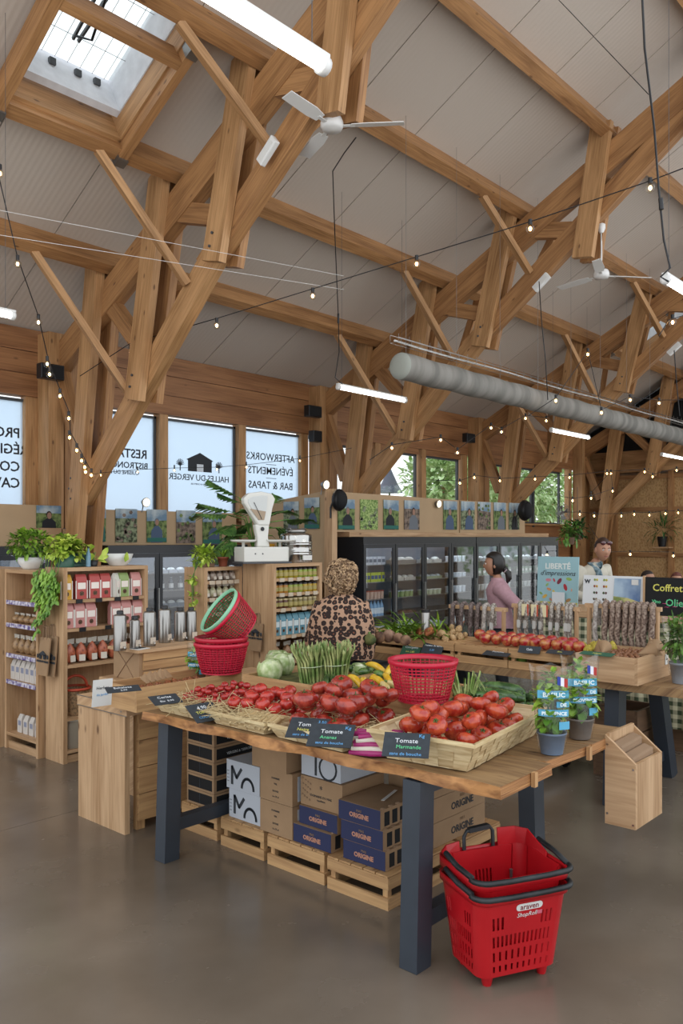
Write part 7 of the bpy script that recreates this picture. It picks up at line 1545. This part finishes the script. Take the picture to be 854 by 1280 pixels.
T = person('shopper seen from behind with curly blond hair and a loose leopard print top', (p.x, p.y, 0), YW+PI, .935, M['leopard'], plain('dark_trousers', '22252c', .8), skinA, curl, 'curly', (((-.24, -.06, 1.08), (-.17, -.26, 1.02)), ((.25, -.06, 1.08), (.20, -.26, 1.02))), loose=1.0)
# the wide batwing cape-like blouse
mb = MB(); N = 32; prof = [(1.485, .060, .060), (1.46, .10, .08), (1.42, .18, .105), (1.37, .23, .13), (1.28, .26, .155), (1.18, .270, .175), (1.08, .278, .19), (1.00, .262, .19), (.965, .245, .185)]; vs = []
for (z, rx, ry) in prof:
    for k in range(N):
        a = 2*PI*k/N; fold = 1+(.03*math.sin(a*7)+.02*math.sin(a*11+z*9))*min(1, (1.45-z)*3) if z < 1.45 else 1; vs.append(V3((math.cos(a)*rx*fold, math.sin(a)*ry*fold, z-.03*math.cos(a)**2*(z < 1.3))))
mb._add(vs, [(i*N+(k+1) % N, i*N+k, (i+1)*N+k, (i+1)*N+(k+1) % N) for i in range(len(prof)-1) for k in range(N)], None, True)
o = mb.build('leopard_blouse', M['leopard'], T); sm = o.modifiers.new('t', 'SOLIDIFY'); sm.thickness = .006; sb = o.modifiers.new('u', 'SUBSURF'); sb.levels = sb.render_levels = 1
MB().tube([(-.04, .20, .97), (-.035, .19, .80)], .012, 6).build('bag_strap', M['darkcrate'], T)
p = at(629, 900, 8.15)
person('person in profile with dark ponytail and pink jumper reaching towards the pale blue board', (p.x, p.y, 0), YW-PI/2-.15, .965, plain('dusty_pink_knit', 'b08a92', .85, noise=.08, nscale=40), plain('dark_trousers', '22252c', .8), skinB, plain('black_hair', '17120f', .4), 'ponytail', (((.10-.3, -.10, 1.10), (-.20, -.30, 1.02)), ((.20, .18, 1.14), (.12, .42, 1.17))), loose=1.05, lean=.12, hyaw=.05)
p = at(727, 900, 9.25)
T = person('person with sunglasses on the head, blue scarf and cream shirt leaning forward', (p.x+.12, p.y+.1, 0), YW+.45, 1.05, plain('cream_shirt', 'c9c4b4', .8), plain('dark_trousers', '22252c', .8), skinA, plain('brown_hair', '3a261c', .5), 'short', (((-.28, -.16, 1.12), (-.16, -.42, 1.08)), ((.28, -.16, 1.12), (.16, -.42, 1.08))), loose=1.12, lean=.55, hyaw=-.35, hpitch=.15, beard=False, glasses=True)
MB().tube([(.07, -.26, 1.44), (0, -.33, 1.42), (-.07, -.26, 1.44), (-.03, -.34, 1.36), (-.01, -.36, 1.24), (.0, -.37, 1.12)], [.03, .04, .03, .035, .04, .03], 10).build('scarf', mix2('scarf_cloth', '3c5560', '8aa0a8', scale=18, rough=.9), T)
for (x, d, lab, hc, tc) in ((809, 12.2, 'seated person with dark hair glimpsed above the chalkboard', '2a1f1a', '3a4048'), (846, 11.6, 'seated person with reddish face and light clothes at the photo edge above the chalkboard', '6a3a30', 'b5b8bc')):
    p = at(x, 900, d); person(lab, (p.x, p.y, -.40), YW+(.8 if x < 830 else -.4), 1.0, plain('top_'+tc, tc, .8), plain('dark_trousers', '22252c', .8), skinA, plain('hair_'+hc, hc, .6), 'short', (((-.24, -.05, 1.1), (-.12, -.28, 1.05)), ((.24, -.05, 1.1), (.12, -.28, 1.05))), sit=True)
    T = empty('chair', (p.x, p.y, 0), YW+(.8 if x < 830 else -.4), 'simple chair under the %s seated person' % ('dark haired' if x < 830 else 'reddish faced'), 'chair'); MB().box(-.21, .21, -.22, .2, .40, .43).build('seat', M['pine'], T); MB().box(-.2, .2, .18, .21, .44, .85).build('backrest', M['pine'], T)
    for a in (-.18, .18):
        for c in (-.19, .17): MB().cyl((a, c, 0), (a, c, .40), .016, n=8).build('leg', M['anthra'], T)

# ================================================================== UNDER THE ROOF
def tube_lamp(label, u0, u1, v, z=3.6):
    T = empty('tube_lamp', (u0, v, z), 0, label, 'lamp', 'hanging tube lamps'); L = u1-u0; MB().cyl((.03, 0, 0), (L-.03, 0, 0), .026, n=16).build('lit_tube', M['tube'], T)
    MB().box(.0, L, -.02, .02, .028, .045).build('reflector', M['white'], T)
    for x in (0, L-.04): MB().lathe((x, 0, 0), [(.02, 0), (.036, .005), (.036, .035), (.02, .04)], 14, axis=(1, 0, 0)).build('end_cap', M['whiteplastic'], T)
    for x in (.08, L-.08): MB().tube([(x, 0, .045), (x, 0, roofz(v)-z-.02)], .0018, 4).build('suspension_wire', M['frame'], T); MB().lathe((x, 0, .05), [(.012, -.003), (.012, .003)], 10, axis=(1, 0, 0)).build('hook', M['greymetal'], T)
    return T
for (u0, u1, v, lab) in ((1.0, 2.31, 2.15, 'bright tube lamp close overhead beside the nearest fan'), (5.76, 7.25, 2.15, 'tube lamp end entering at the photo edge below the far fan'), (1.9, 3.21, 6.45, 'tube lamp end at the opposite photo edge near the bulbs'), (7.28, 8.62, 6.6, 'lit tube lamp hanging over the shopper'), (12.6, 14.05, 6.6, 'lit tube lamp hanging below the spiral duct'), (17.9, 19.2, 6.75, 'tube lamp before the strand board wall')): tube_lamp(lab, u0, u1, v)
def fan(label, p, rod, blades=.62, a0=0.):
    T = empty('ceiling_fan', p, 0, label, 'fan', 'white ceiling fans'); MB().lathe((0, 0, 0), [(.03, .09), (.085, .07), (.10, .03), (.10, 0), (.085, -.03), (.0, -.035)], 24).build('motor', M['whiteplastic'], T)
    MB().cyl((0, 0, .08), (0, 0, rod), .011, n=8).build('rod', M['white'], T); MB().lathe((0, 0, rod), [(.025, -.08), (.05, -.02), (.05, .03), (.02, .05)], 16).build('canopy', M['whiteplastic'], T); MB().tube([(0, 0, rod+.05), (0, 0, rod+.16)], .012, 6).build('hook', M['greymetal'], T)
    for k in range(3):
        a = a0+2*PI*k/3; d = V3((math.cos(a), math.sin(a), 0)); s = V3((-math.sin(a), math.cos(a), .22)).normalized()
        MB().prism([d*.17-s*.045, d*.3-s*.062, d*blades-s*.062, d*(blades+.01)+s*.045, d*.3+s*.062, d*.17+s*.045], (0, 0, .006)).build('blade', M['whiteplastic'], T); MB().beam(d*.07, d*.2, .035, .008).build('blade_arm', M['white'], T)
p = at(415, 158, 7.14); fan('white three-blade ceiling fan under the nearest timber frame', p, .72, .62, math.radians(-58)+.1)
p = at(752, 345, 10.6); fan('smaller looking white ceiling fan under the second timber frame', p, .63, .66, math.radians(-40))
# spiral duct with its wire tray
T = empty('spiral_duct', (7.22, 5.6, 3.70), 0, 'grey fabric spiral duct with domed end cap running along the hall', 'duct'); mb = MB(); L = 12.65; N = 110; R0 = .15
mb.tube([(L*i/N, 0, .006*math.sin(i*.9)) for i in range(N+1)], [R0*(1-(.012 if i % 8 == 0 else 0)) for i in range(N+1)], 24)
M['duct'] = mix2('duct_fabric', '74726c', '908d86', scale=1.2, rough=.75, stretch=(4, 1, 1)); mb.build('duct_tube', M['duct'], T)
MB().lathe((0, 0, 0), [(.15, 0), (.14, -.02), (.10, -.04), (.05, -.05), (.001, -.052)], 24, axis=(1, 0, 0), caps=False).build('end_cap', plain('cap_fabric', '9da198', .7), T)
mb = MB()
for k in range(12): mb.tube([(.1+k*1.0, 0, R0-.01), (.1+k*1.0, 0, roofz(5.6)-3.64)], .002, 4)
mb.build('suspension_wires', M['greymetal'], T)['kind'] = 'stuff'
T = empty('cable_tray', (7.3, 5.75, 4.0), 0, 'thin wire mesh cable tray above the spiral duct', 'tray'); mb = MB()
for y in (-.06, .06):
    for z in (0, .09 if y > 0 else .05): mb.beam((0, y, z), (12.4, y, z), .005, .005)
for k in range(62): x = k*.2; mb.tube([(x, -.06, .09), (x, -.06, 0), (x, .06, 0), (x, .06, .09)], .0025, 4, caps=False)
mb.build('mesh', M['steel'], T)['kind'] = 'stuff'; MB().tube([(x*.5, .02*math.sin(x), .02) for x in range(25)], .012, 5).build('cable', M['whiteplastic'], T)
# festoon lights -------------------------------------------------------------
def festoon(label, pts, bulbs, r=.034, wire=.005, sag=0., drop=.09):
    P = [at(*p) for p in pts]; T = empty('festoon_lights', P[0], 0, label, 'string lights', 'festoon light strings'); o = P[0]; cat = [P[0]]
    for a, b in zip(P, P[1:]):
        for k in range(1, 7): t = k/6; cat.append(a.lerp(b, t)-UZ*(sag*4*t*(1-t)))
    MB().tube([p-o for p in cat], wire, 5).build('cable', M['black'], T)
    for i, (x, y, d) in enumerate(bulbs):
        q = at(x, y, d)-o; bu = MB().ball(q, (r, r, r*1.08), 12, 8).build('bulb', M['bulbglass'], T); MB().ball(q, (r*.36, r*.36, r*.5), 8, 6).build('filament', M['bulb'], bu); MB().cyl(q+UZ*r*.9, q+UZ*(r*.9+.045), r*.45, n=10).build('socket', M['black'], bu)
festoon('string of clear bulbs sweeping from the first timber frame across the hall', [(100, 470, 9.4), (163, 429, 9.0), (271, 398, 8.5), (391, 361, 8.0), (521, 321, 7.5), (663, 277, 6.9), (813, 226, 6.4), (860, 208, 6.2)], [(163, 440, 9.0), (271, 407, 8.5), (391, 370, 8.0), (521, 330, 7.5), (663, 286, 6.9), (813, 235, 6.4)], .037)
festoon('string of bulbs hanging down past the first timber frame towards its foot', [(-5, 205, 6.6), (22, 322, 7.0), (48, 395, 7.6), (60, 448, 8.0), (75, 487, 8.3), (87, 516, 8.6), (88, 540, 8.8), (112, 585, 9.0)], [(0, 217, 6.7), (22, 330, 7.0), (48, 403, 7.6), (59, 455, 7.9), (62, 468, 8.0), (75, 495, 8.3), (86, 523, 8.6), (87, 547, 8.7), (96, 563, 8.8), (102, 576, 8.9), (106, 584, 8.95), (107, 590, 9.0), (114, 594, 9.05)], .033)
x_ = [(126, 594), (172, 590), (218, 588), (271, 587), (308, 584), (375, 576)]; festoon('thin string of small bulbs in front of the frosted windows', [(112, 594, 9.1)]+[(x, y-3, 9.3) for x, y in x_]+[(440, 560, 9.4)], [(x, y, 9.3) for x, y in x_], .018, .003)
mk = lambda L_, d0, d1: [(x, y, d0+(d1-d0)*i/(len(L_)-1)) for i, (x, y) in enumerate(L_)]
b1 = mk([(490, 560), (551, 550), (572, 566), (614, 535), (627, 540), (657, 523), (683, 526)], 11, 13); festoon('string of bulbs running along the windows under the duct end', [(462, 575, 11)]+[(x, y-4, d) for x, y, d in b1]+[(716, 500, 13.2)], b1, .036)
b2 = mk([(695, 501), (735, 443), (752, 516), (788, 500), (824, 504)], 11, 12); festoon('string of bulbs looping above the far end of the duct', [(660, 520, 11)]+[(x, y-4, d) for x, y, d in b2]+[(860, 500, 12)], b2, .04)
b3 = mk([(575, 604), (593, 597), (625, 601), (669, 599), (712, 597), (759, 592), (806, 590), (816, 596), (846, 588)], 14, 16); festoon('string of bulbs low before the last windows and strand board wall', [(540, 600, 13.8)]+[(x, y-3, d) for x, y, d in b3]+[(862, 585, 16)], b3, .036)
b4 = mk([(716, 626), (739, 623), (766, 614), (764, 592), (739, 619)], 15, 16); festoon('short string of bulbs around the last timber frame', [(700, 620, 15)]+[(x, y-3, d) for x, y, d in b4], b4, .036)
b5 = mk([(725, 643), (743, 645), (777, 645), (793, 643), (812, 644), (832, 642), (848, 641)], 15.5, 17); festoon('lowest string of bulbs across the strand board wall', [(705, 640, 15.4)]+[(x, y-3, d) for x, y, d in b5]+[(862, 640, 17)], b5, .038)
b6 = mk([(806, 237-2), (841, 505), (836, 408), (846, 401)], 8, 9)[1:]; festoon('few bulbs near the far skylight', [(824, 420, 8.4), (836, 400, 8.6), (862, 392, 8.9)], [(841, 403, 8.6)], .04)
b7 = mk([(744, 659), (759, 695), (788, 693), (842, 695), (790, 600), (836, 603)], 15, 17); festoon('single lamps glowing low on the strand board wall', [(735, 655, 15), (759, 690, 15.5), (788, 689, 16), (842, 690, 17)], [(759, 695, 15.5), (788, 693, 16), (842, 695, 17)], .045)
# pendant cables and boxes
def cable(label, pts, r=.006, name='power_cable', m='black'): P = [at(*p) for p in pts]; T = empty(name, P[0], 0, label, 'cable'); MB().tube([p-P[0] for p in P], r, 6).build('cable', M[m], T); return T
T = cable('black power cable dropping from the nearest frame to the tube lamp over the shopper', [(445, 172, 7.2), (430, 192, 7.6), (416, 214, 8.2), (419, 300, 9), (423, 395, 9.5), (424, 440, 9.8), (419, 472, 9.85), (428, 480, 9.85)]); o = T.location; MB().cyl(at(423, 392, 9.5)-o, at(423, 404, 9.5)-o, .012, n=8).build('connector', M['black'], T)
cable('black power cable from the second frame down into the duct', [(674, 352, 10.5), (677, 400, 10), (682, 450, 10), (685, 500, 10.3)])
T = cable('thick black cable falling from the roof edge to the far tube lamp', [(803, -5, 5.0), (806, 60, 5.1), (818, 160, 5.4), (824, 240, 5.5), (830, 300, 5.6), (838, 335, 5.65), (826, 346, 5.67), (836, 352, 5.68)], .007); o = T.location; MB().cyl(at(826, 248, 5.5)-o, at(827, 262, 5.5)-o, .016, n=8).build('connector', M['black'], T)
cable('straight thin cable meeting the thick black cable', [(694, -5, 6.4), (811, 118, 5.3)], .003); cable('black cable hanging from the third frame', [(843, 438, 13), (846, 480, 13), (850, 520, 13)], .008)
for k, (a, b) in enumerate((((-5, 262, 6), (430, 345, 8.5)), ((-5, 293, 6), (430, 362, 8.5)))): cable('%s of two pale taut wires crossing before the first timber frame' % ['upper', 'lower'][k], [a, b], .002, 'tension_wire', 'whiteplastic')
for (x, y, u, lab) in ((335, 189, 5.10, 'white emergency light box on the nearest timber frame'), (677, 353, 9.88, 'white emergency light box on the second timber frame'), (843, 436, 14.68, 'white emergency light box on the third timber frame')):
    q = onu(x, y, u); T = empty('emergency_light', q, 0, lab, 'light'); T.rotation_euler = (math.radians(-38), 0, 0); MB().box(-.03, .03, -.13, .13, -.05, .05).build('case', M['whiteplastic'], T, bev=.01); MB().box(-.034, -.03, -.10, .10, -.03, .03).build('diffuser', M['white'], T)
